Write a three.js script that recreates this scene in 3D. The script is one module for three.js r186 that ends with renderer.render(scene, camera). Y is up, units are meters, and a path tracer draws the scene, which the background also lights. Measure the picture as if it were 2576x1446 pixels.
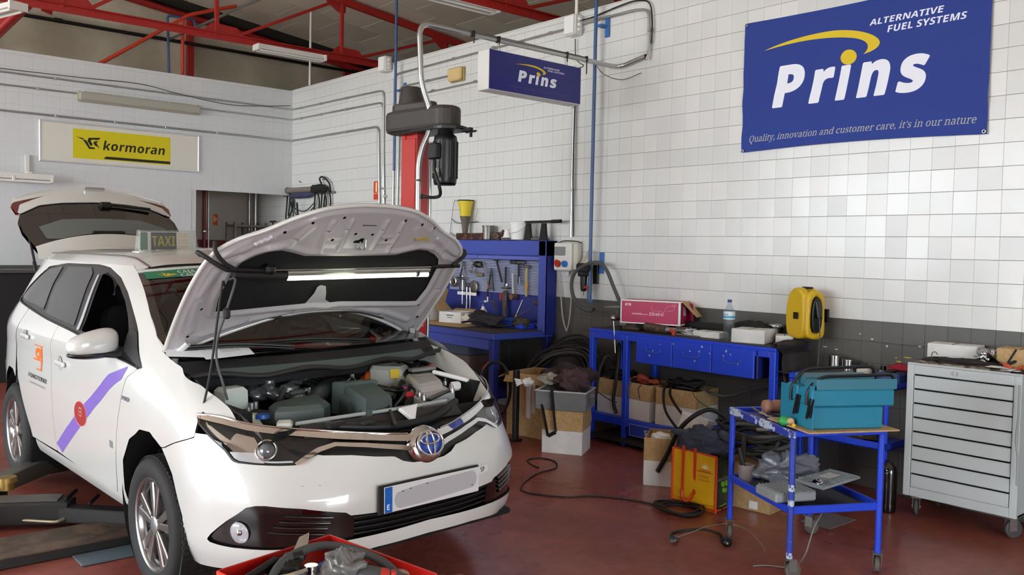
import * as THREE from 'three';
import { mergeGeometries, mergeVertices, toCreasedNormals } from 'three/addons/utils/BufferGeometryUtils.js';
import { ImprovedNoise } from 'three/addons/math/ImprovedNoise.js';

// ---------------------------------------------------------------- camera, sky, exposure
const scene = new THREE.Scene();
const camera = new THREE.PerspectiveCamera(2 * Math.atan(723 / 2201.17) * 180 / Math.PI, 2576 / 1446, 0.05, 120);
camera.position.set(-6.02, 1.65, 12.06);
{
  const right = new THREE.Vector3(0.75837061, 0.02008075, 0.65151422), up = new THREE.Vector3(0.01227867, 0.99890789, -0.04508053);
  camera.quaternion.setFromRotationMatrix(new THREE.Matrix4().makeBasis(right, up, right.clone().cross(up)));
  camera.updateMatrixWorld(true); camera.updateProjectionMatrix();
}
scene.background = new THREE.Color(0.90, 0.98, 1.04);           // overcast daylight outside the open doors
scene.backgroundIntensity = 9.5;
const renderer = new THREE.WebGLRenderer({ antialias: true });
renderer.toneMapping = THREE.LinearToneMapping;
renderer.toneMappingExposure = 1.2;
renderer.shadowMap.enabled = true;

// ---------------------------------------------------------------- helpers
let seed = 7;
const rnd = () => { seed = (seed * 1664525 + 1013904223) >>> 0; return seed / 4294967296; };
const rr = (a, b) => a + (b - a) * rnd();
const V = (x, y, z) => new THREE.Vector3(x, y, z);
const used = new Map();
const nm = (n) => { const k = used.get(n) || 0; used.set(n, k + 1); return k ? n + '_' + String(k).padStart(3, '0') : n; };
const noise = new ImprovedNoise();
// tileable fractal noise, 0..1
function noiseField(size, freq, oct, sd = 0) {
  const out = new Float32Array(size * size), hash = (x, y, o) => { let h = (x * 374761393 + y * 668265263 + (o + sd * 31) * 974634777) | 0; h = Math.imul(h ^ (h >>> 13), 1274126177); return ((h ^ (h >>> 16)) >>> 0) / 4294967296; };
  let amp = 1, tot = 0, F = freq;
  for (let o = 0; o < oct && F <= size; o++, F *= 2, amp *= 0.55) {
    tot += amp;
    for (let j = 0; j < size; j++) for (let i = 0; i < size; i++) {
      const u = i / size * F, v = j / size * F, x = Math.floor(u), y = Math.floor(v), s = u - x, t = v - y, a = s * s * (3 - 2 * s), b = t * t * (3 - 2 * t), x1 = (x + 1) % F, y1 = (y + 1) % F;
      out[j * size + i] += amp * ((hash(x, y, o) * (1 - a) + hash(x1, y, o) * a) * (1 - b) + (hash(x, y1, o) * (1 - a) + hash(x1, y1, o) * a) * b);
    }
  }
  for (let k = 0; k < out.length; k++) out[k] = Math.min(1, Math.max(0, (out[k] / tot - 0.5) * 1.9 + 0.5));
  return out;
}
function tex(size, fn, srgb) {
  const d = new Uint8Array(size * size * 4);
  for (let j = 0; j < size; j++) for (let i = 0; i < size; i++) {
    const c = fn(i, j), o = (j * size + i) * 4;
    d[o] = c[0] * 255; d[o + 1] = c[1] * 255; d[o + 2] = c[2] * 255; d[o + 3] = 255;
  }
  const t = new THREE.DataTexture(d, size, size);
  t.wrapS = t.wrapT = THREE.RepeatWrapping; t.magFilter = THREE.LinearFilter; t.minFilter = THREE.LinearMipmapLinearFilter; t.generateMipmaps = true;
  if (srgb) t.colorSpace = THREE.SRGBColorSpace;
  t.needsUpdate = true; return t;
}
const N1 = noiseField(256, 8, 5), N2 = noiseField(256, 32, 4, 3), N3 = noiseField(256, 4, 6, 9);
const mix = (a, b, t) => a + (b - a) * t;
const rep = (t, s) => { const c = t.clone(); c.repeat.set(1 / s, 1 / s); c.needsUpdate = true; return c; };
const hx = (h) => new THREE.Color(h);
const col2 = (h1, h2, field, k = 1) => { const a = new THREE.Color().setHex(h1, THREE.LinearSRGBColorSpace), b = new THREE.Color().setHex(h2, THREE.LinearSRGBColorSpace); return tex(256, (i, j) => { const t = Math.min(1, Math.max(0, (field[j * 256 + i] - 0.5) * k + 0.5)); return [mix(a.r, b.r, t), mix(a.g, b.g, t), mix(a.b, b.b, t)]; }, true); };
const T_rough = tex(256, (i, j) => { const v = 0.35 + 0.5 * N1[j * 256 + i]; return [v, v, v]; });
const T_bump = tex(256, (i, j) => { const v = N2[j * 256 + i]; return [v, v, v]; });
const T_bump2 = tex(256, (i, j) => { const v = N3[j * 256 + i]; return [v, v, v]; });
function M(o) { const { rough = 0.5, metal = 0, color = '#888', uvm, ...rest } = o; const P = rest.clearcoat || rest.transmission || rest.sheen || rest.ior || rest.anisotropy; const m = new (P ? THREE.MeshPhysicalMaterial : THREE.MeshStandardMaterial)({ color: typeof color === 'string' ? hx(color) : color, roughness: rough, metalness: metal, side: THREE.DoubleSide, ...rest }); m.userData.uvm = uvm || !!(rest.map || rest.bumpMap || rest.roughnessMap); return m; }
const setUV = (g) => {          // uv in metres from the dominant axis
  const p = g.attributes.position, n = g.attributes.normal, uv = new Float32Array(p.count * 2);
  for (let i = 0; i < p.count; i++) { const ax = Math.abs(n.getX(i)), ay = Math.abs(n.getY(i)), az = Math.abs(n.getZ(i)); const x = p.getX(i), y = p.getY(i), z = p.getZ(i);
    if (ay >= ax && ay >= az) { uv[2 * i] = x; uv[2 * i + 1] = z; } else if (ax >= az) { uv[2 * i] = z; uv[2 * i + 1] = y; } else { uv[2 * i] = x; uv[2 * i + 1] = y; } }
  g.setAttribute('uv', new THREE.BufferAttribute(uv, 2)); return g;
};
const clean = (g) => { const h = g.index ? g.toNonIndexed() : g; for (const k of Object.keys(h.attributes)) if (!['position', 'normal', 'uv'].includes(k)) h.deleteAttribute(k); if (!h.attributes.normal) h.computeVertexNormals(); if (!h.attributes.uv) setUV(h); return h; };
const mg = (a) => a.length === 1 ? a[0] : mergeGeometries(a.map(clean), false);
const mv = (g, x = 0, y = 0, z = 0) => g.translate(x, y, z);
const ro = (g, rx = 0, ry = 0, rz = 0) => { if (rx) g.rotateX(rx); if (ry) g.rotateY(ry); if (rz) g.rotateZ(rz); return g; };
// box with chamfered edges, centred
function cb(w, h, d, c = 0.003) {
  c = Math.min(c, w * 0.45, h * 0.45, d * 0.45);
  const P = [], I = [], X = w / 2, Y = h / 2, Z = d / 2, pos = [];
  const tri = (a, b, q, n) => { const e1 = [b[0] - a[0], b[1] - a[1], b[2] - a[2]], e2 = [q[0] - a[0], q[1] - a[1], q[2] - a[2]]; const cx = e1[1] * e2[2] - e1[2] * e2[1], cy = e1[2] * e2[0] - e1[0] * e2[2], cz = e1[0] * e2[1] - e1[1] * e2[0]; if (cx * n[0] + cy * n[1] + cz * n[2] >= 0) pos.push(...a, ...b, ...q); else pos.push(...a, ...q, ...b); };
  const quad = (a, b, q, e, n) => { tri(a, b, q, n); tri(a, q, e, n); };
  for (const s of [-1, 1]) {
    quad([s * X, -Y + c, -Z + c], [s * X, Y - c, -Z + c], [s * X, Y - c, Z - c], [s * X, -Y + c, Z - c], [s, 0, 0]);
    quad([-X + c, s * Y, -Z + c], [X - c, s * Y, -Z + c], [X - c, s * Y, Z - c], [-X + c, s * Y, Z - c], [0, s, 0]);
    quad([-X + c, -Y + c, s * Z], [X - c, -Y + c, s * Z], [X - c, Y - c, s * Z], [-X + c, Y - c, s * Z], [0, 0, s]);
    for (const t of [-1, 1]) {
      quad([s * X, t * (Y - c), -Z + c], [s * X, t * (Y - c), Z - c], [s * (X - c), t * Y, Z - c], [s * (X - c), t * Y, -Z + c], [s, t, 0]);
      quad([s * X, -Y + c, t * (Z - c)], [s * X, Y - c, t * (Z - c)], [s * (X - c), Y - c, t * Z], [s * (X - c), -Y + c, t * Z], [s, 0, t]);
      quad([-X + c, s * Y, t * (Z - c)], [X - c, s * Y, t * (Z - c)], [X - c, s * (Y - c), t * Z], [-X + c, s * (Y - c), t * Z], [0, s, t]);
      for (const u of [-1, 1]) tri([s * X, t * (Y - c), u * (Z - c)], [s * (X - c), t * Y, u * (Z - c)], [s * (X - c), t * (Y - c), u * Z], [s, t, u]);
    }
  }
  const g = new THREE.BufferGeometry(); g.setAttribute('position', new THREE.Float32BufferAttribute(pos, 3)); g.computeVertexNormals(); return setUV(g);
}
const bx = (w, h, d, x = 0, y = 0, z = 0, c = 0.003) => mv(cb(w, h, d, c), x, y, z);
const b2 = (x0, x1, y0, y1, z0, z1, c = 0.003) => bx(x1 - x0, y1 - y0, z1 - z0, (x0 + x1) / 2, (y0 + y1) / 2, (z0 + z1) / 2, c);
const cyl = (r1, r2, h, x = 0, y = 0, z = 0, s = 20) => mv(new THREE.CylinderGeometry(r1, r2, h, s), x, y, z);
const rodg = (a, b, r, s = 10, r2 = r) => { const d = b.clone().sub(a), g = new THREE.CylinderGeometry(r2, r, d.length(), s); g.applyQuaternion(new THREE.Quaternion().setFromUnitVectors(V(0, 1, 0), d.normalize())); const m = a.clone().add(b).multiplyScalar(0.5); return g.translate(m.x, m.y, m.z); };
const tube = (pts, r, closed = false, seg = 0, rs = 8, tension = 0.5) => new THREE.TubeGeometry(new THREE.CatmullRomCurve3(pts.map((p) => p.isVector3 ? p : V(...p)), closed, 'catmullrom', tension), seg || Math.max(8, pts.length * 7), r, rs, closed);
// pipe with straight legs and rounded bends
function pipe(pts, r, bend = 0.08, rs = 10) {
  const P = pts.map((p) => p.isVector3 ? p : V(...p)), path = new THREE.CurvePath(); let cur = P[0];
  for (let i = 1; i < P.length; i++) {
    if (i < P.length - 1) { const d1 = P[i - 1].clone().sub(P[i]), d2 = P[i + 1].clone().sub(P[i]), b = Math.min(bend, d1.length() * 0.45, d2.length() * 0.45); const q1 = P[i].clone().add(d1.setLength(b)), q2 = P[i].clone().add(d2.setLength(b)); path.add(new THREE.LineCurve3(cur, q1)); path.add(new THREE.QuadraticBezierCurve3(q1, P[i], q2)); cur = q2; }
    else path.add(new THREE.LineCurve3(cur, P[i]));
  }
  const gs = path.curves.map((c) => new THREE.TubeGeometry(c, c.isLineCurve3 ? 1 : 7, r, rs, false));
  return mg(gs);
}
const lathe = (prof, s = 28) => new THREE.LatheGeometry(prof.map((p) => new THREE.Vector2(p[0], p[1])), s);
const shape = (pts, holes = []) => { const s = new THREE.Shape(pts.map((p) => new THREE.Vector2(p[0], p[1]))); for (const h of holes) s.holes.push(new THREE.Path(h.map((p) => new THREE.Vector2(p[0], p[1])))); return s; };
const ext = (pts, d, bevel = 0, holes = []) => { const g = new THREE.ExtrudeGeometry(shape(pts, holes), { depth: d - 2 * bevel, bevelEnabled: bevel > 0, bevelThickness: bevel, bevelSize: bevel, bevelOffset: -bevel, bevelSegments: 2, curveSegments: 10 }); return mv(g, 0, 0, bevel); };
const smoothPts = (pts, n = 6, closed = true) => { const c = new THREE.CatmullRomCurve3(pts.map((p) => V(p[0], p[1], 0)), closed); return c.getPoints(pts.length * n).slice(0, closed ? -1 : undefined).map((p) => [p.x, p.y]); };
const rrect = (w, h, r, n = 5) => { const o = []; for (const [cx, cy, a0] of [[w / 2 - r, h / 2 - r, 0], [-w / 2 + r, h / 2 - r, 1], [-w / 2 + r, -h / 2 + r, 2], [w / 2 - r, -h / 2 + r, 3]]) for (let k = 0; k <= n; k++) { const a = (a0 + k / n) * Math.PI / 2; o.push([cx + r * Math.cos(a), cy + r * Math.sin(a)]); } return o; };
const sph = (r, x = 0, y = 0, z = 0, s = 18) => mv(new THREE.SphereGeometry(r, s, Math.max(8, s * 0.7 | 0)), x, y, z);
// crumpled lump: a displaced sphere
function lump(rx, ry, rz, amp, f, sd, seg = 40) { const g = new THREE.SphereGeometry(1, seg, seg * 0.7 | 0), p = g.attributes.position; for (let i = 0; i < p.count; i++) { const x = p.getX(i), y = p.getY(i), z = p.getZ(i); const k = 1 + amp * (noise.noise(x * f + sd, y * f, z * f) + 0.6 * Math.abs(noise.noise(x * f * 2.3 + sd, y * f * 2.3, z * f * 2.3 + 4)) + 0.3 * noise.noise(x * f * 5 + sd, y * f * 5, z * f * 5)); p.setXYZ(i, x * rx * k, Math.max(-ry * 0.92, y * ry * k), z * rz * k); } g.computeVertexNormals(); return g; }
// wavy sheet in x z, hanging or lying
function sheet(w, d, nx, nz, fn) { const g = new THREE.PlaneGeometry(w, d, nx, nz); g.rotateX(-Math.PI / 2); const p = g.attributes.position; for (let i = 0; i < p.count; i++) { const q = fn(p.getX(i), p.getZ(i)); p.setXYZ(i, q[0], q[1], q[2]); } g.computeVertexNormals(); return g; }
function P(name, g, m, parent, label) { g = Array.isArray(g) ? mg(g) : g; if (m.userData?.uvm && !g.userData.keepUV) { if (g.index) { const h = g.toNonIndexed(); g = h; } setUV(g); } const o = new THREE.Mesh(g, m); o.name = name; o.castShadow = o.receiveShadow = true; if (label) o.userData.label = label; parent.add(o); return o; }
const tag = (o, label, category, group) => { o.userData.label = label; o.userData.category = category; if (group) o.userData.group = group; return o; };
function T(name, label, category, p = [0, 0, 0], turn = 0, group) { const o = new THREE.Group(); o.name = nm(name); o.position.set(...p); o.rotation.y = turn; scene.add(o); return tag(o, label, category, group); }
const one = (name, g, m, label, category, group) => tag(P(nm(name), g, m, scene), label, category, group);
const struct = (name, g, m, parent = scene) => { const o = P(parent === scene ? nm(name) : name, g, m, parent); o.userData.kind = 'structure'; return o; };
const copy = (o, label, p, turn) => { const c = o.clone(); c.name = nm(o.name.replace(/_\d+$/, '')); scene.add(c); if (p) c.position.set(...p); if (turn !== undefined) c.rotation.y = turn; c.userData = { ...o.userData, label }; return c; };
// print on a flat rectangle
function printTex(w, h, draw) { const c = document.createElement('canvas'); c.width = w; c.height = h; const x = c.getContext('2d'); draw(x, w, h); const t = new THREE.CanvasTexture(c); t.colorSpace = THREE.SRGBColorSpace; t.magFilter = THREE.LinearFilter; t.anisotropy = 8; return t; }
const printMat = (t, rough = 0.5, o = {}) => { const m = new THREE.MeshStandardMaterial({ map: t, roughness: rough, side: THREE.DoubleSide, ...o }); return m; };
const K = (g) => { g.userData.keepUV = true; return g; };

// ---------------------------------------------------------------- shared materials
const m_whiteTile = ['#d9d9d6', '#d4d5d2', '#dcdbd8', '#d2d2d0'].map((c, i) => M({ color: c, rough: 0.2 + 0.03 * i, bumpMap: rep(T_bump2, 0.3), bumpScale: 0.0009 }));
const m_backTile = M({ color: '#d3d5d6', rough: 0.34, bumpMap: rep(T_bump2, 0.3), bumpScale: 0.0008 });
const m_greyTile = ['#55534f', '#514f4c', '#595652'].map((c) => M({ color: c, rough: 0.42, bumpMap: rep(T_bump2, 0.25), bumpScale: 0.0008 }));
const m_groutDark = M({ color: '#8d8c88', rough: 0.8 }), m_groutLight = M({ color: '#cfcfcc', rough: 0.6 });
const m_plaster = M({ map: rep(col2(0xb3a893, 0xd0c5af, N3, 1.5), 2.2), color: '#ffffff', rough: 0.95, bumpMap: rep(T_bump2, 0.8), bumpScale: 0.008 });
const m_paintWall = M({ color: '#c9c4ba', rough: 0.7 });
const m_roofTile = [0, 1, 2].map((k) => M({ color: ['#d3c9b6', '#cbc0ad', '#d8cebb'][k], rough: 0.75 }));
const m_dark = M({ color: '#2c2925', rough: 0.95 });
const m_redSteel = M({ color: '#a3201c', rough: 0.45 }), m_redSteelB = M({ color: '#c93b26', rough: 0.4 });
const m_galv = M({ color: '#b9bab8', rough: 0.3, metal: 0.85 }), m_galvDark = M({ color: '#7d7b76', rough: 0.45, metal: 0.7 });
const m_bluePipe = M({ color: '#3c5a86', rough: 0.4 });
const m_blackRub = M({ color: '#1b1a1a', rough: 0.62 }), m_black = M({ color: '#131314', rough: 0.38 }), m_blackMat = M({ color: '#19191a', rough: 0.8 });
const m_greyRub = M({ color: '#4a4b4c', rough: 0.6 });
const m_whitePl = M({ color: '#dcdad4', rough: 0.4 }), m_white = M({ color: '#e6e6e3', rough: 0.5 });
const m_blue = M({ color: '#3a4ca6', rough: 0.45, bumpMap: rep(T_bump2, 0.2), bumpScale: 0.0006 }), m_blueB = M({ color: '#2146d6', rough: 0.38, bumpMap: rep(T_bump2, 0.2), bumpScale: 0.0006 }), m_blueD = M({ color: '#1d2878', rough: 0.5 });
const m_card = M({ map: rep(col2(0xb08f60, 0xc2a477, N2, 1), 0.4), color: '#ffffff', rough: 0.85 }), m_cardW = M({ map: rep(col2(0xd2d0cc, 0xe4e3e0, N3, 1.4), 0.5), color: '#ffffff', rough: 0.75 }), m_cardIn = M({ color: '#a5794b', rough: 0.9 });
const m_steel = M({ color: '#c6c6c4', rough: 0.22, metal: 1 }), m_steelD = M({ color: '#6f6c68', rough: 0.4, metal: 0.9 }), m_rust = M({ map: rep(col2(0x4a3a30, 0x66544a, N1, 2), 0.2), color: '#ffffff', rough: 0.7, metal: 0.25 });
const m_chrome = M({ color: '#dcdcdc', rough: 0.06, metal: 1 });
const m_paper = M({ color: '#e9e9ea', rough: 0.8 });
const m_cloth = M({ color: '#33302f', rough: 0.95, bumpMap: rep(T_bump, 0.08), bumpScale: 0.002 });
// ---------------------------------------------------------------- the setting
const TS = 0.15;
{
  // floor: worn red-brown paint, glossy where walked smooth
  const fr = tex(512, (i, j) => { const a = N3[(j >> 1) * 256 + (i >> 1)], b = N1[(j & 255) * 256 + (i & 255)]; const v = Math.min(1, Math.max(0, 0.24 + 0.5 * a * a + 0.1 * b)); return [v, v, v]; });
  const fcol = tex(512, (i, j) => { const a = N3[(j >> 1) * 256 + (i >> 1)], b = N2[(j & 255) * 256 + (i & 255)]; const t = Math.min(1, Math.max(0, (a - 0.5) * 1.7 + 0.5)), s = 0.93 + 0.14 * b; return [mix(0.52, 0.60, t) * s, mix(0.265, 0.325, t) * s, mix(0.22, 0.28, t) * s]; }, true);
  const fm = M({ map: rep(fcol, 3.1), roughnessMap: rep(fr, 4.3), color: '#ffffff', rough: 0.8, bumpMap: rep(T_bump2, 1.7), bumpScale: 0.002 });
  struct('floor', b2(-13, 3.3, -0.2, 0, -3, 19, 0.001), fm);
  struct('ground_outside', b2(-60, 60, -0.35, -0.21, -40, 70, 0.001), M({ color: '#e0ddd6', rough: 0.9 }));
}
// individual tiles are boxes with bevelled faces; the wall body sits 4 mm behind them and shows as the joint
const tileGeo = [0, 1, 2].map((k) => { const g = cb(0.008, TS - 0.0032, TS - 0.0014, 0.0012); if (k) g.rotateX(k * Math.PI); g.rotateY(k === 1 ? 0.004 : k === 2 ? -0.003 : 0); return K(setUV(g)); });
const fru = new THREE.Frustum().setFromProjectionMatrix(new THREE.Matrix4().multiplyMatrices(camera.projectionMatrix, camera.matrixWorldInverse));
function instances(name, geo, mat, mats, parent) { const o = new THREE.InstancedMesh(geo, mat, mats.length); mats.forEach((m, i) => o.setMatrixAt(i, m)); o.name = name; o.userData.kind = 'stuff'; o.castShadow = o.receiveShadow = true; parent.add(o); return o; }
const WALL_H = 3.945;
{
  const g = new THREE.Group(); g.name = 'wall_right'; g.userData.kind = 'structure'; scene.add(g);
  P('wall_body', b2(0.0022, 0.16, 1.2, WALL_H, -1.35, 19, 0.001), m_groutLight, g); P('wall_base', b2(0.0022, 0.16, 0, 1.2, -1.35, 19, 0.001), M({ color: '#4a4845', rough: 0.8 }), g);
  for (let k = 9; k < 27; k++) P('joint_line', b2(0.0014, 0.02, k * TS - 0.0016, k * TS + 0.0016, -1.35, 19, 0.0005), m_groutDark, g);
  P('coping', b2(-0.004, 0.17, WALL_H, WALL_H + 0.012, -1.35, 19, 0.002), m_groutLight, g);
  const list = [];
  for (let iz = -8; iz < 126; iz++) for (let iy = 0; iy < 27; iy++) {
    const z = (iz + 0.6 + 0.5) * TS, top = Math.min((iy + 1) * TS, WALL_H), h = top - iy * TS, y = iy * TS + TS / 2; if (h < 0.05) continue;
    const c = V(0.003, y, z), p = c.clone().project(camera);
    const seen = p.z < 1 && Math.abs(p.x) < 0.99 && Math.abs(p.y) < 0.98 && fru.containsPoint(c);
    const d = c.distanceTo(camera.position), area = seen ? (camera.position.x * -1) / (d * d * d) : 0;
    const banner = z > 7.93 && z < 9.68 && y > 2.55 && y < 3.42, low = y < 0.62 || (y < 1.0 && z < 8.6), cab = z > 9.4 && z < 10.25 && y < 1.0;
    list.push({ z, y, iy, k: banner || low || cab ? 0 : area, part: h < TS - 0.001 });
  }
  list.sort((a, b) => b.k - a.k);
  const rest = [[], []];
  list.forEach((t, n) => {
    const grey = t.iy < 8, m4 = new THREE.Matrix4().makeTranslation(0.004 + rr(-0.0006, 0.0006), t.y, t.z);
    if (t.part) m4.multiply(new THREE.Matrix4().makeTranslation(0, -TS * 0.32, 0)).scale(V(1, 0.32, 1));
    if (n < 300 && !t.part) { const o = new THREE.Mesh(tileGeo[rnd() * 3 | 0], grey ? m_greyTile[rnd() * 3 | 0] : m_whiteTile[rnd() * 4 | 0]); o.name = 'wall_tile'; o.applyMatrix4(m4); o.castShadow = o.receiveShadow = true; g.add(o); }
    else rest[grey ? 1 : 0].push(m4);
  });
  instances('white_wall_tiles', tileGeo[0], m_whiteTile[1], rest[0], g);
  instances('grey_wall_tiles', tileGeo[0], m_greyTile[0], rest[1], g);
  // chipped paint on the dark band
  const chip = (z, y, w, h, m) => P('paint_chip', mv(ro(new THREE.CircleGeometry(1, 7).scale(w, h, 1), 0, -Math.PI / 2, 0), -0.0022, y, z), m, g);
  const cw = M({ color: '#cfcfc8', rough: 0.7 }), cy = M({ color: '#c6b43a', rough: 0.6 });
  for (const [z, y, w, h] of [[8.66, 0.98, .02, .004], [8.75, 0.97, .014, .004], [9.02, 1.07, .01, .006], [9.13, 1.03, .008, .008], [9.36, 1.05, .012, .005], [6.0, .83, .02, .004], [6.06, .75, .012, .006], [5.97, .62, .02, .004], [8.93, 1.1, .008, .004]]) chip(z, y, w, h, cw);
  for (const [z, y, w, h] of [[9.28, 0.965, .03, .005], [9.22, 0.93, .022, .006], [9.33, 0.9, .03, .005], [9.3, 0.86, .006, .03], [9.2, 0.955, .01, .004]]) chip(z, y, w, h, cy);
}
{
  const g = new THREE.Group(); g.name = 'wall_back'; g.userData.kind = 'structure'; scene.add(g);
  P('wall_body', [b2(-13, -1.43, 0, WALL_H, -0.16, -0.008, 0.002), b2(-1.43, 0.02, 2.43, WALL_H, -0.16, -0.008, 0.002)], m_groutLight, g);
  const a = [], d = [];
  const tg = K(setUV(cb(TS - 0.0006, TS - 0.0008, 0.008, 0.0007)));
  for (let ix = 0; ix < 87; ix++) for (let iy = 0; iy < 26; iy++) { const x = -TS / 2 - ix * TS, y = iy * TS + TS / 2; if (x > -1.5 && y < 2.47) continue; (y < 1.3 ? d : a).push(new THREE.Matrix4().makeTranslation(x, y, -0.006 + rr(-0.0004, 0.0004))); }
  instances('white_wall_tiles', tg, m_backTile, a, g); instances('grey_wall_tiles', tg, m_greyTile[0], d, g);
  P('coping', b2(-13, 0, WALL_H - 0.045, WALL_H, -0.17, -0.001, 0.002), m_backTile, g);
  P('lintel_edge', b2(-1.43, -0.001, 2.418, 2.432, -0.165, -0.004, 0.002), m_galvDark, g);
}
struct('wall_gable', [b2(-13, 3.3, 0, 6.4, -1.75, -1.5, 0.001)], m_plaster);
{
  const g = new THREE.Group(); g.name = 'wall_passage'; g.userData.kind = 'structure'; scene.add(g);
  P('wall_body', b2(-3.2, 0.02, 1.72, 3.7, -1.48, -1.2, 0.002), M({ color: '#b4ada0', rough: 0.6 }), g);
  P('dado', b2(-3.2, 0.02, 0, 1.72, -1.48, -1.196, 0.002), M({ color: '#6b1a1c', rough: 0.45 }), g);
}
struct('wall_outer_right', b2(3.15, 3.35, 0, 5.4, -1.7, 19, 0.001), m_plaster);
{ // left wall with wide open doorways, front wall with the open workshop gate
  const q = [b2(-13.2, -13, 4.3, 5.6, -1.7, 19.2, 0.001)];
  for (const z of [4.9]) q.push(b2(-13.2, -13, 0, 4.4, z - 0.2, z + 0.2, 0.001));
  q.push(b2(-13.2, -13, 0, 4.4, -1.7, 0.2, 0.001), b2(-13.2, -13, 0, 4.4, 9.6, 19.2, 0.001));
  struct('wall_left', q, m_paintWall);
  struct('wall_front', [b2(-13.2, -10.2, 0, 6.4, 19, 19.2, 0.001), b2(-4.6, 3.3, 0, 6.4, 19, 19.2, 0.001), b2(-10.3, -4.5, 3.8, 6.4, 19, 19.2, 0.001)], m_paintWall);
}
const roofY = (x) => 5.05 - 0.122 * x;
{
  const g = new THREE.Group(); g.name = 'ceiling'; g.userData.kind = 'structure'; scene.add(g);
  const a = Math.atan(0.122), slab = (x0, x1, y0, y1, t, off) => { const s = new THREE.Shape(); s.moveTo(x0, y0 + off); s.lineTo(x1, y1 + off); s.lineTo(x1, y1 + off + t); s.lineTo(x0, y0 + off + t); return mv(new THREE.ExtrudeGeometry(s, { depth: 21, bevelEnabled: false }), 0, 0, -1.75); };
  const ridge = -6.5;
  P('roof_deck', [slab(ridge, 3.35, roofY(ridge), roofY(3.35), 0.14, 0.022), slab(-13.2, ridge, roofY(0) + 0.05, roofY(ridge), 0.14, 0.022)], m_dark, g);
  const s = 0.70, gap = 0.007, tg = K(setUV(cb(s - gap, 0.02, s - gap, 0.003))), rest = [];
  for (let iz = -1; iz < 28; iz++) for (let ix = -9; ix < 5; ix++) {
    const z = 0.46 - 0.35 + (iz) * s, x = 0.18 + (iz & 1 ? 0 : 0.355) - 0.355 + ix * s; if (x > 3.1 || x < -6.4) continue;
    const m4 = new THREE.Matrix4().makeRotationZ(-a).setPosition(x, roofY(x) + 0.008, z);
    if (x > -3.2 && z < 5.4) { const o = new THREE.Mesh(tg, m_roofTile[rnd() * 3 | 0]); o.name = 'ceiling_panel'; o.applyMatrix4(m4); o.castShadow = o.receiveShadow = true; g.add(o); } else rest.push(m4);
  }
  for (let iz = -2; iz < 28; iz++) for (let ix = 0; ix < 10; ix++) { const x = -6.9 - ix * s; rest.push(new THREE.Matrix4().makeRotationZ(0.115).setPosition(x, mix(roofY(-6.5), roofY(0) + 0.05, (-6.5 - x) / 6.7) + 0.004, 0.11 + iz * s)); }
  instances('ceiling_panels', tg, m_roofTile[0], rest, g);
}
// roof trusses
function truss(z, label, full) {
  const t = T('roof_truss', label, 'roof truss', [0, 0, z]);
  const angle = (y0, y1, x0, x1, h) => [rodg(V(x0, y0, 0), V(x1, y1, 0), h * 0.5, 4)];
  const yc = 4.21, bar = (x0, y0, x1, y1, w, d) => { const L = Math.hypot(x1 - x0, y1 - y0), g = cb(L, w, d, 0.004); g.rotateZ(Math.atan2(y1 - y0, x1 - x0)); return mv(g, (x0 + x1) / 2, (y0 + y1) / 2, 0); };
  P('bottom_chord', [bar(-12.9, yc, 3.1, yc, 0.09, 0.016), bar(-12.9, yc + 0.038, 3.1, yc + 0.038, 0.014, 0.11)], m_redSteel, t);
  P('rafter', [bar(-6.5, roofY(-6.5) - 0.07, 3.1, roofY(3.1) - 0.07, 0.10, 0.05), bar(-12.9, roofY(0) - 0.02, -6.5, roofY(-6.5) - 0.07, 0.10, 0.05)], m_redSteel, t);
  for (let k = -6; k <= 1; k++) {
    const x = k * 1.732, top = x > -6.5 ? roofY(x) - 0.1 : mix(roofY(-6.5), roofY(0), (-6.5 - x) / 6.7) - 0.1;
    P('vertical_web', bar(x, yc, x, top, 0.045, 0.045), m_redSteel, t);
    P('gusset_plate', ext([[x - 0.15, yc - 0.035], [x + 0.33, yc - 0.035], [x + 0.36, yc + 0.03], [x + 0.26, yc + 0.14], [x - 0.06, yc + 0.15], [x - 0.15, yc + 0.06]], 0.012), m_redSteel, t);
    const x1 = x + 1.6, y1 = x1 > -6.5 ? roofY(x1) - 0.13 : top;
    P('diagonal_web', bar(x + 0.28, yc + 0.05, x1, y1, 0.04, 0.03), m_redSteel, t);
    P('upper_gusset', ext([[x - 0.22, top + 0.05], [x + 0.06, top + 0.02], [x + 0.05, top - 0.13], [x - 0.06, top - 0.14], [x - 0.24, top - 0.02]], 0.012), m_redSteel, t);
  }
  return t;
}
truss(1.42, 'red steel roof truss running over the white partition wall towards the lift column');
truss(4.88, 'red steel roof truss nearest the camera, passing above the hanging lightbox sign');
{ // gable rafter and posts
  const t = T('gable_rafter', 'dark red sloping beam along the top of the rough plaster gable wall', 'beam', [0, 0, -1.42]);
  P('rafter', [rodg(V(-5, roofY(-5) - 0.06, 0), V(3.1, roofY(3.1) - 0.06, 0), 0.06, 4)], m_redSteel, t);
  for (const [x, w] of [[-1.0, 0.1], [1.72, 0.12]]) P('post', b2(x - w / 2, x + w / 2, 3.7, roofY(x) - 0.05, -0.04, 0.04), m_redSteel, t);
  P('bottom_rail', b2(-3.0, 0.3, 3.86, 3.95, -0.05, 0.03), m_redSteel, t);
}
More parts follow.
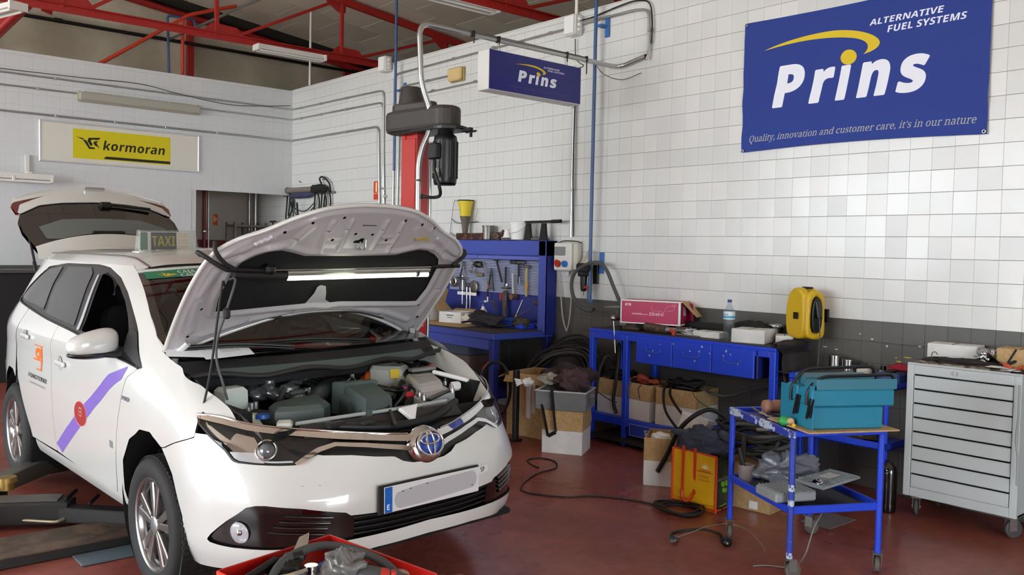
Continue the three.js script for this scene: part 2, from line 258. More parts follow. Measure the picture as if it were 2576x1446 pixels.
{
  const t = T('red_handrail', 'bright orange-red tubular rail rising behind the white partition wall', 'railing');
  P('rail', pipe([[-2.7, 3.92, -0.3], [-1.42, 4.85, -0.3], [-0.75, 5.10, -0.3]], 0.026, 0.05), m_redSteelB, t);
  P('post', rodg(V(-1.517, 4.77, -0.3), V(-1.52, 3.5, -0.3), 0.024), m_redSteelB, t);
  P('post', rodg(V(-1.026, 5.0, -0.3), V(-1.026, 4.62, -0.3), 0.026), m_redSteelB, t);
}
one('air_pipe', pipe([[-1.66, 3.7, -0.4], [-1.695, 4.81, -0.4], [-1.32, 4.82, -0.4], [-1.30, 4.66, -0.4]], 0.017, 0.05), m_bluePipe, 'thin grey-blue pipe bent into a square hook above the partition wall', 'pipe');
one('service_pipe', pipe([[-1.66, 4.49, -0.45], [-1.39, 4.63, 1.8], [-1.3, 4.65, 3.4]], 0.018, 0.05), m_galvDark, 'grey pipe slanting forward from the hooked blue pipe under the ceiling', 'pipe');
one('black_pipe', [pipe([[-5.5, 4.69, -1.3], [3, 4.665, -1.3]], 0.026, 0.05), cyl(0.034, 0.034, 0.1, 0, 0, 0, 12).rotateZ(Math.PI / 2).translate(-2.86, 4.687, -1.3)], m_black, 'long black pipe running level along the rough plaster gable wall', 'pipe');
{
  const t = T('brace_beam', 'dark red brace with a gusset at the upper left corner of the photo', 'beam');
  P('beam', rodg(V(-4.0, 3.94, 0.45), V(-3.62, 4.42, 0.75), 0.07, 4), m_redSteel, t);
  P('gusset_plate', mv(ro(ext([[-0.12, 0.14], [0.1, 0.12], [0.08, -0.12], [-0.04, -0.1]], 0.012), 0, 0.3, 0), -3.52, 4.36, 0.9), m_redSteel, t);
  P('tie_plate', bx(0.19, 0.13, 0.012, -3.38, 4.38, 0.95), m_redSteel, t);
}
// fluorescent fittings
function battens(name, label, p, turn, len, opts = {}) {
  const t = T(name, label, 'light fixture', p, turn);
  P('housing', [bx(len, 0.05, 0.09, 0, 0.03, 0), bx(len * 0.98, 0.02, 0.16, 0, 0.0, 0)], m_whitePl, t);
  for (const s of [-1, 1]) { P('lamp_tube', mv(ro(new THREE.CylinderGeometry(0.013, 0.013, len * 0.95, 12), 0, 0, Math.PI / 2), 0, -0.025, s * 0.05), M({ color: '#d8d6cf', rough: 0.3 }), t); }
  for (const s of [-1, 1]) P('end_cap', bx(0.03, 0.075, 0.17, s * (len / 2 + 0.005), 0.01, 0), m_whitePl, t);
  return t;
}
battens('ceiling_light', 'unlit twin-tube ceiling light under the far roof truss above the wall corner', [-0.785, 4.13, 1.5], 0, 0.92);
battens('ceiling_light', 'unlit twin-tube ceiling light under the near roof truss above the hanging sign', [-0.72, 4.17, 4.8], 0, 1.25);
{ const t = battens('ceiling_light', 'tan fluorescent fitting seen end-on at the upper left corner of the photo', [-4.35, 3.8, 2.28], Math.PI / 2 + 0.28, 1.2); }
function sealedLamp(label, x, y, len) {
  const t = T('wall_light', label, 'light fixture', [x, y, 0]);
  P('housing', mv(ext(rrect(len, 0.13, 0.02), 0.05, 0.006), 0, 0, 0.002), M({ color: '#a8a18c', rough: 0.5 }), t);
  P('diffuser', mv(ext(rrect(len * 0.985, 0.105, 0.03), 0.06, 0.02), 0, 0, 0.05), M({ color: '#c9c7ba', rough: 0.15, transmission: 0.35, thickness: 0, ior: 1.5 }), t);
  for (let k = -2; k <= 2; k++) for (const s of [-1]) P('clip', bx(0.02, 0.03, 0.02, k * len * 0.23, -s * 0.062, 0.055), m_whitePl, t);
  P('lamp_tube', mv(ro(new THREE.CylinderGeometry(0.013, 0.013, len * 0.9, 10), 0, 0, Math.PI / 2), 0, 0, 0.05), m_white, t);
  return t;
}
sealedLamp('long grey sealed wall light above the yellow brand sign', -2.18, 3.487, 1.56);
{
  const t = T('wall_light', 'slim white batten light on a bracket low on the wall at the left edge', 'light fixture', [-3.75, 2.40, 0.16]);
  P('housing', bx(0.98, 0.07, 0.06, 0, 0.03, 0), m_whitePl, t);
  P('lamp_tube', mv(ro(new THREE.CylinderGeometry(0.016, 0.016, 0.9, 12), 0, 0, Math.PI / 2), 0, -0.03, 0.01), M({ color: '#eceae4', rough: 0.3 }), t);
  P('bracket', [b2(0.2, 0.25, 0.05, 0.3, -0.15, -0.12), b2(0.2, 0.25, 0.05, 0.09, -0.15, 0.02)], m_whitePl, t);
  for (const x of [0.05, 0.47]) P('tube_clip', bx(0.03, 0.06, 0.07, x, 0, 0), m_whitePl, t);
}
// steel conduits round the corner
const clips = (pts, m, t) => { for (const p of pts) P('clip', bx(0.035, 0.03, 0.035, ...p), m, t); };
function conduit(label, pts, cl, r = 0.011) { const t = T('conduit', label, 'conduit'); P('tube', pipe(pts, r, 0.09), m_galv, t); if (cl) clips(cl, m_galv, t); return t; }
const cz = 0.02;
conduit('uppermost steel conduit along the back wall bending down beside the lift column', [[-5.5, 3.67, cz], [-0.02, 3.665, cz], [-0.02, 3.64, 2.53], [-0.02, 1.3, 2.56]], [[-3.2, 3.67, cz], [-2.5, 3.67, cz], [-1.85, 3.668, cz], [-1.15, 3.667, cz], [-.3, 3.665, cz], [-0.02, 3.66, .3], [-0.02, 3.655, .9], [-0.02, 3.65, 1.6], [-0.02, 2.4, 2.56]]);
conduit('second steel conduit, interrupted by the grey sealed wall light', [[-5.5, 3.518, cz], [-2.95, 3.518, cz]], [[-3.4, 3.518, cz]]);
conduit('steel conduit leaving the grey wall light and rounding the corner', [[-1.42, 3.518, cz], [-0.02, 3.515, cz], [-0.02, 3.49, 2.51], [-0.02, 1.3, 2.62]], [[-1.0, 3.517, cz], [-.3, 3.516, cz], [-0.02, 3.51, .3], [-0.02, 3.505, .9], [-0.02, 3.5, 1.6], [-0.02, 2.3, 2.6]]);
conduit('lowest steel conduit, just above the yellow brand sign', [[-5.5, 3.21, cz], [-0.02, 3.207, cz], [-0.02, 3.195, 2.42], [-0.02, 1.3, 2.5]], [[-3.2, 3.21, cz], [-2.5, 3.21, cz], [-1.85, 3.21, cz], [-1.15, 3.21, cz], [-.3, 3.208, cz], [-0.02, 3.205, .3], [-0.02, 3.2, .9], [-0.02, 3.2, 1.6]], 0.014);
conduit('steel conduit from the right-hand junction box down behind the lift column', [[-0.02, 3.82, 5.85], [-0.02, 3.80, 2.78], [-0.02, 1.3, 2.78]], [[-0.02, 3.82, 5.6], [-0.02, 3.82, 4.7], [-0.02, 3.81, 4.0]]);
conduit('steel conduit feeding the small amber emergency light', [[-0.02, 3.63, 3.92], [-0.02, 3.63, 2.9], [-0.02, 1.3, 2.86]], [[-0.02, 3.63, 3.5]]);
conduit('short steel conduit with a cable gland behind the lift motor', [[-0.02, 3.50, 4.9], [-0.02, 3.49, 3.04], [-0.02, 3.46, 3.02]], [[-0.02, 3.50, 4.4], [-0.02, 3.5, 3.6]], 0.009);
conduit('white vertical cable tube dropping from the roof to the wall corner', [[-0.03, 3.95, 0.58], [-0.03, 5.0, 0.6]], null, 0.017).children[0].material = m_whitePl;
conduit('white cable tube entering the top of the right-hand junction box', [[-0.03, 3.83, 5.97], [-0.03, 4.9, 5.97]], null, 0.016).children[0].material = m_whitePl;
conduit('steel conduit with a wide loop between the junction box and the swinging arm', [[-0.03, 3.83, 6.05], [-0.03, 3.83, 6.72], [-0.03, 3.80, 6.88], [-0.03, 3.45, 6.9], [-0.05, 3.36, 6.88]], [[-0.03, 3.83, 6.3], [-0.03, 3.62, 6.9]], 0.012);
one('cable', tube([[-0.04, 3.86, 6.03], [-0.03, 3.865, 6.2], [-0.03, 3.9, 6.5], [-0.03, 3.91, 6.72], [-0.03, 3.86, 6.88], [-0.03, 3.7, 6.92], [-0.03, 3.5, 6.92]], 0.007), m_black, 'black cable looping above the blue air pipe at the top of the tiled wall', 'cable');
function junction(label, z, y) { const t = T('junction_box', label, 'junction box', [0, y, z]); P('box', bx(0.11, 0.19, 0.15, -0.057, 0, 0, 0.01), m_whitePl, t); P('lid', bx(0.015, 0.17, 0.13, -0.118, 0, 0, 0.005), m_white, t); for (let k = 0; k < 3; k++) P('cable_gland', mv(ro(new THREE.CylinderGeometry(0.016, 0.016, 0.03, 12), Math.PI / 2), -0.06, 0.05 - k * 0.05, 0.085), m_white, t); return t; }
junction('white junction box on the wall above the lift column', 2.62, 3.94);
junction('white junction box on the wall above the hanging lightbox sign', 5.96, 3.82);
{ const t = T('emergency_light', 'small amber emergency light between the lift motor and the hanging sign', 'light fixture', [0, 3.62, 4.07]); P('base', bx(0.03, 0.16, 0.25, -0.016, 0, 0, 0.008), M({ color: '#b49a5e', rough: 0.5 }), t); P('cover', bx(0.05, 0.145, 0.235, -0.055, 0, 0, 0.015), M({ color: '#d9bd84', rough: 0.25 }), t); }
// blue air drops
function airDrop(label, z, y0, pts, marks) { const t = T('air_line', label, 'pipe'); P('tube', pipe(pts, 0.017, 0.05), m_bluePipe, t); for (const y of marks) { P('bracket', [b2(-0.1, -0.006, y - 0.012, y + 0.012, z + 0.02, z + 0.08), b2(-0.02, -0.004, y - 0.1, y + 0.1, z + 0.05, z + 0.1)], M({ color: '#2f66a8', rough: 0.4 }), t); } return t; }
const ad = airDrop('tall blue compressed-air pipe down the middle of the tiled wall', 6.29, 1.2, [[-0.09, 4.9, 6.29], [-0.09, 1.2, 6.29]], [3.75, 1.55]);
P('valve', [rodg(V(-0.09, 1.36, 6.29), V(-0.09, 1.2, 6.29), 0.022), bx(0.03, 0.03, 0.06, -0.09, 1.19, 6.31)], m_bluePipe, ad); P('red_lever', [bx(0.02, 0.02, 0.07, -0.12, 1.32, 6.27), bx(0.03, 0.05, 0.03, -0.1, 1.31, 6.28)], M({ color: '#8f2a22', rough: 0.4 }), ad);
airDrop('blue compressed-air pipe above the lift column, behind the bent steel tube', 2.92, 1.2, [[-0.1, 4.9, 2.92], [-0.1, 2.6, 2.92]], [3.57]);
{ // cable and strip down from the sign to the socket box
  const t = T('conduit', 'vertical trunking from under the hanging sign to the wall socket box', 'conduit'); P('tube', pipe([[-0.03, 3.1, 5.965], [-0.03, 1.79, 5.965]], 0.014), m_galv, t); P('cable', tube([[-0.04, 3.15, 5.99], [-0.045, 2.6, 5.985], [-0.04, 2.2, 5.99], [-0.05, 1.8, 6.02]], 0.006), m_black, t); clips([[-0.03, 2.25, 5.965], [-0.03, 3.05, 5.965]], m_galv, t);
}
// ---------------------------------------------------------------- the taxi
// local frame of the car: x to its left, y up, z forward, origin on the ground under the front axle
const car = T('taxi_car', 'white estate taxi with open bonnet and raised tailgate, standing on lift arms', 'car');
{
  const th = 0.0275, rl = 0.0198, Uw = V(0, 1, 0), L0 = V(Math.cos(th), 0, -Math.sin(th)), F = V(Math.sin(th), 0, Math.cos(th));
  const Lf = L0.clone().multiplyScalar(Math.cos(rl)).addScaledVector(Uw, Math.sin(rl)), U2 = Uw.clone().multiplyScalar(Math.cos(rl)).addScaledVector(L0, -Math.sin(rl));
  car.position.set(-3.776, 0.155, 7.941); car.quaternion.setFromRotationMatrix(new THREE.Matrix4().makeBasis(Lf, U2, F));
}
car.updateMatrixWorld(true);
const carW = (X, Y, Z) => car.localToWorld(V(Y, Z, X));
const LV = [.10, .20, .32, .45, .60, .70, .80, .93, 1.08, 1.24, 1.38], ARC = [0, .25, .50, .77, 1.08, 1.46, 2.06, 2.96, 3.86, 4.46, 4.99, 5.66];
const FRONT = [[.86, 0, .85, .25, .79, .47, .64, .665, .35, .79], [.935, 0, .92, .26, .855, .49, .70, .695, .38, .825], [.955, 0, .942, .265, .875, .495, .715, .705, .40, .84], [.965, 0, .95, .27, .878, .50, .715, .71, .41, .85], [.94, 0, .90, .26, .80, .485, .655, .69, .39, .845], [.895, 0, .838, .25, .732, .465, .60, .67, .385, .828], [.82, 0, .77, .24, .66, .44, .52, .63, .32, .785], [.50, 0, .47, .24, .42, .42, .32, .58, .10, .735], [.30, 0, .27, .22, .22, .38, .12, .52, -.10, .66], [0, 0, -.03, .2, -.1, .35, -.2, .48, -.45, .59], [-.4, 0, -.43, .18, -.5, .32, -.6, .44, -.8, .53]];
const YS = [.80, .845, .862, .874, .878, .873, .867, .858, .787, .708, .628];
const CP = LV.map((z, k) => {
  const y = YS[k], f = FRONT[k], r = []; for (let i = 0; i < 10; i += 2) r.push([f[i], f[i + 1], z]);
  r.push([[0, 0, 0, 0, 0, 0, 0, 0, -.2, -.5, -.85][k], y - .008 + [0, 0, 0, 0, 0, 0, -.018, -.085, -.10, -.08, -.05][k], z]);
  r.push([k === 9 ? -.8 : k === 10 ? -1.1 : -.6, y - (z > .9 ? .01 : 0), z], [-1.5, y, z], [-2.4, y - .004 - (z > 1 ? .02 : 0), z]);
  const up = Math.max(0, z - .93); r.push([-2.98, y - .055 - up * .05, z], [-3.45 + up * .45, y - .25, z], [z > .2 ? -3.60 + up * .75 : -3.5, 0, z]); return r;
});
const lerpT = (xs, v) => { let i = 0; while (i < xs.length - 2 && v > xs[i + 1]) i++; return i + Math.min(1, Math.max(0, (v - xs[i]) / (xs[i + 1] - xs[i]))); };
const crm = (a, b, c, d, t) => .5 * (2 * b + (-a + c) * t + (2 * a - 5 * b + 4 * c - d) * t * t + (-a + 3 * b - 3 * c + d) * t * t * t);
function S2(t, v) {
  const ns = 12, nl = 11, i = Math.min(Math.max(Math.floor(t), 0), ns - 2), f = t - i, j = Math.min(Math.max(Math.floor(v), 0), nl - 2), g = v - j, R = [0, 0, 0];
  const gp = (jj, ii) => { jj = Math.min(Math.max(jj, 0), nl - 1); let s = 1; if (ii < 0) { ii = -ii; s = -1; } if (ii >= ns) { ii = 2 * ns - 2 - ii; s = -1; } const q = CP[jj][ii]; return [q[0], q[1] * s, q[2]]; };
  const rows = [-1, 0, 1, 2].map((dj) => { const q = [-1, 0, 1, 2].map((k) => gp(j + dj, i + k)); return [0, 1, 2].map((c) => crm(q[0][c], q[1][c], q[2][c], q[3][c], f)); });
  for (let c = 0; c < 3; c++) R[c] = crm(rows[0][c], rows[1][c], rows[2][c], rows[3][c], g); return R;
}
// body surface: a = distance round the outline from the nose (right side positive), z = height
const body0 = (a, z) => { const q = S2(lerpT(ARC, Math.abs(a)), lerpT(LV, z)); return V(a >= 0 ? -q[1] : q[1], q[2], q[0]); };
const bodyN = (a, z) => { const h = .006, p = body0(a, z), du = body0(a + h, z).sub(body0(a - h, z)), dv = body0(a, Math.min(z + h, 1.38)).sub(body0(a, z - h)), n = du.cross(dv).normalize(); if (n.dot(V(p.x, p.y - .7, p.z + 1.3)) < 0) n.negate(); return n; };
const bodyP = (a, z, off = 0) => { const p = body0(a, z); return off ? p.addScaledVector(bodyN(a, z), off) : p; };
const pd = (poly) => (x, y) => { let d = 1e9, ins = false; for (let i = 0, j = poly.length - 1; i < poly.length; j = i++) { const [xi, yi] = poly[i], [xj, yj] = poly[j]; if ((yi > y) !== (yj > y) && x < (xj - xi) * (y - yi) / (yj - yi) + xi) ins = !ins; const ex = xj - xi, ey = yj - yi, t = Math.min(1, Math.max(0, ((x - xi) * ex + (y - yi) * ey) / (ex * ex + ey * ey || 1))); const dx = x - xi - t * ex, dy = y - yi - t * ey, q = dx * dx + dy * dy; if (q < d) d = q; } return ins ? Math.sqrt(d) : -Math.sqrt(d); };
// the part of a curved surface where sd > 0, cut along sd = 0
function cut(fn, nf, a0, a1, na, z0, z1, nz, sd) {
  const W = na + 1, val = new Float32Array(W * (nz + 1)), pos = [], nor = [], cacheP = new Map();
  const A = (i) => a0 + (a1 - a0) * i / na, Z = (j) => z0 + (z1 - z0) * j / nz;
  for (let j = 0; j <= nz; j++) for (let i = 0; i <= na; i++) val[j * W + i] = sd(A(i), Z(j));
  const emit = (a, z, key) => { let q = key !== undefined ? cacheP.get(key) : null; if (!q) { q = [fn(a, z), nf(a, z)]; if (key !== undefined) cacheP.set(key, q); } pos.push(q[0].x, q[0].y, q[0].z); nor.push(q[1].x, q[1].y, q[1].z); };
  const tri = (v) => { const inn = v.filter((q) => q[2] > 0); if (!inn.length) return; if (inn.length === 3) { for (const q of v) emit(q[0], q[1], q[3]); return; }
    const out = []; for (let k = 0; k < 3; k++) { const p = v[k], q = v[(k + 1) % 3]; if (p[2] > 0) out.push(p); if ((p[2] > 0) !== (q[2] > 0)) { const t = p[2] / (p[2] - q[2]); out.push([p[0] + (q[0] - p[0]) * t, p[1] + (q[1] - p[1]) * t, 1]); } }
    for (let k = 1; k + 1 < out.length; k++) for (const q of [out[0], out[k], out[k + 1]]) emit(q[0], q[1], q[3]); };
  for (let j = 0; j < nz; j++) for (let i = 0; i < na; i++) { const c = [[i, j], [i + 1, j], [i + 1, j + 1], [i, j + 1]].map(([x, y]) => [A(x), Z(y), val[y * W + x], y * W + x]); tri([c[0], c[1], c[2]]); tri([c[0], c[2], c[3]]); }
  for (let k = 0; k < pos.length; k += 9) {   // winding follows the normals
    const ax = pos[k + 3] - pos[k], ay = pos[k + 4] - pos[k + 1], az = pos[k + 5] - pos[k + 2], bx_ = pos[k + 6] - pos[k], by = pos[k + 7] - pos[k + 1], bz = pos[k + 8] - pos[k + 2];
    if ((ay * bz - az * by) * nor[k] + (az * bx_ - ax * bz) * nor[k + 1] + (ax * by - ay * bx_) * nor[k + 2] < 0) for (const q of [pos, nor]) for (let c = 3; c < 6; c++) { const t = q[k + c]; q[k + c] = q[k + c + 3]; q[k + c + 3] = t; }
  }
  const g = new THREE.BufferGeometry(); g.setAttribute('position', new THREE.Float32BufferAttribute(pos, 3)); g.setAttribute('normal', new THREE.Float32BufferAttribute(nor, 3)); return setUV(g);
}
const shell = (a0, a1, z0, z1, sd, off = 0, step = 0.014) => cut((a, z) => bodyP(a, z, off), bodyN, a0, a1, Math.ceil((a1 - a0) / step), z0, z1, Math.ceil((z1 - z0) / (step * .8)), sd);
const sym = (poly) => [...poly, ...poly.slice().reverse().filter((p) => p[0] > 1e-6).map((p) => [-p[0], p[1]])];
const m_car = M({ color: '#d3d3cf', rough: 0.28, clearcoat: 1, clearcoatRoughness: 0.04 });
const m_carIn = M({ color: '#bdbbbe', rough: 0.35, metal: 0.15, clearcoat: 0.4, clearcoatRoughness: 0.2 });
const m_gloss = M({ color: '#0b0b0d', rough: 0.12, clearcoat: 1, clearcoatRoughness: 0.03 });
const m_trim = M({ color: '#17181a', rough: 0.55 });
const m_tint = M({ color: '#1d2022', rough: 0.03, transmission: 0.25, thickness: 0, ior: 1.5 });
const m_glass = M({ color: '#5d6866', rough: 0.02, transmission: 1, thickness: 0, ior: 1.5 });
const m_lens = M({ color: '#f4f6f8', rough: 0.02, transmission: 1, thickness: 0, ior: 1.5 });
const m_redLens = M({ color: '#5e0d12', rough: 0.12, clearcoat: 1, clearcoatRoughness: 0.03 });
const m_liner = M({ color: '#0c0c0d', rough: 0.9 }), m_engine = M({ color: '#26292b', rough: 0.5 }), m_engTop = M({ color: '#4b5755', rough: 0.42 }), m_alu = M({ color: '#a9abac', rough: 0.35, metal: 0.8 }), m_seat = M({ color: '#1b1b1e', rough: 0.9 });
const HL = [[1.089, .767], [1.056, .781], [1.001, .765], [.849, .743], [.697, .728], [.544, .707], [.421, .690], [.415, .676], [.477, .640], [.596, .590], [.657, .590], [.773, .594], [.849, .598], [.874, .606], [.912, .643], [.993, .695], [1.071, .740]];
const LOW = sym([[0, .374], [.268, .374], [.384, .379], [.394, .393], [.592, .425], [.735, .437], [.778, .435], [.821, .425], [.917, .356], [.997, .284], [1.019, .257], [1.007, .245], [.961, .241], [.904, .241], [.689, .251], [.520, .260], [.370, .270], [.174, .277], [0, .284]]);
const GRU = sym([[0, .66], [.107, .655], [.251, .66], [.415, .676], [.493, .618], [.342, .612], [.161, .591], [.125, .566], [.08, .553], [0, .548]]);
const ARCH = [[1.20, .10], [1.195, .316], [1.273, .494], [1.376, .587], [1.504, .634], [1.648, .626], [1.793, .556], [1.892, .438], [1.918, .284], [1.858, .18], [1.85, .10]];
const RARCH = [[4.42, .10], [4.44, .3], [4.40, .46], [4.30, .58], [4.16, .645], [4.02, .64], [3.91, .575], [3.74, .43], [3.64, .30], [3.58, .19], [3.57, .10]];
const WIN = [[1.787, .908], [2.763, 1.0], [3.45, 1.034], [4.204, 1.078], [4.40, 1.10], [4.32, 1.18], [4.161, 1.262], [4.024, 1.322], [3.614, 1.36], [2.964, 1.371], [2.564, 1.352], [2.208, 1.304], [2.066, 1.241], [1.996, 1.145], [1.894, 1.023]];
const OPEN = [[2.76, 1.312], [2.64, 1.328], [2.43, 1.303], [2.262, 1.262], [2.153, 1.201], [2.076, 1.119], [2.04, 1.065], [1.99, .985], [2.70, 1.015]];
const BUMP = sym([[0, .222], [.25, .214], [.6, .175], [.95, .126], [1.10, .105], [1.22, .12], [1.195, .316], [1.273, .494], [1.376, .587], [1.384, .583], [1.24, .632], [1.083, .68], [1.076, .736], [.997, .691], [.916, .639], [.878, .602], [.850, .594], [.773, .590], [.657, .586], [.59, .586], [.472, .626], [.493, .618], [.342, .612], [.161, .591], [.125, .566], [.08, .553], [0, .548]]);
const sB = pd(BUMP), sL = pd(LOW), sH = pd(HL), sW = pd(WIN), sO = pd(OPEN), sA = pd(ARCH), sRA = pd(RARCH), sG = pd(GRU);
const TOW = rrect(.094, .078, .016).map((p) => [p[0] + .537, p[1] + .472]), sT = pd(TOW);
P('front_bumper', shell(-1.42, 1.42, .09, .70, (a, z) => Math.min(sB(a, z), -sL(a, z), Math.max(sT(a, z) - .0016, -sT(a, z) - .0008)), 0, .011), m_car, car);
P('bumper_bezel', shell(-1.04, 1.04, .23, .45, (a, z) => Math.min(sL(a, z) + .004, Math.abs(a) - .36), -.012, .012), m_gloss, car);
P('grille_backing', shell(-.46, .46, .24, .40, (a, z) => sL(a, z) + .01, -.05, .02), m_liner, car);
for (let k = 0; k < 4; k++) { const z = .284 + k * .024; P('lower_grille_bar', tube(Array.from({ length: 17 }, (_, i) => bodyP(-.40 + .05 * i, z, -.02)), .006, false, 32, 6), m_black, car); }
for (const s of [1, -1]) {
  for (let k = 0; k < 4; k++) P('bezel_louvre', tube([0, 1, 2, 3, 4].map((i) => bodyP(s * (.455 + k * .012 + i * (.052 + k * .003)), .374 - k * .024 + i * .004, -.009)), .0075, false, 20, 6), m_gloss, car);
  const fc = bodyP(s * .862, .309, -.002), fn = bodyN(s * .862, .309); const fq = new THREE.Quaternion().setFromUnitVectors(V(0, 1, 0), fn);
  const fog = new THREE.Group(); fog.name = 'fog_lamp'; fog.position.copy(fc); fog.quaternion.copy(fq); car.add(fog);
  P('reflector', cyl(.046, .03, .03, 0, -.018, 0, 24), m_chrome, fog); P('lens', lathe([[0, .012], [.03, .009], [.044, .002], [.047, -.006]], 28), m_lens, fog); P('bulb_shield', sph(.014, 0, -.006, 0, 12), m_chrome, fog);
}
P('upper_grille', shell(-.52, .52, .53, .70, (a, z) => sG(a, z) + .006, -.022, .012), m_black, car);
for (const s of [1, -1]) {
  const R = (f) => (a, z) => f(a * s, z), lo = (a, b) => s > 0 ? [a, b] : [-b, -a];
  const hl = new THREE.Group(); hl.name = 'headlight'; car.add(hl);
  P('lens', shell(...lo(.40, 1.10), .58, .79, R((a, z) => sH(a, z) - .001), .002, .01), m_lens, hl);
  P('housing', shell(...lo(.40, 1.10), .58, .79, R((a, z) => sH(a, z) + .002), -.045, .014), M({ color: '#2c2d31', rough: 0.3, metal: 0.4 }), hl);
  P('seal', shell(...lo(.40, 1.10), .58, .79, R((a, z) => { const d = sH(a, z); return Math.min(d + .004, .003 - d); }), 0, .008), m_black, hl);
  P('reflector', shell(...lo(.66, 1.0), .59, .74, R((a, z) => Math.min(sH(a, z) - .012, .075 - Math.hypot(a - .83, (z - .665) * 1.2))), -.03, .008), m_chrome, hl);
  P('projector_lens', mv(sph(.036, 0, 0, 0, 22), ...bodyP(s * .715, .648, -.03).toArray()), M({ color: '#6d7176', rough: 0.02, clearcoat: 1, metal: 0.3 }), hl);
  P('projector_ring', (() => { const g = new THREE.TorusGeometry(.043, .005, 10, 30); g.applyQuaternion(new THREE.Quaternion().setFromUnitVectors(V(0, 0, 1), bodyN(s * .715, .648))); const p = bodyP(s * .715, .648, -.012); return g.translate(p.x, p.y, p.z); })(), m_chrome, hl);
  P('indicator_reflector', shell(...lo(.86, 1.06), .64, .77, R((a, z) => Math.min(sH(a, z) - .012, .02 - Math.abs(z - (.66 + (a - .88) * .45)))), -.03, .008), m_chrome, hl);
  P('low_reflector', shell(...lo(.73, .90), .59, .66, R((a, z) => Math.min(sH(a, z) - .006, .02 - Math.abs(z - .615))), -.008, .008), M({ color: '#f2f3f5', rough: 0.12, metal: 0.6 }), hl);
  P('drl_strip', tube([[.60, .604], [.70, .604], [.80, .609], [.86, .616]].map(([a, z]) => bodyP(s * a, z, -.016)), .0045, false, 20, 6), M({ color: '#e6e6e8', rough: 0.2 }), hl);
  const strip = (top, bot, off) => { const poly = [...top, ...bot.slice().reverse()], f = pd(poly); const xs = poly.map((p) => p[0]), zs = poly.map((p) => p[1]); return shell(...lo(Math.min(...xs) - .01, Math.max(...xs) + .01), Math.min(...zs) - .01, Math.max(...zs) + .01, R(f), off, .007); };
  P('chrome_strip', [strip([[1.089, .776], [.941, .767], [.807, .745], [.653, .728], [.418, .705], [.193, .682], [.07, .67]], [[1.075, .758], [.94, .742], [.806, .720], [.654, .702], [.43, .678], [.251, .660], [.107, .643], [.07, .64]], .009), strip([[.596, .594], [.482, .644], [.406, .662], [.273, .651], [.117, .629], [.08, .62]], [[.583, .582], [.474, .628], [.402, .646], [.277, .634], [.115, .610], [.08, .60]], .009)], m_chrome, car);
  P('chrome_bead', tube([[1.08, .772], [.941, .768], [.807, .746], [.653, .729], [.418, .706], [.193, .683], [.085, .672]].map(([a, z]) => bodyP(s * a, z, .011)), .004, false, 60, 6), m_chrome, car);
  P('fender', shell(...lo(.84, 2.04), .17, 1.0, R((a, z) => Math.min(pdF(a, z), -sA(a, z)) - .0018), 0), m_car, car);
  P('front_door', shell(...lo(1.78, 3.14), .21, 1.03, R((a, z) => pdD(a, z) - .0018), 0), m_car, car);
  P('rear_door', shell(...lo(3.04, 4.0), .21, 1.08, R((a, z) => Math.min(pdR(a, z), -sRA(a, z) - .012) - .0018), 0), m_car, car);
  P('rear_quarter', shell(...lo(3.4, 5.66), .12, 1.12, R((a, z) => Math.min(pdQ(a, z), -sRA(a, z), -pdR(a, z)) - .0018), 0, .02), m_car, car);
  P('side_frame', shell(...lo(1.3, 5.2), .90, 1.38, R((a, z) => Math.min(pdS(a, z), -sW(a, z) - .001)), 0, .013), m_car, car);
  P('sill', shell(...lo(1.85, 3.62), .12, .235, R((a, z) => Math.min(.228 - z + (a - 2) * .015, z - .16, a - 1.868, 3.585 - a)), -.012), m_car, car);
  P('window_surround', shell(...lo(1.75, 4.5), .89, 1.39, R((a, z) => Math.min(sW(a, z), -sO(a, z))), -.006), M({ color: '#0d0d0f', rough: .35 }), car);
  for (const [q, m] of [[[[3.55, 1.335], [3.10, 1.345], [2.99, 1.312], [2.845, 1.03], [3.495, 1.056], [3.58, 1.146], [3.61, 1.233]], m_tint], [[[4.37, 1.115], [4.12, 1.255], [4.0, 1.308], [3.69, 1.335], [3.685, 1.238], [3.65, 1.15], [3.6, 1.075], [4.2, 1.1]], m_tint]]) P('side_window', shell(...lo(2.8, 4.45), .99, 1.38, R(pd(q)), -.002, .02), m, car);
  P('pillar_trim', shell(...lo(2.68, 2.9), .99, 1.34, R(pd([[2.845, 1.305], [2.81, 1.312], [2.725, 1.015], [2.765, 1.012]])), .001, .01), M({ color: '#a9abad', rough: 0.35 }), car);
  P('belt_moulding', tube([[1.80, .905], [2.3, .957], [2.763, .997], [3.45, 1.031], [4.204, 1.075], [4.38, 1.095]].map(([a, z]) => bodyP(s * a, z, .002)), .006, false, 40, 6), m_black, car);
  P('fender_liner', cut((a, z) => { const p = bodyP(a, z, 0); p.x -= Math.sign(p.x) * .28; return p; }, bodyN, ...lo(1.1, 2.0), 24, .1, .72, 18, () => 1), m_liner, car);
  P('arch_liner', (() => { const g = new THREE.CylinderGeometry(.36, .36, .30, 26, 1, true, 0, Math.PI * 2); g.rotateZ(Math.PI / 2); return g.translate(-s * .71, .27, -.10); })(), m_liner, car);
  P('arch_liner', (() => { const g = new THREE.CylinderGeometry(.37, .37, .28, 26, 1, true, 0, Math.PI * 2); g.rotateZ(Math.PI / 2); return g.translate(-s * .71, .27, -2.55); })(), m_liner, car);
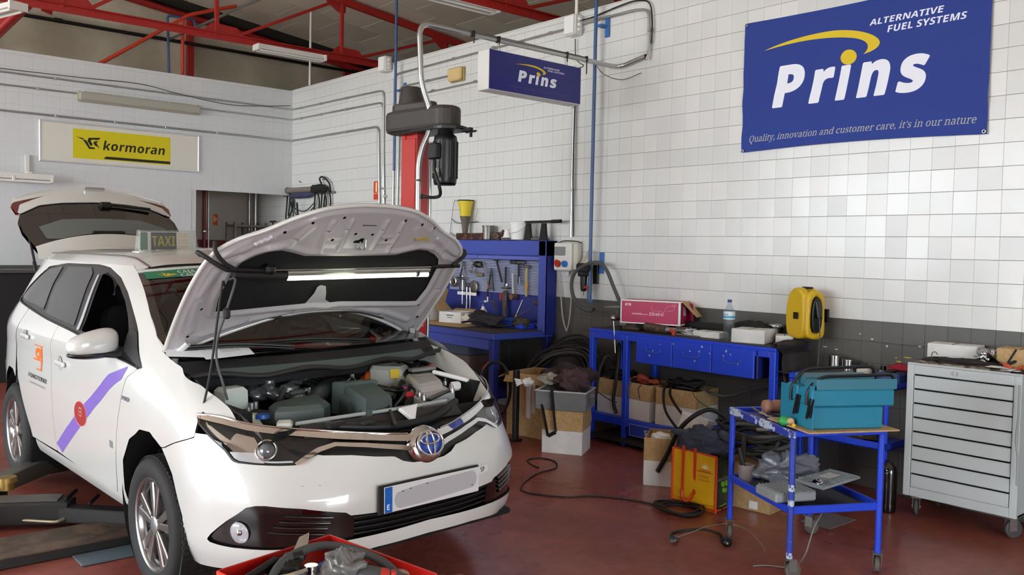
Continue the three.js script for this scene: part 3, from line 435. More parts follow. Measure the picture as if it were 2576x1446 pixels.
  for (const [a, z] of [[2.89, .805], [3.64, .90]]) {
    const h = new THREE.Group(); h.name = 'door_handle'; const p = bodyP(s * a, z, .014); h.position.copy(p); car.add(h);
    P('grip', ro(cb(.022, .03, .17, .009), 0, 0, 0), m_car, h); P('handle_recess', mv(ro(lathe([[0, -.006], [.03, -.004], [.042, 0]], 20), 0, 0, s * Math.PI / 2), -s * -.010, 0, -.03), M({ color: '#9b9b9b', rough: 0.4 }), h);
  }
  const mir = new THREE.Group(); mir.name = 'wing_mirror'; mir.position.set(-s * .945, 1.005, -.60); car.add(mir);
  P('mirror_cap', (() => { const g = new THREE.SphereGeometry(1, 30, 20), p = g.attributes.position; for (let i = 0; i < p.count; i++) { let x = p.getX(i), y = p.getY(i), z = p.getZ(i); x = Math.sign(x) * Math.pow(Math.abs(x), .72); y = Math.sign(y) * Math.pow(Math.abs(y), .75); p.setXYZ(i, x * .125 * (1), y * (.066 + .016 * x * s) + (.012 * x * s), z < 0 ? z * .03 : z * .085); } g.computeVertexNormals(); return g; })(), m_car, mir);
  P('mirror_lower', (() => { const g = new THREE.SphereGeometry(1, 24, 14), p = g.attributes.position; for (let i = 0; i < p.count; i++) p.setXYZ(i, p.getX(i) * .122, -.052 + p.getY(i) * .026, p.getZ(i) * .075); g.computeVertexNormals(); return g; })(), m_black, mir);
  P('mirror_arm', ext([[-.02, -.02], [.15, -.045], [.2, -.02], [.2, .02], [.1, .0], [-.02, .005]].map(([x, y]) => [x * s, y - .04]), .07, .012), m_black, mir);
  P('indicator', mv(ro(cb(.07, .016, .012, .005), 0, s * .5, 0), -s * .095, -.032, .05), m_lens, mir);
  P('mirror_triangle', shell(...lo(1.76, 2.02), .89, 1.12, R(pd([[1.776, .908], [1.80, .902], [1.99, .975], [2.04, 1.08], [1.93, 1.06], [1.88, 1.0]])), .004, .012), m_trim, car);
}
function pdF(a, z) { return (pdF.f ??= pd([[1.384, .586], [1.24, .635], [1.084, .683], [1.078, .745], [1.092, .772], [1.001, .77], [.855, .748], [.856, .757], [.902, .808], [.955, .842], [1.028, .883], [1.295, .934], [1.447, .951], [1.54, .968], [1.66, 1.0], [1.80, .91], [1.884, .853], [1.963, .532], [2.024, .219], [1.86, .19], [1.8, .3], [1.5, .5]]))(a, z); }
function pdD(a, z) { return (pdD.f ??= pd([[1.80, .907], [1.884, .853], [1.963, .532], [2.026, .222], [2.5, .242], [3.065, .258], [3.07, .588], [3.118, .892], [3.10, 1.014], [2.763, .998]]))(a, z); }
function pdR(a, z) { return (pdR.f ??= pd([[3.10, 1.014], [3.118, .892], [3.07, .588], [3.065, .258], [3.60, .252], [3.7, .4], [3.88, .60], [3.93, .75], [3.96, 1.06], [3.45, 1.032]]))(a, z); }
function pdQ(a, z) { return (pdQ.f ??= pd([[3.94, .60], [3.96, 1.06], [4.4, 1.095], [4.9, 1.11], [5.66, 1.11], [5.66, .14], [4.4, .14], [4.0, .3]]))(a, z); }
function pdS(a, z) { return (pdS.f ??= pd([[1.52, .968], [1.722, 1.052], [1.797, 1.151], [1.811, 1.257], [1.815, 1.337], [1.86, 1.39], [4.72, 1.39], [4.74, 1.10], [4.4, 1.095], [3.45, 1.031], [2.763, .997], [1.79, .905], [1.64, 1.0]]))(a, z); }
// dark inner body, floor pan, seats, dashboard
P('inner_shell', [shell(1.35, 5.4, .2, .9, (a, z) => -sA(a, z) - .02, -.05, .06), shell(-5.4, -1.35, .2, .9, (a, z) => -sA(-a, z) - .02, -.05, .06), b2(-.72, .72, .17, .2, -3.5, -.35), b2(-.7, .7, .2, .8, -.42, -.38)], m_liner, car);
P('underbody', b2(-.6, .6, .16, .19, -.4, .84, .01), m_liner, car); P('rear_tray', b2(-.7, .7, .2, .26, -3.45, -2.9, .01), m_liner, car);
P('dashboard', (() => { const g = ext([[-.05, .80], [-.05, .93], [-.22, .965], [-.45, .97], [-.60, .93], [-.64, .80], [-.5, .6], [-.2, .6]], 1.3, .02); g.rotateY(-Math.PI / 2); return g.translate(.65, 0, 0); })(), m_trim, car);
for (const s of [-1, 1]) for (const zz of [-1.25, -2.15]) { P('seat', [mv(ro(ext(rrect(.5, .62, .1), .14, .04), -.28), s * .36, .80, zz - .30), mv(ext(rrect(.5, .16, .05), .5, .03), s * .36, .48, zz - .2)], m_seat, car); P('head_restraint', mv(ro(ext(rrect(.27, .18, .07), .1, .03), -.28), s * .36, 1.17, zz - .42), m_seat, car); }
P('steering_wheel', mv(ro(mg([new THREE.TorusGeometry(.185, .016, 10, 32), bx(.36, .04, .02), bx(.1, .09, .03)]), -.4), .36, .90, -.78), m_trim, car);
// windscreen and roof
const wsEdge = [[1.52, .968], [1.64, 1.008], [1.722, 1.052], [1.797, 1.151], [1.811, 1.257], [1.815, 1.337]].map(([a, z]) => body0(a, z));
const wsC = new THREE.CatmullRomCurve3(wsEdge);
const wsP = (u, v) => { const e = wsC.getPoint(v), k = 1 - u * u; return V(e.x * -u * 1.0, e.y + .028 * k * (v), e.z + k * (.10 - .035 * v)); };
const fdN = (f) => (u, v) => { const h = 1e-3, d1 = f(u + h, v).sub(f(u - h, v)), d2 = f(u, v + h).sub(f(u, v - h)); return d1.cross(d2).normalize(); };
const wsN = (u, v) => { const h = .002, d1 = wsP(u + h, v).sub(wsP(u - h, v)), d2 = wsP(u, Math.min(1, v + h)).sub(wsP(u, Math.max(0, v - h))); const n = d1.cross(d2).normalize(); return n.z < 0 ? n.negate() : n; };
P('windscreen', cut(wsP, wsN, -.995, .995, 50, 0, .995, 24, () => 1), m_glass, car);
P('windscreen_border', cut((u, v) => wsP(u, v).addScaledVector(wsN(u, v), .001), wsN, -1, 1, 160, 0, 1, 80, (u, v) => Math.max(Math.abs(u) - .945, .1 - v * 1.0, -1) > 0 ? .5 : -.5), m_gloss, car);
const rEdge = (t) => { const a = 1.815 + (4.72 - 1.815) * t; return body0(a, Math.min(1.38, 1.337 + t * .6)); };
const roofP = (u, t) => { const e = rEdge(t), U = Math.abs(u), s1 = Math.min(1, t * 3.2), crown = .022 * (1 - U * U) + .072 * (1 - Math.pow(U, 9)), f = .5 + .5 * Math.sin(s1 * Math.PI / 2); return V(-u * Math.abs(e.x), e.y + crown * f + .0 - .03 * Math.max(0, t - .6), e.z + (1 - u * u) * .072 * (1 - t)); };
const roofN = (u, t) => { const h = .003, d1 = roofP(u + h, t).sub(roofP(u - h, t)), d2 = roofP(u, Math.min(1, t + h)).sub(roofP(u, Math.max(0, t - h))); const n = d1.cross(d2).normalize(); return n.y < 0 ? n.negate() : n; };
P('roof', cut(roofP, roofN, -1, 1, 60, 0, 1, 60, (u) => Math.abs(Math.abs(u) - .90) - .006), m_car, car);
for (const s of [-1, 1]) P('roof_moulding', tube(Array.from({ length: 14 }, (_, i) => roofP(s * .90, i / 13 * .99)), .008, false, 40, 6), m_galvDark, car);
P('headliner', cut((u, t) => roofP(u, t).add(V(0, -.03, 0)), roofN, -.97, .97, 16, 0.02, .98, 16, () => 1), M({ color: '#8c8a84', rough: 0.9 }), car);
P('roof_header', tube(Array.from({ length: 13 }, (_, i) => wsP(-1 + i / 6, .99).add(V(0, .004, -.006))), .012, false, 30, 6), m_car, car);
P('antenna', (() => { const g = ext([[-.07, 0], [.07, 0], [-.02, .055], [-.055, .06]], .03, .008); g.rotateY(-Math.PI / 2); return g.translate(.015, 1.462, -2.55); })(), m_car, car);
{ // sun strip with bank name across the top of the screen
  const t = printTex(1400, 90, (x, w, h) => { x.fillStyle = '#1f7a58'; x.fillRect(0, 0, w, h); x.fillStyle = '#e0b82a'; const cx = 150, cy = 45; for (const a of [-1, -.5, 0, .5, 1]) { x.beginPath(); x.moveTo(cx, cy + 26); x.lineTo(cx + a * 62 - 10, cy - 20 + Math.abs(a) * 16); x.lineTo(cx + a * 62 + 12, cy - 8 + Math.abs(a) * 14); x.fill(); } x.fillStyle = '#eef2ee'; x.font = 'bold 42px serif'; x.fillText('CAJA RURAL', 232, 42); x.fillText('CASTILLA-LA MANCHA', 232, 82); });
  const g = cut((u, v) => wsP(u, v).addScaledVector(wsN(u, v), .003), wsN, -.955, .955, 40, .905, .99, 4, () => 1), p = g.attributes.position, uv = [];
  for (let i = 0; i < p.count; i++) uv.push(Math.min(1, Math.max(0, (p.getX(i) + .64) / 1.28)), 0); // refined below
  const y0 = wsP(0, .905).y, y1 = wsP(0, .99).y; for (let i = 0; i < p.count; i++) { const u = p.getX(i) / .64; uv[2 * i + 1] = Math.min(1, Math.max(0, (p.getY(i) - (y0 - .028 * u * u * .95)) / (y1 - y0))); }
  g.setAttribute('uv', new THREE.Float32BufferAttribute(uv, 2)); P('sun_strip', K(g), printMat(t, .4), car, 'green sun strip with a white bank name across the windscreen');
}
// cowl, wipers
P('cowl', cut((u, v) => { const e = wsP(u, 0); return V(e.x, e.y - .015 - .075 * v, e.z + .02 + .15 * v * (1 - .35 * u * u)); }, () => V(0, .9, .44), -.97, .97, 40, 0, 1, 8, () => 1), m_trim, car);
P('cowl_strip', cut((u, v) => { const e = wsP(u, 0); return V(e.x, e.y - .052 - .03 * v + .004, e.z + .10 + .06 * v); }, () => V(0, .9, .44), -.8, .8, 40, 0, 1, 3, () => 1), M({ color: '#4d5755', rough: 0.5 }), car);
P('bonnet_seal', tube(Array.from({ length: 17 }, (_, i) => { const u = -.98 + i * .1225, e = wsP(u, 0); return V(e.x, e.y - .075 + .012 * Math.sin(i * 1.3), e.z + .185 - .05 * u * u); }), .013, false, 60, 8), m_blackRub, car);
for (const [u0, u1, v1] of [[.35, -.55, .05], [-.25, -.9, .06]]) { const p = [wsP(u0, 0.0).add(V(0, .03, .05)), wsP((u0 + u1) / 2, .09).add(V(0, .03, .02)), wsP(u1, v1 + .06).add(V(0, .02, .01))]; P('wiper', [tube(p, .009, false, 20, 6), tube(p.map((q) => q.clone().add(V(0, -.012, 0))), .006, false, 20, 6)], m_black, car); }
// wheels
function wheel(s, X, Z, steer) {
  const w = new THREE.Group(); w.name = 'wheel'; w.position.set(-s * .775, Z, X); w.rotation.y = steer; car.add(w);
  const R = .317, q = (g) => { g.rotateZ(s * Math.PI / 2); return g; };
  P('tyre', q(lathe([[.215, -.095], [.24, -.112], [.28, -.112], [.300, -.10], [.313, -.08], [R, -.05], [R, .05], [.313, .08], [.300, .10], [.28, .112], [.24, .112], [.215, .095]], 56)), M({ color: '#1d1c1c', rough: 0.75 }), w);
  const tr = []; for (let i = 0; i < 72; i++) for (const y of [-.066, -.022, .022, .066]) { const g = cb(.036, .008, .0185, .002); mv(g, y, R + .001, 0); g.rotateX(i / 72 * Math.PI * 2 + (y > 0 ? .02 : 0)); tr.push(g); } P('tread', tr, M({ color: '#252323', rough: 0.8 }), w);
  P('rim', q(lathe([[.15, -.09], [.205, -.10], [.218, -.098], [.222, -.09], [.205, -.07], [.195, .05], [.2, .09], [.218, .1], [.222, .098], [.214, .088], [.19, .06]], 48)), M({ color: '#9a9a9c', rough: 0.25, metal: 0.9 }), w);
  P('brake_disc', q(cyl(.14, .14, .02, 0, -.01, 0, 32)), m_steelD, w);
  for (let k = 0; k < 5; k++) { const sp = []; for (const d of [-.2, .2]) { const g = ext([[-.012, .03], [.012, .03], [.019, .12], [.024, .21], [-.024, .21], [-.019, .12]], .03, .006); g.rotateZ(d + k * Math.PI * .4); sp.push(g); } const g = mg(sp); g.rotateY(-s * Math.PI / 2); g.translate(-s * .058, 0, 0); P('spoke', g, M({ color: '#b4b3b2', rough: 0.25, metal: 0.9 }), w); }
  P('hub_cap', q(lathe([[0, .095], [.03, .093], [.045, .085], [.05, .06]], 24)), m_alu, w);
  for (let k = 0; k < 5; k++) { const a = k * Math.PI * .4 + .6; P('wheel_nut', mv(q(cyl(.009, .009, .03, 0, 0, 0, 6)), -s * .075, .052 * Math.cos(a), .052 * Math.sin(a)), m_steelD, w); }
}
wheel(1, -.02, .205, 0); wheel(1, -2.55, .225, 0); wheel(-1, -.02, .205, 0); wheel(-1, -2.55, .225, 0);
// number plate, emblem, stickers
function onBody(a, z, off) { const p = bodyP(a, z, off), n = bodyN(a, z), g = new THREE.Group(), y = V(0, 1, 0).addScaledVector(n, -n.y).normalize(), x = y.clone().cross(n); g.position.copy(p); g.quaternion.setFromRotationMatrix(new THREE.Matrix4().makeBasis(x, y, n)); return g; }
{
  const g = onBody(0, .428, .016); g.name = 'number_plate'; car.add(g);
  P('plate_holder', bx(.555, .128, .012, -.012, .002, -.006, .005), m_trim, g);
  const t = printTex(1040, 220, (x, w, h) => { x.fillStyle = '#d9d9da'; x.fillRect(0, 0, w, h); x.fillStyle = '#1360b8'; x.fillRect(0, 0, 78, h); x.strokeStyle = '#3f7cc0'; x.lineWidth = 3; for (let k = 0; k < 12; k++) { x.beginPath(); x.arc(39 + 24 * Math.cos(k * .5236), 66 + 24 * Math.sin(k * .5236), 3, 0, 7); x.stroke(); } x.fillStyle = '#e9eef4'; x.font = 'bold 66px sans-serif'; x.fillText('E', 18, 196); x.fillStyle = '#b2b1b4'; x.beginPath(); x.moveTo(130, 60); x.bezierCurveTo(300, 30, 700, 22, 960, 14); x.bezierCurveTo(1030, 40, 1036, 120, 980, 170); x.bezierCurveTo(700, 190, 400, 205, 160, 205); x.bezierCurveTo(80, 180, 90, 90, 130, 60); x.fill(); x.fillStyle = '#1a1a1a'; for (const [a, b] of [[190, 62], [270, 52], [450, 40], [965, 150]]) { x.beginPath(); x.ellipse(a, b, 12, 4, -.2, 0, 7); x.fill(); } });
  P('plate', K(mv(new THREE.PlaneGeometry(.52, .11), 0, 0, .0025)), printMat(t, .35), g); P('plate_body', bx(.524, .114, .004, 0, 0, 0, .0015), m_white, g);
}
{
  const g = onBody(-.30, .455, .003); g.name = 'service_plate'; car.add(g);
  P('plate', K(mv(new THREE.PlaneGeometry(.075, .036), 0, 0, .003)), printMat(printTex(220, 110, (x, w, h) => { x.fillStyle = '#dcdcda'; x.fillRect(0, 0, w, h); x.strokeStyle = '#555'; x.strokeRect(4, 4, w - 8, h - 8); x.fillStyle = '#222'; x.font = 'bold 88px sans-serif'; x.fillText('SP', 50, 88); }), .4), g);
}
{
  const g = onBody(0, .62, .022); g.name = 'brand_emblem'; car.add(g);
  P('boss', mv(ro(lathe([[0, -.01], [.06, -.008], [.085, -.018], [.095, -.04]], 36), Math.PI / 2).scale(1, .92, 1), 0, 0, 0), m_chrome, g);
  P('blue_disc', mv(ro(lathe([[0, .006], [.04, .004], [.064, 0], [.066, -.004]], 36), Math.PI / 2).scale(1, .85, 1), 0, 0, 0), M({ color: '#1646a6', rough: 0.15, clearcoat: 1, metal: 0.3 }), g);
  const ring = (rx, ry, y, r) => tube(Array.from({ length: 24 }, (_, i) => [rx * Math.cos(i * .2618), y + ry * Math.sin(i * .2618), .009]), r, true, 48, 8);
  P('ring', [ring(.067, .056, 0, .0065), ring(.049, .022, .017, .0055), ring(.019, .053, -.001, .0055)], m_chrome, g);
}
const decal = (name, poly, m, off = .0012, lab) => { const f = pd(poly), xs = poly.map((p) => p[0]), zs = poly.map((p) => p[1]); return P(name, shell(Math.min(...xs) - .02, Math.max(...xs) + .02, Math.min(...zs) - .02, Math.max(...zs) + .02, f, off, .008), m, car, lab); };
decal('purple_stripe', [[1.892, .906], [2.099, .835], [3.056, .308], [2.952, .271], [1.934, .835]], M({ color: '#7b63b8', rough: .35 }), .0012, 'diagonal purple stripe across the front door');
function printOn(name, a0, a1, z0, z1, t, lab) { const g = cut((a, z) => bodyP(a, z, .0018), bodyN, a0, a1, 20, z0, z1, 12, () => 1), p = g.attributes.position, uv = []; const e0 = body0(a0, z0), e1 = body0(a1, z0); for (let i = 0; i < p.count; i++) uv.push((p.getZ(i) - e1.z) / (e0.z - e1.z), (p.getY(i) - z0) / (z1 - z0)); g.setAttribute('uv', new THREE.Float32BufferAttribute(uv, 2)); return P(name, K(g), printMat(t, .4, { transparent: true, alphaTest: .4 }), car, lab); }
printOn('crest_sticker', 2.43, 2.64, .50, .64, printTex(300, 200, (x, w, h) => { x.fillStyle = '#9c2a2c'; x.beginPath(); x.ellipse(150, 100, 148, 98, 0, 0, 7); x.fill(); x.strokeStyle = '#d9a0a0'; x.lineWidth = 6; x.stroke(); x.fillStyle = '#c98a80'; x.font = 'bold 26px serif'; x.textAlign = 'center'; x.fillRect(120, 50, 60, 70); x.fillStyle = '#7c1d20'; x.fillRect(130, 60, 40, 22); x.fillRect(130, 90, 40, 22); }), 'round red municipal sticker on the purple stripe');
printOn('door_logo', 3.14, 3.60, .57, .87, printTex(460, 600, (x, w, h) => { x.fillStyle = '#e06a1e'; x.fillRect(150, 6, 190, 12); x.fillRect(290, 6, 26, 310); x.beginPath(); x.arc(240, 110, 70, 0, 7); x.fill(); x.globalCompositeOperation = 'destination-out'; x.beginPath(); x.arc(226, 118, 26, 0, 7); x.fill(); x.globalCompositeOperation = 'source-over'; x.fillRect(130, 180, 200, 20); x.fillRect(200, 300, 120, 14); x.fillStyle = '#2b2b2e'; x.font = 'bold 74px sans-serif'; x.textAlign = 'center'; x.fillText('FONSTERRE', 230, 440, 440); x.font = '48px sans-serif'; x.fillStyle = '#88888c'; x.fillRect(60, 490, 340, 22); }), 'orange and black advertising logo on the rear door');
printOn('hybrid_badge', 1.77, 1.905, .735, .765, printTex(280, 64, (x, w, h) => { x.fillStyle = '#5b5e66'; x.font = 'italic bold 58px sans-serif'; x.fillText('HYBRID', 6, 54, 268); }));
decal('square_sticker', [[2.052, .508], [2.012, .506], [2.011, .47], [2.051, .472]], M({ color: '#77797b', rough: .5 }));
// bonnet, held open at 45 degrees
const K45 = Math.SQRT1_2;
const hoodP = (y, l, off = 0) => V(y, .96 + l * K45 + off * K45 + .0, -.2 + l * K45 - off * K45).add(V(0, 0, 0));
const symY = (p) => [...p, ...p.slice().reverse().filter((q) => q[0] > 1e-6).map((q) => [-q[0], q[1]])];
const HOOD = symY([[0, .282], [.12, .275], [.25, .245], [.45, .158], [.60, .075], [.69, .0], [.73, -.03], [.745, .05], [.752, .2], [.752, .36], [.745, .5], [.728, .63], [.70, .72], [.62, .80], [.50, .865], [.38, .945], [.25, 1.005], [.12, 1.03], [0, 1.036]]);
const PAD = symY([[0, .36], [.08, .366], [.30, .352], [.50, .338], [.585, .336], [.60, .44], [.585, .62], [.56, .675], [.51, .715], [.45, .742], [.39, .75], [.33, .735], [.26, .712], [0, .708]]);
const sHood = pd(HOOD), sPad = pd(PAD);
const seg = (x0, y0, x1, y1) => (x, y) => { const ex = x1 - x0, ey = y1 - y0, t = Math.min(1, Math.max(0, ((x - x0) * ex + (y - y0) * ey) / (ex * ex + ey * ey))); return Math.hypot(x - x0 - t * ex, y - y0 - t * ey); };
const ribs = []; for (const [pts, w, h] of [[[[.195, .94], [.203, .86], [.195, .752]], .014, .012], [[[.10, .95], [.10, .877], [.095, .765]], .014, .012], [[[.30, .90], [.36, .80], [.46, .77]], .02, .008], [[[.47, .83], [.56, .765], [.66, .71]], .018, .008], [[[.58, .70], [.66, .66]], .02, .007], [[[.67, .2], [.69, .45], [.66, .62]], .02, .008], [[[.0, .315], [.2, .302], [.42, .25], [.6, .17]], .02, .009], [[[.12, .80], [.19, .80]], .01, .006], [[[.12, .84], [.19, .845]], .01, .006], [[[.3, .96], [.42, .885], [.55, .80]], .012, -.006]]) for (let i = 0; i + 1 < pts.length; i++) ribs.push([seg(...pts[i], ...pts[i + 1]), w, h]);
const emboss = (y, l) => { let h = 0; const a = Math.abs(y); for (const [f, w, k] of ribs) { const d = f(a, l); if (d < w * 1.6) { const t = Math.max(0, 1 - d / (w * 1.6)); h = Math.abs(k) > Math.abs(h) ? k * t * t * (3 - 2 * t) : h; } } const e = sHood(y, l); h -= .018 * Math.max(0, 1 - e / .03); const p = -sPad(y, l); h += .012 * Math.max(0, 1 - Math.abs(p - .025) / .025); return h; };
const hoodIn = (y, l) => hoodP(y, l, -.012 - emboss(y, l));
const hoodInN = (y, l) => { const h = .004, n = hoodIn(y + h, l).sub(hoodIn(y - h, l)).cross(hoodIn(y, l + h).sub(hoodIn(y, l - h))).normalize(); return n.z < 0 ? n.negate() : n; };
const bonnet = new THREE.Group(); bonnet.name = 'bonnet'; car.add(bonnet);
const sLatch = pd([[-.032, .80], [-.030, .815], [-.004, .822], [.0, .832], [.022, .832], [.022, .80]]), hol = [[.153, .82], [-.153, .82], [-.149, .967], [.204, .958], [-.417, .866], [.055, .858], [-.042, .861], [.417, .90], [.62, .30], [-.66, .36], [-.67, .16], [.66, .20], [.52, .15], [-.52, .16], [-.3, .93], [.32, .93]];
const FING = pd([[-.125, .35], [-.10, .44], [-.101, .485], [-.088, .50], [-.054, .49], [-.03, .436], [-.014, .384], [.04, .35]]);
P('inner_panel', cut(hoodIn, hoodInN, -.76, .76, 220, -.04, 1.04, 150, (y, l) => { let d = Math.min(sHood(y, l), Math.max(-sPad(y, l), FING(y, l)), -sLatch(y, l)); for (const [a, b] of hol) d = Math.min(d, Math.hypot(y - a, l - b) - .0085); return d; }), m_carIn, bonnet);
P('outer_skin', cut((y, l) => hoodP(y, l, .012 + .035 * (1 - (y / .75) ** 2) * Math.min(1, Math.max(0, sHood(y, l)) / .25)), () => V(0, K45, -K45), -.76, .76, 60, -.04, 1.04, 40, sHood), m_car, bonnet);
P('edge_flange', tube(smoothPts(HOOD, 4).map(([y, l]) => hoodP(y, l, .004)), .011, true, 240, 6), m_car, bonnet);
P('insulation_pad', cut((y, l) => hoodP(y, l, .004 - .01 * (noise.noise(y * 9, l * 9, 2))), () => V(0, -K45, K45), -.65, .65, 60, .3, .8, 24, (y, l) => sPad(y, l) + .02), M({ color: '#151416', rough: 0.95 }), bonnet);
P('bonnet_backing', cut((y, l) => hoodP(y, l, .006), () => V(0, -K45, K45), -.74, .74, 30, 0, 1.03, 30, (y, l) => sHood(y, l) - .02), m_liner, bonnet);
P('striker', [tube([hoodP(.0, .815, -.02), hoodP(.004, .80, -.05), hoodP(.022, .80, -.05), hoodP(.026, .83, -.02)], .004, false, 16, 6), mv(bx(.045, .03, .01, 0, 0, 0), ...hoodP(.01, .785, -.02).toArray())], m_steel, bonnet);
P('warning_label', (() => { const g = bx(.088, .022, .002); g.rotateX(-Math.PI / 4); const p = hoodP(.36, .838, -.022); return g.translate(p.x, p.y, p.z); })(), M({ color: '#a98a3a', rough: .5 }), bonnet, 'small brown and yellow sticker');
P('slot', (() => { const g = bx(.08, .005, .004); g.rotateX(-Math.PI / 4); const p = hoodP(.01, .92, -.013); return g.translate(p.x, p.y, p.z); })(), m_black, bonnet);
for (const [y, l] of [[-.24, .262], [.14, .268]]) P('rubber_clip', mv(ro(bx(.05, .012, .02, 0, 0, 0, .005), .4, 0, .5), ...hoodP(y, l, -.02).toArray()), m_black, bonnet);
for (const s of [-1, 1]) P('hinge', [tube([hoodP(s * .66, .12, -.02), hoodP(s * .70, .05, -.03), V(s * .715, .93, -.12), V(s * .71, .90, -.05), V(s * .70, .87, -.06)], .017, false, 24, 8), mv(bx(.03, .09, .03, 0, 0, 0, .01), s * .70, .99, -.15)], m_car, car);
P('prop_hose', tube([hoodP(-.30, .27, -.015), hoodP(-.2, .285, -.03), hoodP(0, .30, -.03), hoodP(.2, .29, -.03), hoodP(.42, .21, -.02)], .004, false, 30, 6), m_black, bonnet);
// engine bay
const eb = new THREE.Group(); eb.name = 'engine_bay'; car.add(eb);
const EP = (n, g, m, lab) => P(n, g, m, eb, lab);
const prism = (pts, y0, y1, inset = .015) => { const n = pts.length, top = pts, pos = [], c = [0, 0]; for (const p of pts) { c[0] += p[0] / n; c[1] += p[1] / n; } const at = (k, f, y) => [c[1] + (pts[k][1] - c[1]) * f, y, c[0] + (pts[k][0] - c[0]) * f]; const q = (a, b, d, e) => pos.push(...a, ...b, ...d, ...a, ...d, ...e); const r = Math.max(.05, 1 - inset / Math.hypot(pts[0][0] - c[0], pts[0][1] - c[1])); for (let k = 0; k < n; k++) { const j = (k + 1) % n; q(at(k, 1.04, y0), at(j, 1.04, y0), at(j, 1, y1 - inset * .8), at(k, 1, y1 - inset * .8)); q(at(k, 1, y1 - inset * .8), at(j, 1, y1 - inset * .8), at(j, r, y1), at(k, r, y1)); pos.push(...at(k, r, y1), ...at(j, r, y1), c[1], y1 + .002, c[0]); } const g = new THREE.BufferGeometry(); g.setAttribute('position', new THREE.Float32BufferAttribute(pos, 3)); return setUV(toCreasedNormals(g, .5)); };
EP('bay_floor', [b2(-.66, .66, .42, .46, -.34, .72), b2(-.64, .64, .3, .86, -.36, -.30), b2(-.68, -.62, .35, .78, -.34, .5), b2(.62, .68, .35, .78, -.34, .5)], m_liner);
for (const s of [-1, 1]) EP('strut_tower', [mv(lathe([[.0, .07], [.05, .07], [.07, .05], [.13, .04], [.15, .0], [.16, -.3]], 28), s * .55, .72, -.12)], M({ color: '#7b7f80', rough: .5 }));
for (const s of [-1, 1]) EP('inner_wing', cut((u, v) => { const X = -.15 + .75 * u; return V(s * (-.0 + .735 - .05 * v - (X > .3 ? (X - .3) * .28 : 0)), .93 - .20 * u * u - .06 * v * 1.6, X); }, () => V(-s * .5, .86, 0), 0, 1, 24, 0, 1, 6, () => 1), m_car);
EP('engine_cover', [prism([[-.08, -.04], [-.08, .12], [.06, .10], [.09, -.10]], .66, .785, .02), ...[0, 1, 2, 3, 4].map((k) => bx(.012, .02, .12, -.09 + k * .042, .79, 0.0 + k * .004, .005)), bx(.2, .02, .03, 0, .785, .075, .008)], m_engine);
EP('air_duct', prism([[.32, -.455], [.25, -.30], [.235, -.15], [.44, -.20], [.52, -.28], [.49, -.41], [.45, -.49]], .60, .775, .025), m_engTop, 'flat black air intake duct');
EP('air_filter_box', [prism([[.30, -.03], [.28, .15], [.66, .0], [.70, -.17]], .62, .805, .02), prism([[.22, -.06], [.27, .14], [.31, .15], [.30, -.04]], .66, .82, .01), ...[0, 1, 2, 3, 4, 5].map((k) => bx(.028, .09, .012, -.15 + k * .033, .72, .70 - k * .035, .004))], m_engTop, 'black air filter box');
EP('resonator', prism([[.23, -.04], [.25, .03], [.43, -.02], [.42, -.09]], .58, .765, .02), m_engTop);
EP('intake_hose', tube([[-.20, .70, .22], [-.12, .765, .20], [-.03, .775, .12], [.04, .775, .10], [.09, .765, .22], [.06, .78, .3]], .042, false, 40, 14), m_engine);
EP('hose_clamp', [mv(ro(new THREE.TorusGeometry(.047, .005, 8, 28), 0, .3, 0), .075, .772, .18), bx(.02, .03, .02, .08, .83, .18, .004)], m_steel);
EP('coolant_tank', [prism([[-.20, .41], [-.21, .52], [-.15, .58], [.10, .50], [.14, .42], [.08, .35], [0, .31]], .68, .84, .025), mv(ro(new THREE.CylinderGeometry(.05, .05, .12, 20), Math.PI / 2, 0, 0), .42, .74, .08)], M({ color: '#dcdcd2', rough: .4, transmission: .25, thickness: 0 }), 'milky white coolant tank');
EP('tank_cap', cyl(.032, .036, .035, .44, .86, -.07, 20), M({ color: '#9a9b94', rough: .5 }));
EP('yellow_label', ro(mv(new THREE.PlaneGeometry(.05, .05), 0, 0, 0), -.35, -.5, 0).translate(.385, .805, .125), M({ color: '#e0bf1c', rough: .5 }), 'yellow warning label on the coolant tank');
EP('high_voltage_cable', [tube([[.27, .70, .02], [.31, .775, -.03], [.37, .79, -.05], [.42, .77, 0.0], [.41, .70, .06]], .022, false, 30, 10), tube([[.24, .68, .0], [.29, .75, -.05], [.35, .765, -.08], [.4, .74, -.03]], .02, false, 24, 10)], M({ color: '#d9661f', rough: .45 }), 'orange high-voltage cable');
EP('battery', [prism([[.34, .30], [.34, .56], [.54, .47], [.66, .18]], .58, .752, .01)], M({ color: '#a8aeb0', rough: .4 }), 'grey battery block');
EP('control_unit', [prism([[.18, .42], [.205, .57], [.49, .43], [.53, .25]], .76, .81, .02), prism([[.16, .40], [.185, .60], [.52, .45], [.56, .23]], .745, .765, .006), mv(bx(.12, .002, .07, 0, 0, 0, .0005), .45, .8135, .30)], M({ color: '#b9b4ae', rough: .35, metal: .4 }), 'silver engine control unit with a label');
for (const [x, z] of [[.24, .55], [.20, .64], [.36, .44], [.44, .56], [.48, .50], [.55, .36]]) EP('bolt', [cyl(.012, .014, .02, x, .765, z, 8), cyl(.006, .006, .03, x, .775, z, 8)], m_steel);
EP('bracket_bar', [ro(bx(.30, .012, .03, 0, 0, 0, .003), 0, .55, 0).translate(.34, .757, .58)], m_black);
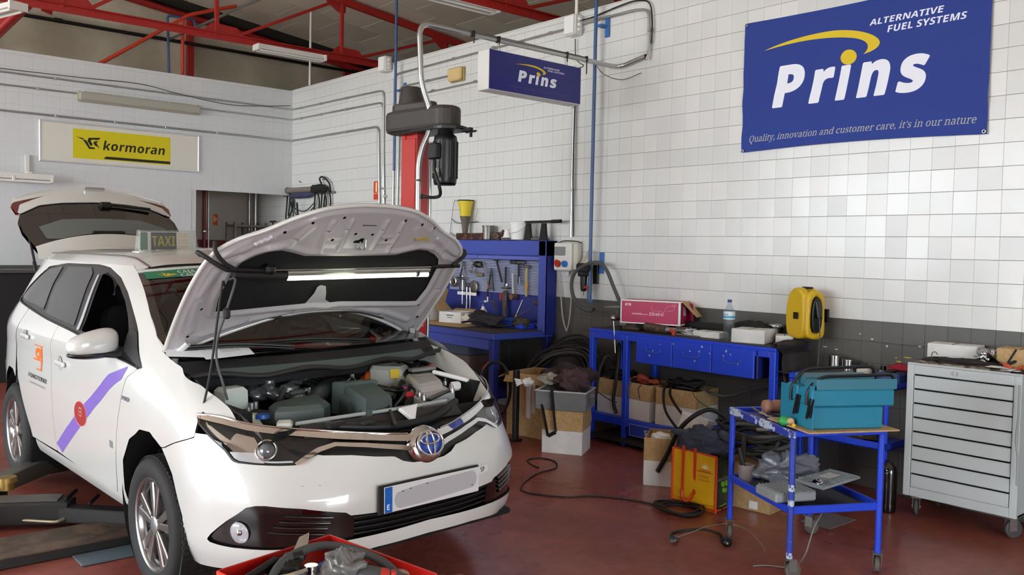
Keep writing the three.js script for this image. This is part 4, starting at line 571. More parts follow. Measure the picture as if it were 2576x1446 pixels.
for (let k = 0; k < 7; k++) { const x0 = .16 + rr(-.06, .1), z0 = .30 + rr(-.1, .2); EP('wiring_loom', tube([[x0, .70, z0], [x0 + rr(.02, .08), .77 + rr(-.01, .02), z0 + rr(-.1, .02)], [x0 + rr(.08, .16), .76, z0 + rr(-.18, -.02)], [x0 + rr(.16, .3), .72, z0 + rr(-.25, 0)]], rr(.007, .014), false, 24, 7), m_black); }
for (let k = 0; k < 6; k++) { const x0 = .45 + rr(0, .12), z0 = -.05 + rr(-.15, .25); EP('wiring_loom', tube([[x0, .70, z0], [x0 + rr(-.05, .05), .82 + rr(-.02, .03), z0 + rr(-.1, .1)], [x0 + rr(-.12, .1), .8, z0 + rr(-.2, .2)], [x0 + rr(-.1, .12), .72, z0 + rr(-.2, .2)]], rr(.006, .013), false, 24, 7), m_black); }
EP('fuse_box', [prism([[-.12, .50], [-.12, .64], [.16, .60], [.18, .50]], .70, .83, .015), bx(.10, .03, .07, .57, .85, -.1, .01)], m_engine);
EP('bracket', [bx(.16, .02, .05, .50, .83, .22, .006), bx(.09, .05, .05, .56, .82, -.02, .012)], m_alu);
EP('red_terminal', [bx(.05, .03, .05, .23, .755, .47, .01), ro(bx(.05, .02, .03, 0, 0, 0, .008), 0, .6, 0).translate(.60, .83, .16)], M({ color: '#b02432', rough: .4 }));
EP('magenta_connector', bx(.06, .03, .035, .31, .76, .36, .008), M({ color: '#b02a6d', rough: .4 }));
EP('throttle_body', [...[0, 1, 2, 3, 4].map((k) => mv(ro(lump(.045, .035, .04, .5, 1.5, k * 3.1, 18), 0, k, 0), -.31 + k * .035, .745 + (k & 1) * .02, -.08 + k * .04)), cyl(.03, .03, .05, -.26, .79, -.06, 14), bx(.08, .02, .03, -.2, .77, .12, .006)], m_alu, 'cast aluminium throttle body');
EP('fuel_rail', [rodg(V(-.16, .775, .12), V(.06, .785, .16), .012), ...[0, 1, 2, 3].map((k) => cyl(.011, .011, .05, -.14 + k * .05, .765, .14, 10))], m_alu);
EP('hose', tube([[-.30, .70, .10], [-.24, .775, .06], [-.16, .80, .0], [-.1, .79, -.03], [.05, .80, -.1], [.18, .80, -.08]], .014, false, 40, 9), m_greyRub);
EP('hose', tube([[-.62, .70, .10], [-.52, .725, .22], [-.44, .72, .30], [-.30, .70, .34]], .016, false, 30, 9), m_blackRub);
EP('hose', tube([[-.58, .72, .34], [-.46, .70, .52], [-.36, .69, .60], [-.26, .70, .58], [-.12, .735, .62]], .014, false, 30, 9), m_blackRub);
EP('hose', tube([[-.60, .86, -.22], [-.5, .88, -.2], [-.35, .86, -.24], [-.22, .8, -.24]], .016, false, 30, 9), m_blackRub);
EP('brake_pipe', tube([[.12, .82, -.26], [.2, .845, -.22], [.24, .82, -.14], [.3, .81, -.1]], .008, false, 24, 7), m_steel);
EP('washer_tank', [mv(lump(.07, .06, .1, .12, 1.4, 2, 20), -.545, .68, .34), cyl(.028, .03, .02, -.56, .735, .37, 16)], M({ color: '#cfd0bb', rough: .45 }));
EP('washer_cap', cyl(.03, .032, .018, -.535, .74, .42, 16), M({ color: '#2a55a8', rough: .4 }));
EP('fluid_bottle', prism([[.10, -.62], [.10, -.5], [.2, -.5], [.22, -.62]], .7, .84, .02), M({ color: '#c3cdc8', rough: .4 }));
EP('clip_post', [cyl(.014, .014, .07, -.50, .735, .24, 10), cyl(.012, .012, .06, -.46, .735, .20, 10), cyl(.01, .01, .05, -.535, .735, .28, 10)], m_alu);
const m_galvW = M({ color: '#a3a7a5', rough: .45 });
EP('radiator_support', tube([[-.50, .738, .66], [-.28, .743, .68], [0, .748, .705], [.3, .748, .69]], .009, false, 30, 6), m_galvW); EP('support_end', bx(.14, .03, .05, -.40, .715, .67, .01), m_galvW);
EP('radiator_front', cut((u, v) => V(u * .5, .735 - .05 * v, .69 + .02 * (1 - u * u) + .05 * v), () => V(0, .4, .9), -1, .7, 20, 0, 1, 3, () => 1), M({ color: '#2c2625', rough: .4 }));
EP('latch_bracket', (() => { const g = ext([[-.05, 0], [.06, .01], [-.01, -.09]], .02, .004); g.rotateX(-.9); return g.translate(.03, .745, .735); })(), m_white);
EP('latch_strut', rodg(V(.0, .765, .62), V(-.12, .71, .86), .008), m_black);
EP('front_shroud', cut((u, v) => { const a = u * .74, q = body0(Math.abs(a) < 1e-4 ? 1e-4 : a, .695 - .0 * v), b = V(q.x * .93, .735, .70 - .10 * Math.abs(u) * 0); const w = v, p = q.clone().lerp(b, w); p.y += -.03 * Math.sin(w * Math.PI) - .01; return p; }, () => V(0, .95, .3), -1, 1, 50, 0, 1, 10, () => 1), m_trim);
EP('shroud_upright', [tube([[-.34, .715, .73], [-.1, .695, .80], [.14, .70, .79], [.38, .73, .66]], .02, false, 30, 6), bx(.10, .03, .06, -.34, .72, .72, .01), bx(.06, .012, .05, -.22, .725, .79, .004)], m_trim);
for (const [g, k] of [[ro(bx(.028, .022, .22, 0, 0, 0, .006), .15, .42, 0).translate(.585, .80, .36), 0], [bx(.06, .045, .045, .515, .77, .49, .012), 1], [ro(bx(.07, .025, .10, 0, 0, 0, .01), 0, -.5, 0).translate(-.50, .72, .56), 2]]) EP('headlight_mount', g, m_white);
// raised tailgate
const tg = new THREE.Group(); tg.name = 'tailgate'; car.add(tg);
const cA = Math.cos(.6283), sA2 = Math.sin(.6283);
const tgP = (y, u, off = 0) => { const b = .05 * (1 - (y / .62) ** 2) - .05 + off; return V(y, 1.45 + u * sA2 + b * cA * .6, -3.15 - u * cA + b * sA2); };
const tgN = (y) => V(y * .35, cA, sA2).normalize();
const tgPart = (n, poly, m, off, thick) => { const f = pd(poly), xs = poly.map((p) => p[0]), us = poly.map((p) => p[1]), x0 = Math.min(...xs) - .01, x1 = Math.max(...xs) + .01, u0 = Math.min(...us) - .01, u1 = Math.max(...us) + .01; const mk = (o) => cut((y, u) => tgP(y, u, o), tgN, x0, x1, 70, u0, u1, 30, f); return P(n, thick ? [mk(off), mk(off - thick)] : mk(off), m, tg); };
tgPart('tailgate_frame', symY([[0, .0], [.45, .0], [.545, .0], [.60, .25], [.60, .40], [.575, .48], [.42, .585], [.26, .615], [0, .628]]), m_gloss, 0, .05);
tgPart('rear_window', symY([[0, .19], [.14, .193], [.375, .137], [.46, .145], [.475, .25], [.483, .30], [.30, .39], [0, .40]]), M({ color: '#8e9694', rough: .06, metal: 0, transmission: .55, thickness: 0 }), .004);
tgPart('lower_panel', symY([[0, .628], [.26, .614], [.42, .585], [.575, .475], [.59, .49], [.555, .60], [.42, .68], [.30, .735], [0, .785]]), m_car, .012, .05);
for (const s of [1, -1]) tgPart('tail_lamp', [[.245, .745], [.36, .705], [.50, .632], [.575, .50], [.60, .49], [.615, .60], [.585, .645]].map(([y, u]) => [y * s, u]), m_redLens, .006, .03);
tgPart('tailgate_edge', symY([[0, .785], [.30, .735], [.58, .64], [.605, .62], [.59, .70], [.40, .775], [.2, .815], [0, .835]]), m_car, .01, .04);
P('edge_beading', tube([-.57, -.45, -.3, 0, .3, .45, .57].map((y) => tgP(y, .83 - y * y * .42, .012)), .009, false, 40, 6), m_car, tg);
P('grab_handle', mv(ro(bx(.16, .02, .05, 0, 0, 0, .008), -.5), ...tgP(.04, .80, .03).toArray()), m_chrome, tg);
P('rear_wiper', [mv(ro(bx(.10, .05, .05, 0, 0, 0, .015), -.5), ...tgP(.075, .585, .02).toArray()), rodg(tgP(.05, .595, .03), tgP(.43, .55, .03), .012)], m_black, tg);
P('high_brake_lamp', mv(ro(bx(.25, .03, .03, 0, 0, 0, .008), -.5), ...tgP(.0, .20, .01).toArray()), m_black, tg);
P('roof_spoiler', cut((u, v) => { const y = u * .56, w = .02 + .165 * (1 - u * u * .75); const p = tgP(y, (v - .55) * w * 1.5 + .05 * (1 - u * u), .02 + .02 * Math.sin(v * Math.PI)); p.y -= .035 * (1 - v); return p; }, (u, v) => V(u * .3, .9, .45), -1, 1, 50, 0, 1, 14, () => 1), m_car, tg);
for (const s of [-1, 1]) P('gas_strut', [rodg(V(s * .60, 1.28, -3.02), tgP(s * .56, .22, -.03), .009), rodg(V(s * .60, 1.28, -3.02), V(s * .595, 1.35, -3.1), .014)], m_black, tg);
P('rear_bumper', cut((a, z) => bodyP(a, z, .01), bodyN, 4.75, 5.66, 20, .2, .62, 12, () => 1), m_car, car);
// roof sign
{
  const t = T('taxi_sign', 'TAXI roof sign: clear plastic case with dark amber letter display', 'roof sign');
  const p = carW(-1.27, -.31, 1.44); t.scale.set(.76, 1.05, .8); t.position.copy(p); t.quaternion.copy(car.quaternion);
  const d = (w0, w1, h, z0, z1) => { const g = new THREE.BufferGeometry(); const q = [[-w0, 0, z0], [w0, 0, z0], [w1, h, z0 * .8], [-w1, h, z0 * .8], [-w0, 0, z1], [w0, 0, z1], [w1, h, z1 * .62], [-w1, h, z1 * .62]]; const f = [[0, 1, 2, 3], [5, 4, 7, 6], [4, 0, 3, 7], [1, 5, 6, 2], [3, 2, 6, 7], [4, 5, 1, 0]], pos = []; for (const k of f) pos.push(...q[k[0]], ...q[k[2]], ...q[k[1]], ...q[k[0]], ...q[k[3]], ...q[k[2]]); g.setAttribute('position', new THREE.Float32BufferAttribute(pos, 3)); g.computeVertexNormals(); return setUV(g); };
  P('clear_case', d(.235, .215, .135, -.055, .06), M({ color: '#eef0ee', rough: .04, transmission: .9, thickness: 0, ior: 1.45 }), t);
  P('base', bx(.50, .022, .14, 0, .004, 0, .006), m_whitePl, t); P('inner_board', bx(.42, .112, .03, 0, .07, -.005, .004), M({ color: '#d4d6d2', rough: .5 }), t);
  const tx = printTex(420, 220, (x, w, h) => { x.fillStyle = '#26241f'; x.fillRect(0, 0, w, h); x.fillStyle = '#b9a61f'; x.font = 'bold 176px sans-serif'; x.fillText('TAXI', 12, 172, 396); x.fillStyle = '#26241f'; for (let i = 0; i < h; i += 9) x.fillRect(0, i, w, 1.6); });
  P('letter_display', K(mv(new THREE.PlaneGeometry(.20, .10), -.03, .073, .0145)), printMat(tx, .5), t);
  P('green_lamp', bx(.06, .10, .02, -.185, .073, .006, .004), M({ color: '#58705f', rough: .3 }), t); 
  P('orange_lamp', [0, 1, 2, 3, 4, 5].map((k) => bx(.075, .013, .018, .125, .032 + k * .017, .006, .004)), M({ color: '#e6cdb8', rough: .4 }), t);
  P('label_strip', K(mv(new THREE.PlaneGeometry(.30, .014), .04, .017, .058)), M({ color: '#dedfdd', rough: .5 }), t);
}
// ---------------------------------------------------------------- signs
function prinsLogo(x, w, h, o) {        // o: logo box in fractions of the panel
  const X = (u) => (o.x + u * o.s) * w, Y = (v) => (o.y + v * o.t) * h;
  x.fillStyle = '#ddbf22'; x.beginPath(); x.moveTo(X(.097), Y(.237)); x.bezierCurveTo(X(.20), Y(.185), X(.33), Y(.172), X(.414), Y(.180)); x.bezierCurveTo(X(.52), Y(.20), X(.605), Y(.27), X(.604), Y(.325)); x.bezierCurveTo(X(.60), Y(.36), X(.57), Y(.375), X(.54), Y(.384)); x.bezierCurveTo(X(.565), Y(.35), X(.57), Y(.30), X(.502), Y(.262)); x.bezierCurveTo(X(.42), Y(.22), X(.27), Y(.20), X(.097), Y(.237)); x.fill();
  x.beginPath(); x.ellipse(X(.48), Y(.387), .034 * o.s * w, .052 * o.t * h, .25, 0, 7); x.fill();
  x.save(); x.fillStyle = '#e9ebf5'; x.strokeStyle = '#e9ebf5'; x.lineJoin = 'round'; x.translate(X(.131), Y(.672)); x.transform(1, 0, -.18, 1, 0, 0);
  const fs = .405 * o.t * h; x.font = 'bold ' + fs + 'px sans-serif'; x.lineWidth = fs * .05;
  const put = (s, u, wd) => { const m = x.measureText(s).width; x.save(); x.translate(u * o.s * w, 0); x.scale(wd * o.s * w / m, 1); x.fillText(s, 0, 0); x.strokeText(s, 0, 0); x.restore(); };
  put('P', 0, .145); put('r', .172, .10); put('\u0131', .288, .062); put('n', .375, .137); put('s', .535, .112); x.restore();
  x.save(); x.fillStyle = '#e9ebf5'; x.font = 'bold ' + .062 * o.t * h + 'px sans-serif'; for (const [s, u, v, wd] of [['ALTERNATIVE', .56, .195, .275], ['FUEL SYSTEMS', .627, .262, .289]]) { x.save(); x.translate(X(u), Y(v)); x.transform(1, 0, -.2, 1, 0, 0); const m = x.measureText(s).width; x.scale(wd * o.s * w / m, 1); x.fillText(s, 0, 0); x.restore(); } x.restore();
}
function slogan(x, w, h, u0, u1, v, px, c) { x.save(); x.fillStyle = c; x.translate(u0 * w, v * h); x.transform(1, -.0, -.22, 1, 0, 0); x.font = px + 'px serif'; const s = "Quality, innovation and customer care, it's in our nature", m = x.measureText(s).width; x.scale((u1 - u0) * w / m, 1); x.fillText(s, 0, 0); x.restore(); }
{
  const t = T('banner', 'large blue fabric banner with eyelets high on the tiled wall', 'banner', [-0.012, 2.985, 8.81]);
  const tx = printTex(2000, 1100, (x, w, h) => { const g = '#1c3688'; x.fillStyle = g; x.fillRect(0, 0, w, h); prinsLogo(x, w, h, { x: 0, y: 0, s: 1, t: 1 }); slogan(x, w, h, .036, .962, .928, 78, '#b3b2a6'); });
  const W = 1.86, Hh = 1.025, g = new THREE.PlaneGeometry(W, Hh, 60, 34), p = g.attributes.position;
  for (let i = 0; i < p.count; i++) { const u = p.getX(i) / W + .5, v = p.getY(i) / Hh + .5; const sag = .022 * Math.sin(Math.PI * u) * (v < .2 ? (1 - v / .2) : 0) - .018 * Math.sin(Math.PI * u) * (v > .8 ? (v - .8) / .2 : 0); p.setXYZ(i, p.getX(i), p.getY(i) + sag - .012 * u * (1 - v), .006 + .006 * noise.noise(u * 5, v * 9, 1) + .007 * Math.sin(v * 20 + u * 3) * Math.exp(-((v - .22) ** 2) * 20)); }
  g.computeVertexNormals(); g.rotateY(-Math.PI / 2); P('fabric', K(g), printMat(tx, .75, { side: THREE.DoubleSide }), t);
  for (const [u, v] of [[-.5, .5], [-.5, -.5], [.5, -.5], [.5, .5]]) P('eyelet', mv(ro(new THREE.TorusGeometry(.010, .004, 8, 18), 0, Math.PI / 2), -.014, v * (Hh - .03) - (u > 0 && v < 0 ? .01 : 0), u * (W - .03)), m_steel, t);
}
{
  const t = T('lightbox_sign', 'small white-edged blue lightbox sign hanging from the overhead steel tube', 'sign', [-1.025, 3.11, 6.45]);
  P('case', bx(1.05, .325, .145, 0, 0, 0, .006), m_whitePl, t);
  const tx = printTex(1400, 430, (x, w, h) => { x.fillStyle = '#1c2070'; x.fillRect(0, 0, w, h); prinsLogo(x, w, h, { x: .20, y: .02, s: .66, t: .98 }); slogan(x, w, h, .20, .86, .86, 30, '#4c4e86'); });
  P('front_panel', K(mv(new THREE.PlaneGeometry(1.04, .315), 0, 0, .0745)), printMat(tx, .3), t);
  for (const x of [-.43, .33]) for (const d of [0, .025]) P('hanging_wire', rodg(V(x + d, .16, .07), V(x + d * .6 - .008, .262, .07), .0025, 6), m_galvDark, t);
}
{
  const t = T('brand_sign', 'long cream sign with a yellow panel and bird logo on the back wall', 'sign', [-2.395, 2.893, 0.012]);
  P('backing', bx(1.95, .475, .02, 0, 0, 0, .002), M({ color: '#dbd8cc', rough: .35 }), t);
  P('frame', [bx(1.99, .022, .035, 0, .245, 0, .006), bx(1.99, .022, .035, 0, -.245, 0, .006), bx(.022, .5, .035, -.985, 0, 0, .006), bx(.022, .5, .035, .985, 0, 0, .006)], M({ color: '#dedfe0', rough: .3, metal: .5 }), t);
  const tx = printTex(1200, 365, (x, w, h) => { x.fillStyle = '#d6c90e'; x.fillRect(0, 0, w, h); x.fillStyle = '#17150f'; x.save(); x.translate(345, 208); x.transform(1, 0, -.18, 1, 0, 0); x.font = 'bold 158px sans-serif'; let m = x.measureText('kormoran').width; x.scale(790 / m, 1); x.fillText('kormoran', 0, 30); x.restore();
    x.beginPath(); x.moveTo(370, 335); x.lineTo(395, 318); x.lineTo(w, 318); x.lineTo(w, 352); x.lineTo(370, 352); x.fill();
    const poly = (a) => { x.beginPath(); a.forEach((p, i) => i ? x.lineTo(...p) : x.moveTo(...p)); x.closePath(); x.fill(); };
    poly([[38, 98], [120, 112], [168, 150], [200, 215], [250, 215], [262, 235], [190, 240], [130, 150], [110, 128]]); poly([[185, 100], [325, 88], [300, 118], [222, 122], [205, 138], [232, 178], [210, 205], [168, 140]]); poly([[245, 140], [300, 132], [275, 158], [318, 232], [290, 205], [258, 190], [240, 165]]);
    x.fillStyle = '#d6c90e'; x.beginPath(); x.arc(125, 128, 7, 0, 7); x.fill(); });
  P('print', K(mv(new THREE.PlaneGeometry(1.213, .37), -.007, -.0, .0112)), printMat(tx, .35), t);
}
{ // bent steel tube from the lift head to the wall
  const t = T('overhead_tube', 'bare steel tube bending from the lift head across to the tiled wall', 'pipe');
  P('tube', pipe([[-2.20, 1.55, 6.50], [-2.20, 2.30, 6.50], [-2.18, 2.42, 6.51], [-2.125, 2.56, 6.54], [-2.125, 2.70, 6.54], [-2.20, 2.90, 6.52], [-2.215, 3.36, 6.5], [-.02, 3.345, 6.53], [-.02, 3.40, 6.85]].map((p) => p), .021, .11, 12), m_galv, t);
  P('clip', [bx(.05, .014, .05, -2.20, 2.17, 6.5), bx(.05, .014, .05, -2.2, 1.72, 6.5)], m_galvDark, t);
  for (const [x, l] of [[-1.72, .03], [-1.46, 0], [-.69, .02], [-.45, .09]]) P('cable_tie', [bx(.02, .05, .05, x, 3.355, 6.525, .004), bx(.008, .03 + l, .008, x + .01, 3.33 - l / 2, 6.53, .001)], m_black, t);
  P('cable', tube([[-1.9, 3.37, 6.52], [-1.45, 3.375, 6.53], [-.8, 3.37, 6.535], [-.4, 3.36, 6.53], [-.2, 3.27, 6.5], [-.06, 3.22, 6.6], [-.02, 3.26, 6.8]], .004), m_galvDark, t);
  P('loose_wire', tube([[-.66, 3.36, 6.52], [-.5, 3.4, 6.4], [-.4, 3.44, 6.3]], .003), m_black, t);
}
one('cable', tube([[-.03, 3.70, 5.96], [-.05, 3.5, 6.0], [-.25, 3.36, 6.3], [-.52, 3.27, 6.45]], .005), m_greyRub, 'thin grey cable from the right-hand junction box to the hanging sign', 'cable');
one('wall_cable', tube([[-4.1, 3.70, .02], [-2.95, 3.72, .03], [-2.2, 3.74, .03], [-1.7, 3.68, .03], [-1.0, 3.62, .03], [-.5, 3.66, .03], [-.05, 3.72, .03]], .005), m_greyRub, 'thin slack cable drooping across the top of the back wall', 'cable');
// ---------------------------------------------------------------- lift
{
  const t = T('lift_column', 'red lift column with a black rounded head and motor, behind the open bonnet', 'car lift', [-2.03, 0, 6.2]);
  const m = M({ color: '#b3231c', rough: .32, clearcoat: .4, clearcoatRoughness: .3 });
  P('column', mv(ro(ext([[-.055, -.11], [.055, -.11], [.055, .11], [-.055, .11], [-.055, .06], [-.045, .06], [-.045, -.06], [-.055, -.06]].map((p) => p), 2.545, .004), -Math.PI / 2), 0, 0.02, 0), m, t);
  P('column_face', bx(.012, 2.5, .19, -.058, 1.27, 0, .004), m, t);
  P('base_plate', bx(.5, .025, .4, 0, .012, 0, .005), m, t);
  const oval = (r0, z0, r1, z1) => { const o = []; for (let k = 0; k <= 12; k++) { const a = Math.PI + k / 12 * Math.PI; o.push([r0 * Math.cos(a), z0 + r0 * Math.sin(a)]); } for (let k = 0; k <= 12; k++) { const a = k / 12 * Math.PI; o.push([r1 * Math.cos(a), z1 + r1 * Math.sin(a)]); } return o; };
  const cap = M({ color: '#37322f', rough: .55 });
  const ov = (a, h, y, b) => mv(ro(ext(a.map(([x, z]) => [x, -z]), h, b), -Math.PI / 2), 0, y, 0);
  P('head_cover', [ov(oval(.165, -.13, .12, .40), .17, 2.57, .03), ov(oval(.13, -.1, .06, .19), .07, 2.73, .015), mv(lathe([[.0, .17], [.07, .165], [.085, .15], [.11, 0]], 28), 0, 2.775, -.06)], cap, t);
  P('head_plate', [ov(oval(.12, .0, .14, .45), .03, 2.55, .005), bx(.04, .03, .1, .04, 2.545, .63, .006)], m_black, t);
  P('belt_adjuster', [rodg(V(.05, 2.53, .6), V(.05, 2.53, .72), .008), bx(.02, .06, .02, .05, 2.52, .66, .004)], m_black, t);
  P('motor', [mv(lathe([[0, 0], [.08, 0], [.088, .02], [.092, .06], [.092, .33], [.085, .37], [.06, .39], [.06, .44]], 28), 0, 2.14, .41), ...Array.from({ length: 14 }, (_, k) => { const a = k / 14 * Math.PI * 2; return mv(ro(bx(.012, .28, .008, .094, 0, 0, .002), 0, a), 0, 2.33, .41); })], m_black, t);
  P('terminal_box', bx(.05, .12, .11, -.105, 2.39, .41, .01), m_black, t);
  P('rating_plate', bx(.004, .035, .075, -.098, 2.245, .425, .001), M({ color: '#b9b39d', rough: .4 }), t);
  P('motor_cable', tube([[-.125, 2.31, .44], [-.13, 2.25, .45], [-.12, 2.13, .5], [-.08, 2.06, .46], [-.06, 2.045, .35], [-.06, 2.06, .18]], .013, false, 40, 10), m_blackRub, t);
  P('cable_gland', mv(ro(new THREE.CylinderGeometry(.02, .02, .05, 12), Math.PI / 2), -.06, 2.06, .17), m_black, t);
  P('conduit', pipe([[.08, 2.5, .10], [.08, .9, .10]], .014), m_galv, t);
}
const m_arm = M({ color: '#57534c', rough: .5, metal: .3 }), m_armDark = M({ color: '#1d1a19', rough: .6 });
function beam(a, b, w, h, c = .006) { const d = b.clone().sub(a), L = d.length(), g = cb(w, h, L, c); g.applyQuaternion(new THREE.Quaternion().setFromUnitVectors(V(0, 0, 1), d.normalize())); const m = a.clone().add(b).multiplyScalar(.5); return g.translate(m.x, m.y, m.z); }
{
  const t = T('lift_arm', 'rear lift arm with a round brass-coloured pad reaching under the car behind the lower arm', 'car lift');
  P('outer_arm', beam(V(-5.4, .15, 6.45), V(-4.46, .15, 5.50), .11, .10), m_arm, t);
  P('arm_sleeve', beam(V(-5.7, .12, 6.8), V(-4.95, .12, 6.05), .16, .14), m_armDark, t);
  P('swivel_pad', [cyl(.055, .06, .03, -4.92, .225, 6.19, 24), cyl(.04, .045, .05, -4.92, .19, 6.19, 20)], M({ color: '#8a6c33', rough: .45, metal: .6 }), t);
}
{
  const t = T('lift_arm', 'front lift arm with a bent wire handle, low beside the front wheel', 'car lift');
  P('outer_arm', beam(V(-5.6, .09, 6.02), V(-4.66, .09, 6.60), .15, .12), m_armDark, t);
  P('top_plate', beam(V(-5.4, .155, 6.12), V(-4.70, .155, 6.52), .13, .012, .002), m_arm, t);
  P('inner_arm', beam(V(-4.8, .085, 6.5), V(-4.36, .085, 6.98), .10, .085), m_armDark, t);
  P('stop_bar', [beam(V(-4.70, .165, 6.62), V(-4.60, .165, 6.45), .02, .02, .004), beam(V(-4.60, .15, 6.73), V(-4.51, .15, 6.58), .02, .02, .004)], m_black, t);
  P('handle', pipe([[-4.90, .12, 6.40], [-4.93, .07, 6.48], [-4.91, .06, 6.52], [-4.76, .06, 6.68], [-4.70, .07, 6.65], [-4.69, .12, 6.58]], .009, .03), M({ color: '#a49a80', rough: .4, metal: .5 }), t);
  P('lift_pad', [cyl(.06, .06, .10, -4.40, .18, 6.9, 22), cyl(.03, .03, .12, -4.40, .13, 6.9, 16)], m_blackRub, t);
}
{
  const t = T('floor_beam', 'low flat brown steel plate on the floor across the lift, by the front wheel', 'car lift');
  P('cover_plate', b2(-6.4, -2.1, .052, .062, 6.80, 7.15, .002), M({ map: rep(col2(0x4b3d33, 0x6a5648, N1, 1.6), .5), color: '#fff', rough: .6, metal: .3 }), t);
  P('side_rail', [b2(-6.4, -2.1, .002, .055, 7.10, 7.145, .003), b2(-6.4, -2.1, .002, .055, 6.81, 6.85, .003)], m_armDark, t);
}
one('floor_plate', b2(-4.80, -4.40, .002, .012, 7.16, 7.34, .003), M({ color: '#5b6a75', rough: .5 }), 'thin blue-grey plate lying on the floor beside the front wheel', 'plate');
// support cords hooked on the bonnet, work lamp under it
{
  const t = T('work_lamp', 'lit tube work lamp with a black grip, hung under the open bonnet', 'lamp');
  const hp = (y, l, o) => car.localToWorld(hoodP(y, l, o));
  P('lamp_tube', rodg(hp(-.325, .607, -.055), hp(.42, .607, -.055), .013, 16), M({ color: '#ffffff', rough: .3, emissive: '#f6ffe0', emissiveIntensity: 2.0 }), t);
  P('reflector_shade', rodg(hp(-.335, .632, -.045), hp(.50, .632, -.045), .017, 16), M({ color: '#b9bcb6', rough: .25, metal: .7 }), t);
  P('end_cap', [rodg(hp(.42, .607, -.055), hp(.50, .605, -.055), .0145, 14)], M({ color: '#e9eee6', rough: .2, emissive: '#f6ffe0', emissiveIntensity: .9 }), t);
  P('grip', [rodg(hp(-.335, .618, -.05), hp(-.60, .632, -.045), .022, 14)], m_blackRub, t);
  P('ring', rodg(hp(.418, .618, -.05), hp(.428, .618, -.05), .024, 14), m_black, t);
  const L = new THREE.PointLight('#f6ffe0', .07); L.position.copy(hp(0, .59, -.10)); L.shadow.radius = 6; L.castShadow = true; t.add(L);
  P('telescopic_rod', [rodg(hp(-.45, .657, -.05), hp(.52, .658, -.05), .0045, 8)], m_steel, t);
  P('rod_sleeve', [rodg(hp(-.45, .655, -.05), hp(-.64, .668, -.05), .012, 10), rodg(hp(.50, .658, -.05), hp(.70, .650, -.04), .011, 10), mv(bx(.05, .05, .09, 0, 0, 0, .015), ...hp(-.44, .66, -.045).toArray())], m_black, t);
  for (const s of [-1, 1]) P('hook', tube([hp(s * .64, .665, -.05), hp(s * .69, .685, -.03), hp(s * .735, .70, .0), hp(s * .755, .69, .04), hp(s * .73, .66, .05)], .0105, false, 24, 8), m_blackRub, t);
  P('hook', tube([hp(-.60, .665, -.05), hp(-.66, .70, -.04), hp(-.705, .745, -.01), hp(-.70, .765, .03)], .0105, false, 24, 8), m_blackRub, t);
  const hang = (y, l, X, Y, Z) => [hp(y, l, -.03), car.localToWorld(V(X, Y, Z))];
  P('power_cable', tube([hp(-.62, .56, -.05), V(-4.476, 1.48, 8.313), V(-4.495, 1.327, 8.306), V(-4.521, 1.099, 8.297), V(-4.554, .915, 8.285), V(-4.577, .818, 8.275), V(-4.60, .661, 8.265), V(-4.60, .521, 8.27), V(-4.612, .398, 8.265), V(-4.635, .2, 8.255), V(-4.68, .02, 8.3), V(-4.8, .008, 8.5)], .0055, false, 90, 7), m_blackRub, t);
  P('spare_cable', tube([hp(-.60, .58, -.03), V(-4.392, 1.49, 8.252), V(-4.424, 1.355, 8.234), V(-4.456, 1.229, 8.214), V(-4.461, 1.13, 8.215), V(-4.442, 1.032, 8.237), V(-4.426, .95, 8.254)], .006, false, 50, 7), m_greyRub, t);
  P('cable_clip', mv(bx(.03, .05, .03, 0, 0, 0, .008), -4.424, 1.34, 8.234), m_blackRub, t);
}
// papers and red cloths behind and on the windscreen
{
  const mkPaper = (label, u, v, w, h, turn) => { const q = wsP(u, v).addScaledVector(wsN(u, v), .006), n = wsN(u, v), t = T('paper_sheet', label, 'paper'); const y = V(0, 1, 0).addScaledVector(n, -n.y).normalize(), x = y.clone().cross(n); const mtx = new THREE.Matrix4().makeBasis(x, y, n).setPosition(q).premultiply(car.matrixWorld); t.applyMatrix4(mtx); P('sheet', ro(bx(w, h, .001, 0, 0, 0, .0003), 0, 0, turn), m_paper, t); for (let k = 0; k < 4; k++) P('text_line', ro(bx(w * .4, .002, .0004, w * .1, h * .3 - k * .012, .0008, .0001), 0, 0, turn), m_greyRub, t); };
  mkPaper('white document lying on the windscreen beside the wing mirror pillar', -.86, .10, .22, .14, -.2);
  mkPaper('white paper at the foot of the windscreen in front of the steering wheel side', -.66, .045, .24, .12, .12);
}
{
  const cm = M({ color: '#a02a20', rough: .85, bumpMap: rep(T_bump, .1), bumpScale: .003 });
  const a = T('red_cloth', 'wide red cloth spread on the dashboard behind the windscreen', 'cloth'); a.applyMatrix4(car.matrixWorld); P('cloth', sheet(.62, .26, 30, 14, (x, z) => [x - .28, .985 + .02 * noise.noise(x * 6, z * 6, 1) - .10 * z * z, -.22 + z]), cm, a); a.userData.category = 'cloth';
  const b = T('red_cloth', 'smaller red cloth at the driver-side end of the dashboard', 'cloth'); b.applyMatrix4(car.matrixWorld); P('cloth', sheet(.34, .24, 20, 14, (x, z) => [x + .36, .985 + .02 * noise.noise(x * 6, z * 6, 4), -.24 + z]), cm, b);
}
